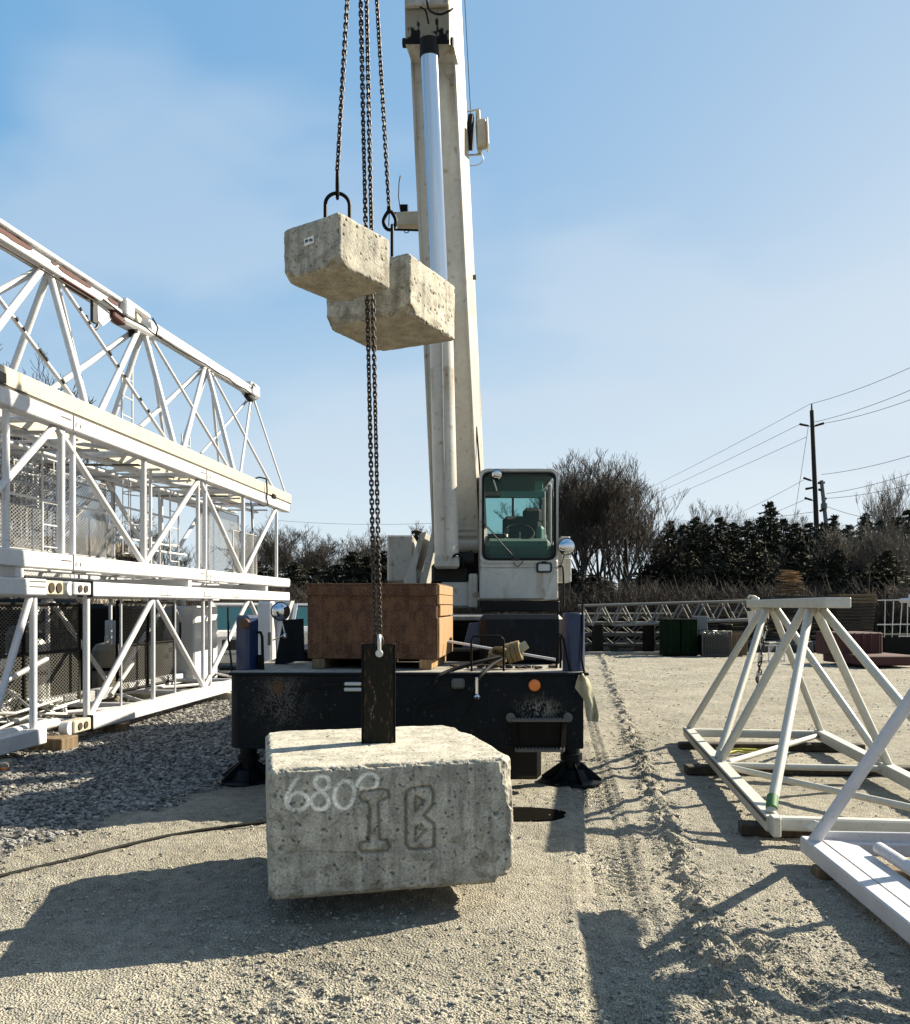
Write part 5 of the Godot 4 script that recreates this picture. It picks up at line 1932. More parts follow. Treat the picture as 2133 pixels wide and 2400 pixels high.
	lump.box(at(9, 1807, 8.43), Vector3(0.06, 0.07, 0.03), Basis(Vector3.UP, 0.3), 0.01)
	part("paint_mark", lump, M.amber, lp)

# ---------------------------------------------------------------- triangular sections on the right
func ground_truss(label: String, far_l: Vector3, near_l: Vector3, far_r: Vector3, beam_far: Vector3, beam_near: Vector3, m: Material, c: float, wide_plate: bool) -> Node3D:
	var root := thing("truss_section", label, "truss section", Vector3((far_l.x + far_r.x) * 0.5, 0.05, (far_l.z + near_l.z) * 0.5), "triangular truss sections lying on the right")
	var u := (near_l - far_l).normalized()
	var near_r := far_r + (near_l - far_l)
	var drop := Vector3(0, c * 0.5, 0)
	var len := far_l.distance_to(near_l)
	for e in [[far_l, near_l], [far_r, near_r]]:
		var g := Geo.new()
		g.bar(e[0] - drop, e[1] - drop, c, c, Vector3.UP, 0.008)
		var ch := part("chord", g, m, root)
		g = Geo.new()
		g.bar(e[1] - drop - u * 0.015, e[1] - drop + u * 0.10, c * 0.55, c * 1.25, Vector3.UP, 0.008)
		part("end_lug", g, m, ch)
	for t in [0.0, 1.0]:
		var a := far_l.lerp(near_l, t) - drop * 1.1 - u * (0.06 if t > 0.5 else -0.06)
		var b := far_r.lerp(near_r, t) - drop * 1.1 - u * (0.06 if t > 0.5 else -0.06)
		beam(root, "cross_beam", a, b, c * 0.8, c * 0.85, m)
	var ml := far_l.lerp(near_l, 0.5) - drop
	var mr := far_r.lerp(near_r, 0.5) - drop
	rod(root, "floor_brace", ml, mr, 0.030, m)
	rod(root, "floor_brace", ml, far_r - drop + u * 0.1, 0.028, m)
	rod(root, "floor_brace", ml, near_r - drop - u * 0.1, 0.028, m)
	var g := Geo.new()
	g.bar(beam_far, beam_near, 0.20, 0.085, Vector3.UP, 0.008)
	var tb := part("top_beam", g, m, root)
	g = Geo.new()
	g.bar(beam_far - u * 0.03, beam_far + u * 0.02, 0.10, 0.15, Vector3.UP, 0.015)
	if wide_plate:
		g.bar(beam_far + u * 0.02, beam_far + u * 0.30, 0.34, 0.03, Vector3.UP, 0.02)
	part("end_plate", g, m, tb)
	# braces meet the beam at a quarter and three quarters
	var d := Vector3(0, 0.045, 0)
	for q in [[0.20, 0.0], [0.26, 0.5], [0.74, 0.5], [0.80, 1.0]]:
		var p: Vector3 = beam_far.lerp(beam_near, q[0]) - d
		var inset: Vector3 = u * (0.10 if q[1] == 0.0 else (-0.10 if q[1] == 1.0 else (0.06 if q[0] > 0.5 else -0.06)))
		rod(root, "brace", p - Vector3(0.05, 0, 0), far_l.lerp(near_l, q[1]) + inset - Vector3(0, 0.01, 0), 0.037 if c < 0.12 else 0.052, m)
		rod(root, "brace", p + Vector3(0.05, 0, 0), far_r.lerp(near_r, q[1]) + inset - Vector3(0, 0.01, 0), 0.037 if c < 0.12 else 0.052, m)
	for q in [ml]:   # gusset plate where the braces land on the left chord
		g = Geo.new()
		var o: Vector3 = q + Vector3(0.0, c * 0.5 - 0.004, 0)
		g.prism([o - u * 0.16, o + u * 0.16, o + u * 0.07 + Vector3(0.02, 0.085, 0), o - u * 0.07 + Vector3(0.02, 0.085, 0)], Vector3(0.009, 0, 0))
		part("gusset", g, m, root)
	for q in [0.23, 0.77]:
		g = Geo.new()
		var o: Vector3 = beam_far.lerp(beam_near, q) - Vector3(0, 0.043, 0)
		g.prism([o - u * 0.2, o + u * 0.2, o + u * 0.10 - Vector3(0, 0.07, 0), o - u * 0.10 - Vector3(0, 0.07, 0)], Vector3(0.009, 0, 0))
		part("gusset", g, m, tb)
	return root

func build_right_trusses() -> void:
	var a_fl := V(2.715, 0.19, 10.20)
	var a_nl := V(2.135, 0.19, 5.86)
	var a_fr := V(4.16, 0.19, 10.02)
	var a := ground_truss("old off white triangular truss section, the farther of the two on the right", a_fl, a_nl, a_fr, V(3.50, 1.625, 10.20), V(3.00, 1.625, 6.85), M.truss_paint, 0.105, false)
	var g := Geo.new()
	g.tube(a_nl.lerp(V(3.01 - 0.05, 1.58, 6.62), 0.02) + V(0.012, 0.0, 0.10), a_nl.lerp(V(2.9, 1.58, 7.4), 0.065) + V(0.012, 0.0, 0.09), 0.040, -1, 12)
	part("green_tape", g, mat("green_tape", Color(0.05, 0.16, 0.045), 0.6), a)
	g = Geo.new()
	g.bar(a_fl + V(-0.056, -0.02, 0), a_nl + V(-0.056, -0.02, 0), 0.004, 0.03)
	part("black_edge", g, M.dark_trim, a)
	# chain and straps tied to the far end of its top beam
	rng.seed = 19
	var k := thing("tied_chain", "tangle of chain and white straps hanging from the far end of the truss top beam", "chain", V(3.42, 0.9, 10.3))
	for q in [[1760, 1432, 1764, 1462, 0.05, "white_paint"], [1797, 1420, 1790, 1468, 0.02, "strap"], [1795, 1450, 1786, 1510, 0.022, "white_paint"]]:
		g = Geo.new()
		g.bar(at(q[0], q[1], 10.25), at(q[2], q[3], 10.25), q[4] * 2.0, 0.012, Vector3(0, 0, 1), 0.004)
		part("strap", g, M[q[5]], k)
	var lk := link_mesh(0.0085, 0.046, 0.044)
	for i in 19:
		var t := i / 18.0
		var m := MeshInstance3D.new()
		m.name = "link"
		m.mesh = lk
		m.material_override = M.galvanised if i % 5 == 0 else M.chain_steel
		var tilt := Basis(Vector3(0, 0, 1), -0.14 + rng.randf_range(-0.25, 0.25)) * Basis(Vector3.UP, PI / 2.0 * (i % 2) + rng.randf_range(-0.3, 0.3))
		m.transform = Transform3D(tilt, at(lerpf(1797, 1774, t) + 2.0 * sin(i * 1.9), lerpf(1445, 1612, t), 10.1) - k.position)
		k.add_child(m, true)
	g = Geo.new()
	for i in 3:
		g.box(at(1786 - 5 * i, 1500 + 42 * i, 10.12), Vector3(0.045, 0.13, 0.03), Basis(Vector3(0, 0, 1), -0.2), 0.01)
	part("tag", g, M.white_paint, k)
	g = Geo.new()
	g.path([at(1752, 1402, 10.2), at(1758, 1396, 10.2), at(1768, 1398, 10.2), at(1776, 1402, 10.2), at(1770, 1412, 10.2), at(1758, 1416, 10.2)], 0.014, 6)
	part("knot", g, M.truss_paint, k)
	# yellow straps left inside the frame
	g = Geo.new()
	g.path([V(2.85, 0.02, 9.7), V(2.95, 0.04, 9.6), V(3.1, 0.02, 9.65), V(3.3, 0.03, 9.5), V(3.45, 0.02, 9.62)], 0.016, 6)
	g.path([V(2.9, 0.02, 9.35), V(3.05, 0.03, 9.45), V(3.25, 0.02, 9.35)], 0.014, 6)
	single("yellow_strap", g, M.yellow_strap, "crumpled yellow strap on the ground inside the farther truss", "strap", V(3.1, 0, 9.5))
	# sleepers under it
	for q in [[8.35, 2.2, 6.4, "long dark sleeper under the middle of the farther truss"], [6.15, 2.0, 2.55, "short dark block under the near left corner of the farther truss"], [9.75, 2.5, 4.5, "dark sleeper under the far end of the farther truss"]]:
		g = Geo.new()
		g.bar(V(q[1], 0.04, q[0]), V(q[2], 0.04, q[0] - 0.1), 0.16, 0.08, Vector3.UP, 0.01)
		single("sleeper", g, M.old_timber, q[3], "sleeper", V(q[1], 0, q[0]), "sleepers under the trusses")
	# near truss
	var b_fl := V(2.205, 0.165, 5.46)
	var b_nl := V(1.925, 0.165, 1.25)
	var b_fr := V(3.66, 0.165, 5.36)
	var b := ground_truss("newer white triangular truss section cut off by the right edge, nearest to the camera", b_fl, b_nl, b_fr, V(3.08, 1.635, 5.75), V(2.85, 1.635, 2.2), M.truss_white, 0.10, true)
	var u := (b_nl - b_fl).normalized()
	g = Geo.new()   # walkway plate on the chord, with a line of stitch welds and a loose tube on it
	var side := Vector3(0.215, -0.012, 0.0)
	g.prism([b_fl + side * 0.25 + Vector3(0, 0.004, 0), b_fl + u * 0.20 + side + Vector3(0.02, 0.004, 0), b_nl + side + Vector3(0.02, 0.004, 0), b_nl + side * 0.25 + Vector3(0, 0.004, 0)], Vector3(0, -0.008, 0))
	part("tread_plate", g, M.truss_white, b)
	g = Geo.new()
	rng.seed = 3
	for i in 60:
		var t := 0.4 + 0.055 * i
		if rng.randf() < 0.2: continue
		g.box(b_fl + u * t + side * 0.48 + Vector3(0, 0.002, 0), Vector3(0.004, 0.004, 0.04), Basis(), 0.001)
	part("weld_line", g, M.dull_steel, b)
	g = Geo.new()
	g.path([b_fl + u * 0.40 + side + Vector3(0.06, 0.045, 0), b_nl + side + Vector3(0.10, 0.045, 0)], 0.036, 14)
	single("loose_tube", g, M.truss_white, "white tube lying along the tread plate of the nearer truss", "tube", b_fl + u * 2.0 + side)
	g = Geo.new()
	g.bar(b_fl + Vector3(0.07, -0.02, 0.06), b_fr + Vector3(-0.06, -0.02, 0.06), 0.02, 0.13, Vector3.UP, 0.004)
	part("end_channel", g, M.truss_white, b)
	g = Geo.new()
	g.prism([at(1886, 1938, 5.58), at(1910, 1924, 5.55), at(1945, 1934, 5.52), at(1947, 1948, 5.52), at(1920, 1955, 5.5)], Vector3(0, 0, -0.02))
	part("gusset", g, M.truss_paint, b)
	for q in [[5.15, 2.12, "thin packing strip under the far end of the nearer truss"], [3.2, 2.0, "thin packing strip under the middle of the nearer truss"], [1.5, 1.9, "thin packing strip under the near end of the nearer truss"]]:
		g = Geo.new()
		g.bar(V(q[1], 0.033, q[0]), V(q[1] + 1.6, 0.033, q[0] - 0.1), 0.12, 0.066, Vector3.UP, 0.008)
		single("packing_strip", g, M.timber, q[2], "timber", V(q[1], 0, q[0]), "packing strips under the nearer truss")
	# things lying on the ground
	g = Geo.new()
	g.path([at(-60, 2076, 5.0), at(0, 2058, 5.16), at(160, 2020, 5.48), at(300, 1984, 5.83), at(387, 1964, 6.05), at(470, 1950, 6.22), at(560, 1938, 6.36), at(622, 1930, 6.45), at(760, 1915, 6.65)], 0.012, 8)
	for i in g.v.size(): g.v[i].y += 0.012
	single("ground_hose", g, M.rubber, "black hose running over the sand from the left edge to behind the large block", "hose", V(-2.0, 0, 5.9))
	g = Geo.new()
	g.lathe(V(0.47, 0.002, 6.68), Vector3.UP, [Vector2(0.40, 0.0), Vector2(0.40, 0.012), Vector2(0.0, 0.014)], 40)  # thin dark disc painted in as a round ground shadow, no caster
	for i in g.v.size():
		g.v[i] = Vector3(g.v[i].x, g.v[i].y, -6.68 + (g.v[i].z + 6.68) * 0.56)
	single("round_shadow", g, M.painted_shadow, "painted round shadow, a thin dark disc on the sand right of the large block", "shadow", V(0.47, 0, 6.68))

# ---------------------------------------------------------------- background
func build_yard() -> void:
	var g: Geo
	# horizontal lattice mast across the back
	var m := thing("lattice_mast", "grey lattice mast lying along the back of the yard behind the truss", "lattice mast", V(7.5, 0.9, 29.0))
	for w in [0.0, 0.6]:
		for q in [[at(1360, 1420, 29.0), at(1772, 1408, 28.5)], [at(1440, 1466, 29.0), at(1772, 1452, 28.5)]]:
			rod(m, "chord", q[0] + V(0, 0, w), q[1] + V(0, 0, w), 0.045, M.mast_grey)
		for i in 17:
			var x0 := 1365.0 + 24.0 * i
			var a := at(x0, 1419.0 - 0.029 * (x0 - 1360.0), 28.95)
			var b := at(x0 + 24.0, 1466.0 - 0.035 * (x0 - 1400.0), 28.95)
			if i % 2: rod(m, "brace", Vector3(a.x, b.y, a.z - w), Vector3(b.x, a.y, b.z - w), 0.028, M.mast_grey)
			else: rod(m, "brace", Vector3(a.x, a.y, a.z - w), Vector3(b.x, b.y, b.z - w), 0.028, M.mast_grey)
	for q in [[1700, "black trestle under the right end of the grey mast"], [1520, "black trestle under the middle of the grey mast"], [1400, "black trestle under the left end of the grey mast"]]:
		g = Geo.new()
		var o := at(q[0], 1420, 29.2)
		o.y = 0.50
		g.box(o, Vector3(0.3, 1.0, 0.6), Basis(), 0.03)
		g.box(o + Vector3(0, -0.45, 0), Vector3(0.9, 0.10, 0.9), Basis(), 0.02)
		single("trestle", g, M.black_steel, q[1], "trestle", Vector3(o.x, 0, o.z), "trestles under the mast")
	# older dark sections lying below it
	var dk := thing("lattice_mast", "rusty dark lattice sections piled at the back beside the crane", "lattice mast", V(5.0, 0.5, 29.8))
	for row in 3:
		var y := 0.30 + 0.36 * row
		for w in [0.0, 0.8]:
			rod(dk, "chord", V(4.0, y, 29.6 + w), V(7.0 + 0.2 * row, y, 29.6 + w), 0.045, M.dull_steel)
			rod(dk, "chord", V(4.0, y + 0.30, 29.6 + w), V(7.0 + 0.2 * row, y + 0.30, 29.6 + w), 0.04, M.dull_steel)
			for i in 9:
				rod(dk, "brace", V(4.0 + 0.34 * i, y + (0.3 if i % 2 else 0.0), 29.6 + w), V(4.34 + 0.34 * i, y + (0.0 if i % 2 else 0.3), 29.6 + w), 0.025, M.dull_steel)
	g = Geo.new()
	g.box(V(5.6, 0.6, 31.2), Vector3(4.2, 1.2, 0.8), Basis(), 0.05)
	single("steel_bin", g, M.black_steel, "long black steel bin behind the rusty lattice sections", "bin", V(5.6, 0, 31.2))
	# two green bins
	for q in [[1569, "left one of the two dark green steel cabinets at the back"], [1610, "right one of the two dark green steel cabinets at the back"]]:
		var o := at(q[0], 1420, 28.0)
		o.y = 0.0
		var c := thing("steel_cabinet", q[1], "cabinet", o, "green cabinets at the back")
		g = Geo.new()
		g.box(o + Vector3(0, 0.60, 0), Vector3(0.53, 1.10, 0.6), Basis(), 0.02)
		part("body", g, M.green_paint, c)
		g = Geo.new()
		g.box(o + Vector3(0, 1.165, 0), Vector3(0.55, 0.03, 0.62), Basis(), 0.01)
		part("lid", g, M.green_paint, c)
		g = Geo.new()
		g.box(o + Vector3(0, 0.025, 0), Vector3(0.50, 0.05, 0.5))
		part("plinth", g, M.black_steel, c)
	g = Geo.new()
	g.box(at(1641, 1460, 28.1), Vector3(0.46, 0.44, 0.05), Basis(), 0.01)
	g.bar(at(1641, 1470, 28.2), V(7.88, 0.0, 28.3), 0.08, 0.08)
	single("grey_board", g, M.grey_sheet, "blue grey sheet standing right of the green cabinets", "sheet", V(7.88, 0, 28.1))
	var cage := thing("mesh_bin", "dark mesh bin full of scrap right of the green cabinets", "bin", V(8.2, 0, 27.6))
	g = Geo.new()
	mesh_panel(g, V(7.75, 0, 27.3), V(8.6, 0, 27.3), 0.08, 0.78, 0.10, 0.016)
	g.path([V(7.72, 0.06, 27.3), V(8.62, 0.06, 27.3), V(8.62, 0.80, 27.3), V(7.72, 0.80, 27.3)], 0.03, 6, true)
	part("front_mesh", g, M.dull_steel, cage)
	g = Geo.new()
	g.box(V(8.17, 0.36, 27.75), Vector3(0.85, 0.66, 0.7), Basis(), 0.05)
	part("scrap", g, M.black_steel, cage)
	g = Geo.new()
	for i in 9: g.box(V(7.8 + 0.09 * i, 0.74 + 0.04 * sin(i * 2.0), 27.5), Vector3(0.10, 0.09, 0.2), Basis(Vector3.UP, i * 1.3), 0.02)
	part("top_scrap", g, M.galvanised, cage)
	var crate := thing("slatted_bin", "weathered slatted wooden bin behind the truss leg", "bin", V(8.85, 0, 27.5))
	for i in 8:
		g = Geo.new()
		g.box(V(8.60 + 0.075 * i, 0.40, 27.4), Vector3(0.062, 0.72, 0.03), Basis(), 0.006)
		part("slat", g, M.timber, crate)
	g = Geo.new()
	g.box(V(8.86, 0.38, 27.75), Vector3(0.60, 0.66, 0.55), Basis(), 0.02)
	part("body", g, M.old_timber, crate)
	# stacks of old boards
	rng.seed = 91
	var ls := thing("board_stack", "long dark stack of weathered boards behind the truss top beam", "lumber", V(10.8, 0, 32.0))
	for col in 5:
		for row in 17:
			var hh := 0.115
			var y := 0.10 + hh * row
			var top := [15, 16, 16, 17, 15]
			if row >= top[col]: continue
			var x0 := 8.9 + 0.98 * col + rng.randf_range(-0.08, 0.08) + (0.0 if row < 14 else 0.1)
			g = Geo.new()
			g.box(V(x0 + 0.45, y, 32.0 + rng.randf_range(-0.12, 0.12)), Vector3(0.94 + rng.randf_range(-0.1, 0.08), hh * 0.62, 1.1), Basis(Vector3.UP, rng.randf_range(-0.05, 0.05)), 0.006)
			part("plank", g, M.old_timber if rng.randf() < 0.75 else M.timber, ls)
	var rp := thing("board_pile", "untidy pile of reddish boards on top of the dark board stack", "lumber", V(12.0, 2.05, 31.8))
	for i in 26:
		var t := i / 26.0
		g = Geo.new()
		var ww := lerpf(1.10, 0.45, t)
		g.box(V(12.15 + rng.randf_range(-0.12, 0.12) * (0.5 + t), 2.08 + 0.032 * i, 31.8 + rng.randf_range(-0.2, 0.2)), Vector3(ww, 0.035, 0.20), Basis(Vector3.UP, rng.randf_range(-0.5, 0.5)) * Basis(Vector3(0, 0, 1), rng.randf_range(-0.12, 0.12)), 0.004)
		part("plank", g, M.orange_wood if t > 0.45 else M.timber, rp)
	var rs := thing("board_stack", "short stack of grey boards at the right end of the dark board stack", "lumber", V(14.2, 0, 31.5))
	for row in 17:
		g = Geo.new()
		g.box(V(14.1 + 0.012 * row, 0.10 + 0.117 * row, 31.5), Vector3(1.35, 0.08, 0.9), Basis(Vector3.UP, rng.randf_range(-0.05, 0.05)), 0.006)
		part("plank", g, M.timber if row > 13 else M.old_timber, rs)
	# red skid
	var sk := thing("steel_skid", "rusty red steel skid box seen through the truss", "skid", V(10.9, 0, 23.8))
	g = Geo.new()
	g.box(V(10.75, 0.58, 23.9), Vector3(1.25, 0.62, 1.2), Basis(Vector3.UP, 0.1), 0.03)
	part("box", g, M.red_paint, sk)
	g = Geo.new()
	g.box(V(11.0, 0.20, 23.3), Vector3(1.45, 0.26, 2.0), Basis(Vector3.UP, 0.1), 0.03)
	part("base", g, M.red_paint, sk)
	for i in 6:
		g = Geo.new()
		g.box(V(10.22 + 0.21 * i, 0.58, 23.27), Vector3(0.035, 0.60, 0.03), Basis(), 0.005)
		part("rib", g, M.red_paint, sk)
	# white rack at the right edge
	var rk := thing("pipe_rack", "rack of thin white uprights at the right edge of the yard", "rack", V(15.0, 0, 28.0))
	g = Geo.new()
	for y in [1.78, 1.0, 0.62]:
		g.bar(at(2055, 1420, 28.0) * Vector3(1, 0, 1) + Vector3(0, y, 0), V(16.6, y + 0.05, 27.6), 0.035, 0.035)
	part("rail", g, M.galvanised, rk)
	for i in 12:
		rod(rk, "upright", V(13.7 + 0.24 * i, 0.6, 27.9), V(13.72 + 0.24 * i + 0.03 * (i % 3), 1.76, 27.9), 0.014, M.galvanised)
	g = Geo.new()
	g.box(V(15.2, 0.35, 28.3), Vector3(3.0, 0.7, 0.8), Basis(), 0.03)
	part("skirt", g, M.black_steel, rk)
	var fr := thing("trolley_frame", "small white tube frame standing behind the hanging chain", "frame", V(9.2, 0, 25.0))
	for i in 4:
		rod(fr, "leg", V(8.75 + 0.22 * i, 0.0, 25.0), V(8.75 + 0.22 * i, 0.46, 25.0), 0.018, M.white_paint)
	g = Geo.new()
	g.bar(V(8.73, 0.47, 25.0), V(9.43, 0.47, 25.0), 0.05, 0.03)
	g.bar(V(8.73, 0.03, 25.0), V(9.43, 0.03, 25.0), 0.03, 0.03)
	part("rail", g, M.white_paint, fr)
	g = Geo.new()
	rng.seed = 8
	for i in 180:
		var x := rng.randf_range(3.8, 18.0)
		var o := V(x, 0.0, 30.6 + rng.randf_range(-0.5, 2.2))
		var s := rng.randf_range(0.1, 0.5)
		g.box(o + Vector3(0, s * 0.4, 0), Vector3(s * 2.2, s * 0.8, s), Basis(Vector3.UP, rng.randf() * 3.0) * Basis(Vector3.RIGHT, rng.randf_range(-0.4, 0.4)), 0.02)
	single("scrap_heap", g, M.dull_steel, "low heap of dark steel scrap along the back of the yard", "scrap", V(10, 0, 31), "", "stuff")
	g = Geo.new()
	g.bar(V(4.2, 0.05, 28.6), V(8.4, 0.05, 28.6), 0.2, 0.1, Vector3.UP, 0.01)
	single("pale_kerb", g, M.dust, "pale beam lying on the ground before the dark lattice sections", "beam", V(6.3, 0, 28.6))
	# long grey pile of pipes far behind the mast
	g = Geo.new()
	for i in 7: g.bar(V(9.0, 2.0 + 0.17 * i, 48.0), V(14.4, 2.0 + 0.17 * i, 48.0), 0.1, 0.09)
	for i in 6: g.bar(V(9.2 + i, 0.0, 48.1), V(9.2 + i, 3.1, 48.1), 0.12, 0.12)
	single("rail_fence", g, M.grey_sheet, "pale grey slatted fence behind the lattice mast under the trees", "fence", V(11.5, 0, 48.0))

func build_left_background() -> void:
	var g: Geo
	# dark frames with mesh inside and behind the lowest section
	var n := 0
	for q in [[9.3, 11.9, 0.9, 0.3, 1.62, "dark mesh cage frame standing behind the gap in the lowest white sections"], [12.9, 14.9, 0.85, 0.32, 1.66, "dark mesh cage frame inside the far half of the lowest white section"]]:
		var r := thing("mesh_cage", q[5], "cage", L(q[0], q[2], 0.3), "mesh cages inside the white sections")
		g = Geo.new()
		mesh_panel(g, L(q[0], q[2], 0), L(q[1], q[2], 0), q[3], q[4], 0.075, 0.0045)
		part("mesh_panel", g, M.dull_steel, r)
		g = Geo.new()
		g.path([L(q[0], q[2], q[3]), L(q[1], q[2], q[3]), L(q[1], q[2], q[4]), L(q[0], q[2], q[4])], 0.03, 6, true)
		g.tube(L((q[0] + q[1]) * 0.5, q[2], q[3]), L((q[0] + q[1]) * 0.5, q[2], q[4]), 0.03)
		g.tube(L(q[0], q[2], 1.0), L(q[1], q[2], 1.0), 0.022)
		part("frame", g, M.black_steel, r)
		n += 1
	rng.seed = 44
	for k in 7:   # dark machines and boxes parked behind the stack
		var o: Array = [[-6.6, 13.0, 1.5, 1.55, 1.2, "dark compressor housing behind the near half of the white stack"], [-7.6, 10.2, 1.6, 1.5, 1.6, "dark steel container behind the left edge of the white stack"], [-6.3, 16.2, 1.3, 1.45, 1.4, "dark olive tank frame behind the middle of the white stack"], [-9.6, 15.0, 2.6, 1.55, 1.5, "long black skip behind the dark compressor"], [-6.0, 19.0, 1.2, 1.3, 1.0, "dark toolbox behind the far end of the white stack"], [-9.5, 21.0, 3.0, 1.5, 1.4, "black flat trailer body far behind the white stack"], [-13.5, 22.0, 4.0, 1.6, 1.6, "long dark container at the far left behind the white stack"]][k]
		var r := thing("machine_box", o[5], "machine", V(o[0], 0, o[1]))
		g = Geo.new()
		g.box(V(o[0], 0.15 + o[3] * 0.5, o[1]), Vector3(o[2], o[3], o[4]), Basis(Vector3.UP, -0.09), 0.05)
		part("housing", g, [M.black_steel, M.dull_steel, M.black_steel][k % 3], r)
		for i in 5:
			g = Geo.new()
			g.box(V(o[0] - o[2] * 0.35 + o[2] * 0.17 * i, 0.15 + o[3] * rng.randf_range(0.3, 0.7), o[1] - o[4] * 0.5 - 0.03), Vector3(o[2] * rng.randf_range(0.06, 0.15), o[3] * rng.randf_range(0.1, 0.4), 0.05), Basis(), 0.01)
			part("panel", g, [M.timber, M.dull_steel, M.grey_sheet, M.galvanised, M.mesh_grey][rng.randi() % 5], r)
		for i in 2:
			g = Geo.new()
			g.box(V(o[0] - o[2] * 0.35 + o[2] * 0.7 * i, 0.08, o[1]), Vector3(0.12, 0.16, o[4]), Basis(), 0.01)
			part("foot", g, M.old_timber, r)
	# tanks and bottles that show through the lattice
	for q in [[-5.75, 11.6, 0.19, 1.35, "dull_steel", "grey green pressure tank standing behind the gap in the lowest sections"], [-5.9, 12.3, 0.15, 1.15, "galvanised", "pale gas bottle standing beside the pressure tank behind the lowest sections"], [-5.7, 14.3, 0.22, 1.0, "beige_wall", "tan drum standing behind the middle of the long lowest section"], [-6.1, 9.2, 0.20, 1.1, "grey_sheet", "blue grey drum behind the section at the left edge"]]:
		var r := thing("storage_tank", q[5], "tank", V(q[0], 0, q[1]))
		g = Geo.new()
		g.lathe(V(q[0], 0.0, q[1]), Vector3.UP, [Vector2(0.0, 0.02), Vector2(q[2] * 0.9, 0.02), Vector2(q[2], 0.08), Vector2(q[2], q[3] - 0.12), Vector2(q[2] * 0.75, q[3] - 0.03), Vector2(q[2] * 0.3, q[3]), Vector2(0.0, q[3])], 22)
		part("shell", g, M[q[4]], r)
		g = Geo.new()
		g.tube(V(q[0], q[3], q[1]), V(q[0], q[3] + 0.1, q[1]), 0.03)
		g.tube(V(q[0], q[3] + 0.09, q[1]), V(q[0] + 0.09, q[3] + 0.09, q[1]), 0.02)
		part("valve", g, M.galvanised, r)
		g = Geo.new()
		g.lathe(V(q[0], q[3] * 0.55, q[1]), Vector3.UP, [Vector2(q[2] + 0.012, 0.0), Vector2(q[2] + 0.012, 0.05), Vector2(q[2], 0.05)], 22)
		part("band", g, M.black_steel, r)
	# white generator cabinet
	var gen := thing("generator", "white generator cabinet with black louvres seen through the far half of the lowest section", "generator", V(-5.6, 0, 17.4))
	g = Geo.new()
	g.box(V(-5.45, 0.85, 17.6), Vector3(0.95, 1.5, 1.1), Basis(Vector3.UP, -0.15), 0.03)
	part("cabinet", g, M.white_paint, gen)
	for i in 3:
		g = Geo.new()
		g.box(V(-5.62 + 0.10 * (i % 2), 0.62 + 0.13 * i, 17.02), Vector3(0.10, 0.09, 0.03), Basis(Vector3.UP, -0.15), 0.01)
		part("gauge", g, M.dark_trim, gen)
	for q in [[-5.70, 1.28, 0.10, 0.34], [-5.35, 1.1, 0.05, 0.5]]:
		g = Geo.new()
		g.box(V(q[0], q[1], 17.03), Vector3(q[2], q[3], 0.03), Basis(Vector3.UP, -0.15), 0.01)
		part("door_slot", g, M.dark_trim, gen)
	g = Geo.new()
	g.box(V(-5.45, 0.06, 17.6), Vector3(0.9, 0.12, 1.0))
	part("skid", g, M.black_steel, gen)
	# hoses and pipes lying in the section
	g = Geo.new()
	for k in 6:
		var ps := []
		for i in 9:
			ps.append(L(8.2 + 0.4 * i + rng.randf_range(-0.2, 0.2), 0.5 + 0.7 * rng.randf(), 0.16 + 0.22 * rng.randf() * (1.0 if i % 3 else 2.0)))
		g.path(ps, 0.022, 6)
	single("hose_tangle", g, M.galvanised, "tangle of pale hoses lying inside the near lowest section", "hoses", L(9.8, 0.8, 0.15))
	n = -1
	for q in [[8.3, 0.9, 0.25, 10.6, 0.6, 0.95], [8.8, 0.5, 0.35, 10.2, 1.2, 0.5], [12.2, 0.6, 0.35, 13.5, 0.9, 0.72]]:
		g = Geo.new()
		n += 1
		g.tube(L(q[0], q[1], q[2]), L(q[3], q[4], q[5]), 0.035, -1, 10)
		single("loose_pipe", g, M.galvanised, ["loose grey pipe slanting up inside the near lowest white section", "second loose grey pipe crossing the first inside the near lowest section", "loose grey pipe inside the far half of the long lowest section"][n], "pipe", L(q[0], q[1], q[2]), "loose pipes inside the lowest sections")
	build_pickup("white pickup truck parked behind the far end of the white stack", V(-4.95, 0, 20.6), M.white_paint)
	build_pickup("pale van parked behind the chest on the crane deck", V(-3.75, 0, 24.5), M.galvanised)
	# warehouse
	var wh := thing("warehouse", "long low beige warehouse with a dark band under its roof edge, behind the white stack", "building", V(-27, 0, 46))
	g = Geo.new()
	g.box(V(-29.5, 2.2, 49.0), Vector3(21.0, 4.4, 8.0))
	part("wall", g, M.beige_wall, wh)
	g = Geo.new()
	g.box(V(-29.5, 4.75, 48.8), Vector3(21.6, 0.75, 9.0), Basis(), 0.05)
	part("roof", g, M.beige_wall, wh)
	g = Geo.new()
	g.box(V(-29.5, 4.25, 44.9), Vector3(21.0, 0.2, 0.12))
	part("gutter", g, M.dark_trim, wh)
	for i in 5:
		g = Geo.new()
		g.box(V(-37.0 + 3.8 * i, 2.0, 44.96), Vector3(1.6, 1.2, 0.06))
		part("window", g, M.car_glass, wh)

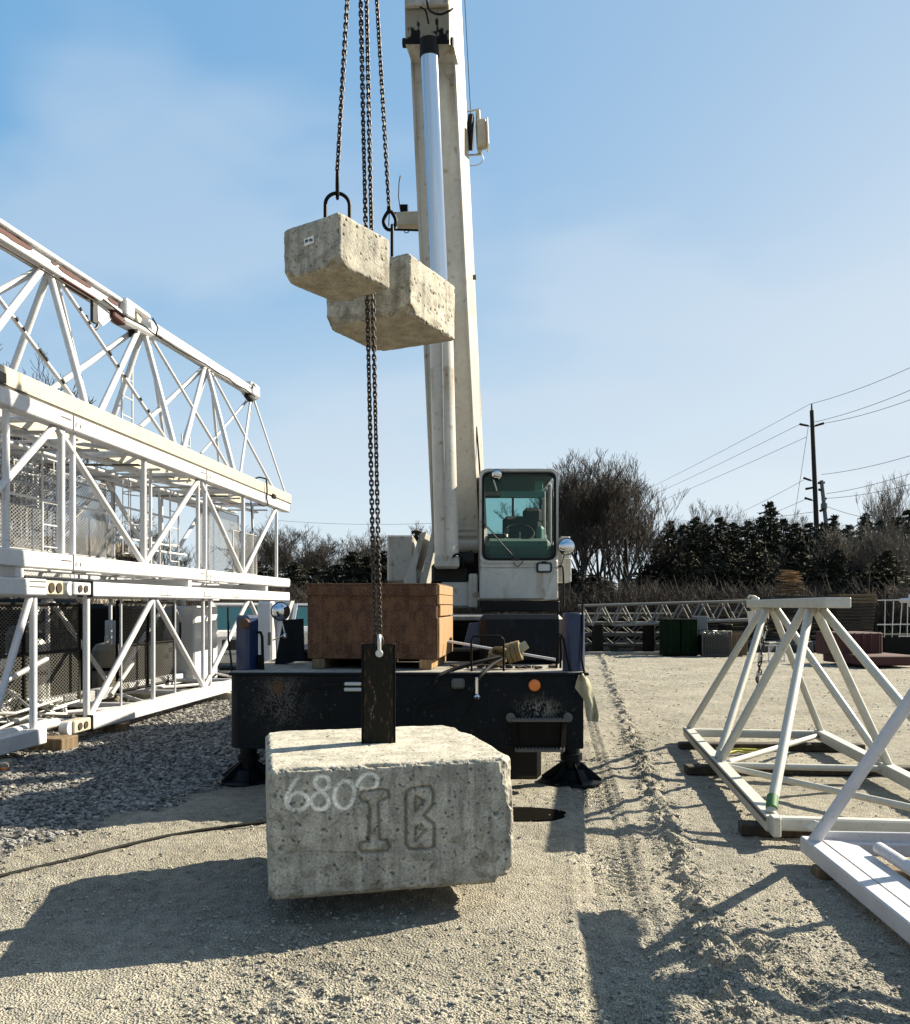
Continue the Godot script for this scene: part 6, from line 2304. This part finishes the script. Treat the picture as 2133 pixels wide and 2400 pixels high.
func build_pickup(label: String, o: Vector3, m: Material) -> void:
	var r := thing("pickup_truck" if m == M.white_paint else "parked_van", label, "truck" if m == M.white_paint else "van", o, "")
	var bs := Basis(Vector3.UP, 0.25)
	var g := Geo.new()
	g.box(o + bs * Vector3(0, 0.78, 1.55), Vector3(1.85, 0.55, 1.3), bs, 0.10)
	g.box(o + bs * Vector3(0, 0.70, -0.9), Vector3(1.88, 0.60, 3.8), bs, 0.08)
	g.box(o + bs * Vector3(0, 1.62, -0.35), Vector3(1.50, 0.10, 1.5), bs, 0.05)
	for s in [-1.0, 1.0]:
		g.bar(o + bs * Vector3(s * 0.86, 1.02, 1.0), o + bs * Vector3(s * 0.72, 1.62, 0.38), 0.09, 0.09)
		g.bar(o + bs * Vector3(s * 0.88, 1.02, -1.1), o + bs * Vector3(s * 0.72, 1.62, -1.0), 0.12, 0.12)
	part("body", g, m, r)
	g = Geo.new()
	g.poly([o + bs * Vector3(-0.80, 1.06, 0.98), o + bs * Vector3(0.80, 1.06, 0.98), o + bs * Vector3(0.68, 1.57, 0.42), o + bs * Vector3(-0.68, 1.57, 0.42)], bs * Vector3(0, 0.5, 1))
	part("windscreen", g, M.car_glass, r)
	for s in [-1.0, 1.0]:
		g = Geo.new()
		g.poly([o + bs * Vector3(s * 0.875, 1.06, 0.85), o + bs * Vector3(s * 0.885, 1.06, -1.0), o + bs * Vector3(s * 0.735, 1.56, -0.95), o + bs * Vector3(s * 0.73, 1.56, 0.40)], bs * Vector3(s, 0.2, 0))
		part("side_window", g, M.car_glass, r)
		g = Geo.new()
		g.box(o + bs * Vector3(s * 0.70, 0.86, 2.19), Vector3(0.30, 0.18, 0.04), bs, 0.02)
		part("headlight", g, M.lamp_glass, r)
		for z in [1.35, -1.9]:
			g = Geo.new()
			g.lathe(o + bs * Vector3(s * 0.92 - 0.12, 0.37, z), bs * Vector3.RIGHT, [Vector2(0.2, 0.0), Vector2(0.34, 0.0), Vector2(0.37, 0.04), Vector2(0.37, 0.20), Vector2(0.34, 0.24), Vector2(0.2, 0.24), Vector2(0.0, 0.22)], 20)
			part("wheel", g, M.rubber, r)
	g = Geo.new()
	g.box(o + bs * Vector3(0, 0.78, 2.20), Vector3(1.0, 0.22, 0.04), bs, 0.02)
	part("grille", g, M.dark_trim, r)
	g = Geo.new()
	g.box(o + bs * Vector3(0, 0.48, 2.22), Vector3(1.8, 0.2, 0.12), bs, 0.03)
	part("bumper", g, M.galvanised, r)

# ---------------------------------------------------------------- poles and wires
func build_poles() -> void:
	var g: Geo
	var p := thing("utility_pole", "tall dark leaning utility pole with insulators on both sides", "utility pole", V(25.0, 0, 60.0), "utility poles")
	var foot := V(25.1, 0.0, 60.0)
	var top := at(1902, 962, 60.0)
	g = Geo.new()
	g.tube(foot, top, 0.21, 0.13, 12)
	part("pole", g, M.pole_wood, p)
	g = Geo.new()
	g.tube(top, at(1902, 946, 60.0), 0.07, 0.05, 8)
	part("top_pin", g, M.dull_steel, p)
	for q in [[1874, 994, 1894, 998], [1930, 992, 1910, 998], [1883, 1120, 1900, 1126], [1886, 1167, 1902, 1172], [1888, 1146, 1904, 1143]]:
		g = Geo.new()
		g.tube(at(q[0], q[1], 60.0), at(q[2], q[3], 60.0), 0.085, 0.07, 8)
		var ins := part("insulator", g, M.pole_wood, p)
		g = Geo.new()
		g.tube(at(q[2], q[3], 60.0), at(1907, q[3] + 3, 60.0), 0.03, -1, 6)
		part("arm", g, M.dull_steel, ins)
	var s := thing("utility_pole", "shorter grey utility pole just right of the tall one", "utility pole", V(27.0, 0, 62.0), "utility poles")
	g = Geo.new()
	g.tube(V(27.1, 0, 62.0), at(1925, 1126, 62.0), 0.20, 0.13, 10)
	part("pole", g, M.grey_sheet, s)
	for q in [[1917, 1132, 1932, 1131], [1918, 1147, 1927, 1150], [1926, 1171, 1936, 1168], [1921, 1198, 1936, 1191]]:
		g = Geo.new()
		g.tube(at(q[0], q[1], 62.0), at(q[2], q[3], 62.0), 0.09, -1, 8)
		part("insulator", g, M.pole_wood, s)
	g = Geo.new()
	g.tube(at(1931, 1180, 61.8), at(1931, 1192, 61.8), 0.22, -1, 12)
	part("transformer", g, M.grey_sheet, s)
	var t := thing("lamp_pole", "thin dark pole standing in front of the bare trees right of the cab", "pole", V(8.2, 0, 42.0))
	g = Geo.new()
	g.tube(V(8.42, 0, 42.0), at(1466, 1262, 42.0), 0.10, 0.07, 8)
	part("pole", g, M.pole_wood, t)
	g = Geo.new()
	g.tube(at(1466, 1264, 42.0), at(1452, 1259, 41.6), 0.03, -1, 6)
	part("bracket", g, M.pole_wood, t)
	var u := thing("utility_pole", "dark utility pole seen through the second white section", "utility pole", V(-22.8, 0, 50.0), "utility poles")
	g = Geo.new()
	g.tube(V(-22.8, 0, 50.0), at(131, 1200, 50.0), 0.22, 0.16, 8)
	part("pole", g, M.pole_wood, u)
	g = Geo.new()
	g.bar(at(119, 1238, 50.0), at(142, 1240, 50.0), 0.12, 0.12)
	g.bar(at(120, 1162, 50.0), at(134, 1170, 50.0), 0.10, 0.10)
	part("cross_arm", g, M.pole_wood, u)
	# wires: [left end px, py, depth], [right end], sag
	var wires := [
		[[1290, 1245, 150], [1900, 946, 60], 0.6, "power line falling from the tip of the tall pole to the left"], [[1300, 1250, 150], [1875, 994, 60], 0.6, "power line from the tall pole's upper left insulator"],
		[[1310, 1258, 150], [1890, 1024, 60], 0.6, "third power line left of the tall pole"], [[1902, 946, 60], [2190, 835, 44], 0.2, "power line from the tip of the tall pole to the right edge"],
		[[1905, 990, 60], [2190, 890, 44], 0.2, "power line right of the tall pole under the topmost one"], [[1930, 992, 60], [2190, 915, 44], 0.2, "power line from the upper right insulator of the tall pole"],
		[[1620, 1240, 130], [1883, 1125, 60], 0.5, "lower power line left of the tall pole"], [[1640, 1250, 130], [1888, 1170, 60], 0.5, "lowest power line left of the tall pole"],
		[[1925, 1112, 62], [2190, 1050, 46], 0.2, "power line above the short grey pole to the right"], [[1936, 1157, 62], [2190, 1090, 46], 0.2, "upper power line from the short grey pole to the right"],
		[[1936, 1168, 62], [2190, 1120, 46], 0.2, "lower power line from the short grey pole to the right"], [[1936, 1186, 62], [2190, 1212, 50], 0.5, "sagging cable from the short grey pole to the right edge"],
		[[1560, 1214, 140], [1905, 1200, 60], 0.6, "thick cable left of the tall pole near the tree tops"], [[1894, 1000, 60], [1858, 1235, 66], 0.0, "stay wire down the left side of the tall pole"],
		[[640, 1219, 90], [1100, 1221, 90], 0.4, "thin wire across the sky left of the boom"], [[640, 1268, 95], [900, 1271, 95], 0.3, "lower thin wire over the trees left of the boom"]]
	for q in wires:
		g = Geo.new()
		var ps := []
		var a := at(q[0][0], q[0][1], q[0][2])
		var b := at(q[1][0], q[1][1], q[1][2])
		for i in 13:
			var k := i / 12.0
			ps.append(a.lerp(b, k) - Vector3(0, 4.0 * q[2] * k * (1.0 - k), 0))
		g.path(ps, 0.016, 4)
		single("power_line", g, M.dull_steel, q[3], "wire", (a + b) * 0.5, "overhead wires")

# ---------------------------------------------------------------- trees
func bough(g: Geo, tw: Geo, p: Vector3, d: Vector3, length: float, r: float, level: int, most: int, kids: Array, rise: float, min_r: float) -> void:
	var segs := 4 if level < 2 else (3 if level == 2 else 2)
	var pts := [p]
	var dirs := [d]
	for i in segs:
		d = (d + Vector3(rng.randf_range(-1, 1), rng.randf_range(-0.5, 0.7) + rise, rng.randf_range(-1, 1)) * 0.16).normalized()
		p = p + d * length / segs
		pts.append(p)
		dirs.append(d)
	var into := g if level < 3 else tw
	var k := 7 if level == 0 else (5 if level == 1 else 3)
	for i in segs:
		into.tube(pts[i], pts[i + 1], maxf(r * (1.0 - 0.72 * i / segs), min_r), maxf(r * (1.0 - 0.72 * (i + 1) / segs), min_r), k, false)
	if level >= most: return
	for i in int(kids[level]):
		var t := rng.randf_range(0.30 if level else 0.42, 1.0)
		var f := t * segs
		var e := mini(int(f), segs - 1)
		var q: Vector3 = pts[e].lerp(pts[e + 1], f - e)
		var side := Vector3(rng.randf_range(-1, 1), rng.randf_range(-0.2, 0.5), rng.randf_range(-1, 1)).normalized()
		var dir: Vector3 = (dirs[e] * 0.85 + side * 0.80 + Vector3(0, rise, 0)).normalized()
		bough(g, tw, q, dir, length * rng.randf_range(0.45, 0.70) * (1.15 - 0.4 * t), r * 0.50 * (1.0 - 0.4 * t), level + 1, most, kids, rise, min_r)

func bare_tree(sd: int, height: float, r: float, kids: Array, rise: float, stems: int, m: Material) -> Node3D:
	rng.seed = sd
	var g := Geo.new()
	var tw := Geo.new()
	for s in stems:
		var lean := Vector3(rng.randf_range(-0.22, 0.22), 1.0, rng.randf_range(-0.22, 0.22)).normalized() if stems > 1 else Vector3.UP
		bough(g, tw, Vector3(rng.randf_range(-0.3, 0.3) * (stems - 1), -0.05, rng.randf_range(-0.3, 0.3) * (stems - 1)), lean, height * rng.randf_range(0.62, 0.78), r * rng.randf_range(0.7, 1.0), 0, 4, kids, rise, 0.010)
	var o := Node3D.new()
	var a := MeshInstance3D.new()
	a.name = "trunk"
	a.mesh = g.mesh()
	a.material_override = m
	o.add_child(a)
	var b := MeshInstance3D.new()
	b.name = "twigs"
	b.mesh = tw.mesh()
	b.material_override = M.twig if m == M.bark else m
	o.add_child(b)
	return o

func conifer(sd: int, height: float, wide: float) -> Node3D:
	rng.seed = sd
	var g := Geo.new()
	g.tube(Vector3.ZERO, Vector3(0, height * 0.97, 0), 0.16, 0.02, 7, false)
	var cr := Geo.new()
	var y := height * 0.05
	while y < height:
		var t := y / height
		var reach := wide * pow(1.0 - t, 0.6) * rng.randf_range(0.55, 1.2) + 0.12
		for i in 8:
			if rng.randf() < 0.22: continue
			var a := rng.randf() * TAU
			var d := Vector3(cos(a), rng.randf_range(-0.25, 0.30), sin(a)).normalized()
			var ln := reach * rng.randf_range(0.35, 1.35)
			for k in int(12 + ln * 20.0):
				var f := rng.randf_range(0.15, 1.0)
				var p := Vector3(0, y, 0) + d * ln * f + Vector3(0, -0.18 * ln * f * f, 0)
				var tone := rng.randf_range(0.55, 1.5)
				cr.col = Color(tone * rng.randf_range(0.9, 1.35), tone, tone * 0.9)
				var e := Vector3(rng.randf_range(-1, 1), rng.randf_range(-0.4, 0.9), rng.randf_range(-1, 1)).normalized() * rng.randf_range(0.10, 0.24)
				var s := e.cross(Vector3(rng.randf_range(-1, 1), 1, rng.randf_range(-1, 1))).normalized() * rng.randf_range(0.03, 0.075)
				cr.poly([p - s, p + s, p + e], d + Vector3.UP * 0.4)
		y += height * 0.022
	var o := Node3D.new()
	var a := MeshInstance3D.new()
	a.name = "trunk"
	a.mesh = g.mesh()
	a.material_override = M.bark
	o.add_child(a)
	var b := MeshInstance3D.new()
	b.name = "crown"
	b.mesh = cr.mesh()
	b.material_override = M.needle
	o.add_child(b)
	return o

func plant(proto: Node3D, called: String, o: Vector3, turn: float, size: Vector3, label: String, category: String, group: String) -> void:
	var t: Node3D = proto.duplicate()
	t.name = numbered(called)
	t.position = o
	t.basis = Basis(Vector3.UP, turn).scaled(size)
	tag(t, label, category, group)
	add_child(t, true)

func ordinal(i: int) -> String:
	var w := ["first", "second", "third", "fourth", "fifth", "sixth", "seventh", "eighth", "ninth", "tenth", "eleventh", "twelfth", "thirteenth", "fourteenth", "fifteenth", "sixteenth", "seventeenth", "eighteenth", "nineteenth", "twentieth"]
	return w[i] if i < w.size() else "number %d" % (i + 1)

func build_trees() -> void:
	var full := [7, 7, 6, 5]
	var pr := [bare_tree(501, 10.0, 0.20, full, 0.30, 1, M.bark), bare_tree(502, 10.0, 0.17, full, 0.38, 2, M.bark), bare_tree(503, 10.0, 0.22, full, 0.22, 1, M.bark)]
	var thin := bare_tree(504, 10.0, 0.09, [6, 6, 5, 3], 0.35, 2, M.pale_bark)
	var con := [conifer(601, 6.5, 2.1), conifer(602, 6.5, 1.6), conifer(603, 6.5, 2.5)]
	# bare group behind the cab: [px of the foot, depth, height]
	var spots := [[1300, 46, 8.6], [1334, 42, 9.2], [1358, 44, 9.4], [1392, 47, 9.0], [1416, 42, 9.3], [1438, 43, 9.6], [1462, 47, 8.6], [1484, 46, 7.2], [1270, 48, 8.4], [1376, 49, 9.6], [1402, 50, 9.8], [1450, 49, 9.4]]
	for i in spots.size():
		var q: Array = spots[i]
		plant(pr[i % 3], "bare_tree", V((q[0] - 1066.0) / 2050.0 * q[1], 0, q[1]), i * 1.7, Vector3(0.72, q[2] / 11.3, 0.72), "tall bare tree, %s from the left in the clump right of the crane cab" % ordinal([1, 2, 3, 5, 7, 8, 10, 11, 0, 4, 6, 9][i]), "tree", "bare trees right of the cab")
	# bare trees over the hedge left of the boom
	spots = [[575, 50, 6.2], [618, 52, 6.6], [640, 50, 6.3], [672, 54, 6.5], [700, 51, 5.8], [728, 50, 5.4], [762, 53, 5.9], [800, 50, 5.6], [838, 52, 6.1], [868, 50, 5.7], [905, 54, 6.0], [1010, 50, 6.6]]
	for i in spots.size():
		var q: Array = spots[i]
		plant(pr[(i + 1) % 3], "bare_tree", V((q[0] - 1066.0) / 2050.0 * q[1], 0, q[1]), i * 2.3 + 1.0, Vector3(0.62, q[2] / 11.0, 0.62), "small bare tree, %s from the left in the row left of the boom" % ordinal(i), "tree", "bare trees left of the boom")
	spots = [[25, 24, 8.0], [70, 30, 7.0], [-40, 22, 8.5], [250, 44, 6.5], [330, 46, 6.0]]
	for i in spots.size():
		var q: Array = spots[i]
		plant(pr[i % 3], "bare_tree", V((q[0] - 1066.0) / 2050.0 * q[1], 0, q[1]), i * 1.3 + 2.0, Vector3(0.7, q[2] / 11.0, 0.7), "bare tree seen through the white lattice, %s from the left edge" % ordinal([1, 2, 0, 3, 4][i]), "tree", "bare trees behind the white stack")
	spots = [[1560, 52, 5.5], [1640, 50, 7.6], [1668, 52, 7.2], [1760, 54, 7.2], [1872, 52, 7.3], [2090, 50, 10.0], [2125, 50, 9.6], [2060, 54, 7.0], [1600, 46, 4.6], [1735, 45, 5.0], [1960, 45, 6.2], [2000, 44, 6.4], [2045, 44, 6.0], [2100, 43, 6.5]]
	for i in spots.size():
		var q: Array = spots[i]
		plant(thin if i > 4 else pr[i % 3], "bare_tree", V((q[0] - 1066.0) / 2050.0 * q[1], 0, q[1]), i * 1.1, Vector3(0.6, q[2] / 11.0, 0.6), "%s bare tree among the evergreens on the right, %s counted" % ["pale thin" if i > 4 else "grey brown", ordinal(i)], "tree", "bare trees among the evergreens")
	# evergreens: [px, depth, height, prototype]
	var ev := [[1548, 45, 5.0, 0], [1572, 46, 6.0, 1], [1600, 47, 5.9, 2], [1630, 46, 6.2, 0], [1655, 48, 6.0, 1], [1688, 46, 6.2, 2], [1720, 47, 6.0, 0], [1752, 45, 5.9, 2], [1784, 46, 6.2, 1], [1806, 46, 7.0, 1], [1836, 47, 6.2, 2], [1866, 46, 5.9, 0], [1898, 47, 6.0, 2], [1930, 46, 5.9, 0], [1955, 47, 6.4, 1], [1988, 46, 5.8, 2], [2026, 47, 6.5, 0], [2062, 46, 6.0, 2], [2098, 47, 6.3, 0], [2130, 46, 6.6, 2], [1700, 43, 4.4, 2], [1770, 43, 4.6, 0], [1880, 43, 4.2, 2], [1960, 43, 4.3, 0], [2080, 42, 4.2, 2], [1620, 43, 4.2, 0]]
	for i in ev.size():
		var q: Array = ev[i]
		plant(con[q[3]], "evergreen_tree", V((q[0] - 1066.0) / 2050.0 * q[1], 0, q[1]), i * 0.9, Vector3(1.0, q[2] / 6.5, 1.0), "dark evergreen on the right, %s%s" % [ordinal(i if i < 20 else i - 20), " from the left in the back row" if i < 20 else " planted in the front row"], "tree", "evergreens behind the yard")
	ev = [[560, 44, 3.6, 2], [596, 45, 3.9, 0], [640, 46, 3.5, 2], [690, 45, 3.8, 0], [740, 46, 3.6, 2], [790, 45, 3.7, 0], [824, 46, 4.4, 1], [858, 45, 4.1, 0], [890, 46, 4.3, 2], [925, 46, 5.2, 1], [975, 45, 5.4, 0], [1020, 46, 5.0, 2], [1345, 40, 3.2, 2], [1390, 40, 3.0, 0], [1508, 44, 3.0, 2], [1525, 44, 3.6, 0]]
	for i in ev.size():
		var q: Array = ev[i]
		plant(con[q[3]], "evergreen_tree", V((q[0] - 1066.0) / 2050.0 * q[1], 0, q[1]), i * 1.9, Vector3(1.2, q[2] / 6.5, 1.2), "low dark evergreen, %s from the left in the hedge line behind the crane" % ordinal(i), "tree", "low evergreens behind the crane")
	for o in pr + [thin] + con: o.free()
	# brush that nobody could count
	rng.seed = 700
	var tw := Geo.new()
	for i in 70:
		var a := Vector3(rng.randf_range(-0.5, 0.5), 0, rng.randf_range(-0.5, 0.5))
		var b := a + Vector3(rng.randf_range(-0.6, 0.6), rng.randf_range(0.8, 2.0), rng.randf_range(-0.6, 0.6))
		tw.tube(a, b, 0.016, 0.008, 3, false)
		for k in 3:
			var p := a.lerp(b, rng.randf_range(0.3, 0.95))
			tw.tube(p, p + Vector3(rng.randf_range(-0.5, 0.5), rng.randf_range(0.2, 0.7), rng.randf_range(-0.5, 0.5)), 0.010, 0.006, 3, false)
	var where := []
	for i in 620:
		var px := rng.randf_range(380, 2350)
		var d := rng.randf_range(36.5, 50.0)
		where.append(Transform3D(Basis(Vector3.UP, rng.randf() * TAU).scaled(Vector3.ONE * rng.randf_range(0.7, 1.35)), V((px - 1066.0) / 2050.0 * d, 0, d)))
	for i in 120:
		var d := rng.randf_range(30.0, 44.0)
		where.append(Transform3D(Basis(Vector3.UP, rng.randf() * TAU).scaled(Vector3.ONE * rng.randf_range(0.6, 1.1)), V(rng.randf_range(-0.55, -0.2) * d, 0, d)))
	var o := copies(numbered("undergrowth"), tw.mesh(), M.twig, where, [], self)
	tag(o, "leafless brush filling the ground under and between the trees", "brush", "", "stuff")
	# far dark wood that closes the gaps between the trunks
	var far := conifer(650, 6.0, 2.2)
	where = []
	for i in 150:
		var d := rng.randf_range(58.0, 80.0)
		var px := rng.randf_range(400, 2400)
		if px > 1440.0 and px < 1530.0: continue
		var hi := 0.62 if px < 1450.0 else 0.85
		where.append(Transform3D(Basis(Vector3.UP, rng.randf() * TAU).scaled(Vector3(1.3, hi * rng.randf_range(0.8, 1.1), 1.3)), V((px - 1066.0) / 2050.0 * d, 0, d)))
	var fm: Mesh = (far.get_child(1) as MeshInstance3D).mesh
	far.free()
	o = copies(numbered("far_woods"), fm, M.needle, where, [], self)
	tag(o, "dark wood in the distance behind the first rows of trees", "woods", "", "stuff")

func _ready() -> void:
	make_view()
	make_materials()
	build_ground()
	build_crane()
	build_white_stack()
	build_right_trusses()
	build_rigging()
	build_yard()
	build_left_background()
	build_poles()
	build_trees()
	build_stones()
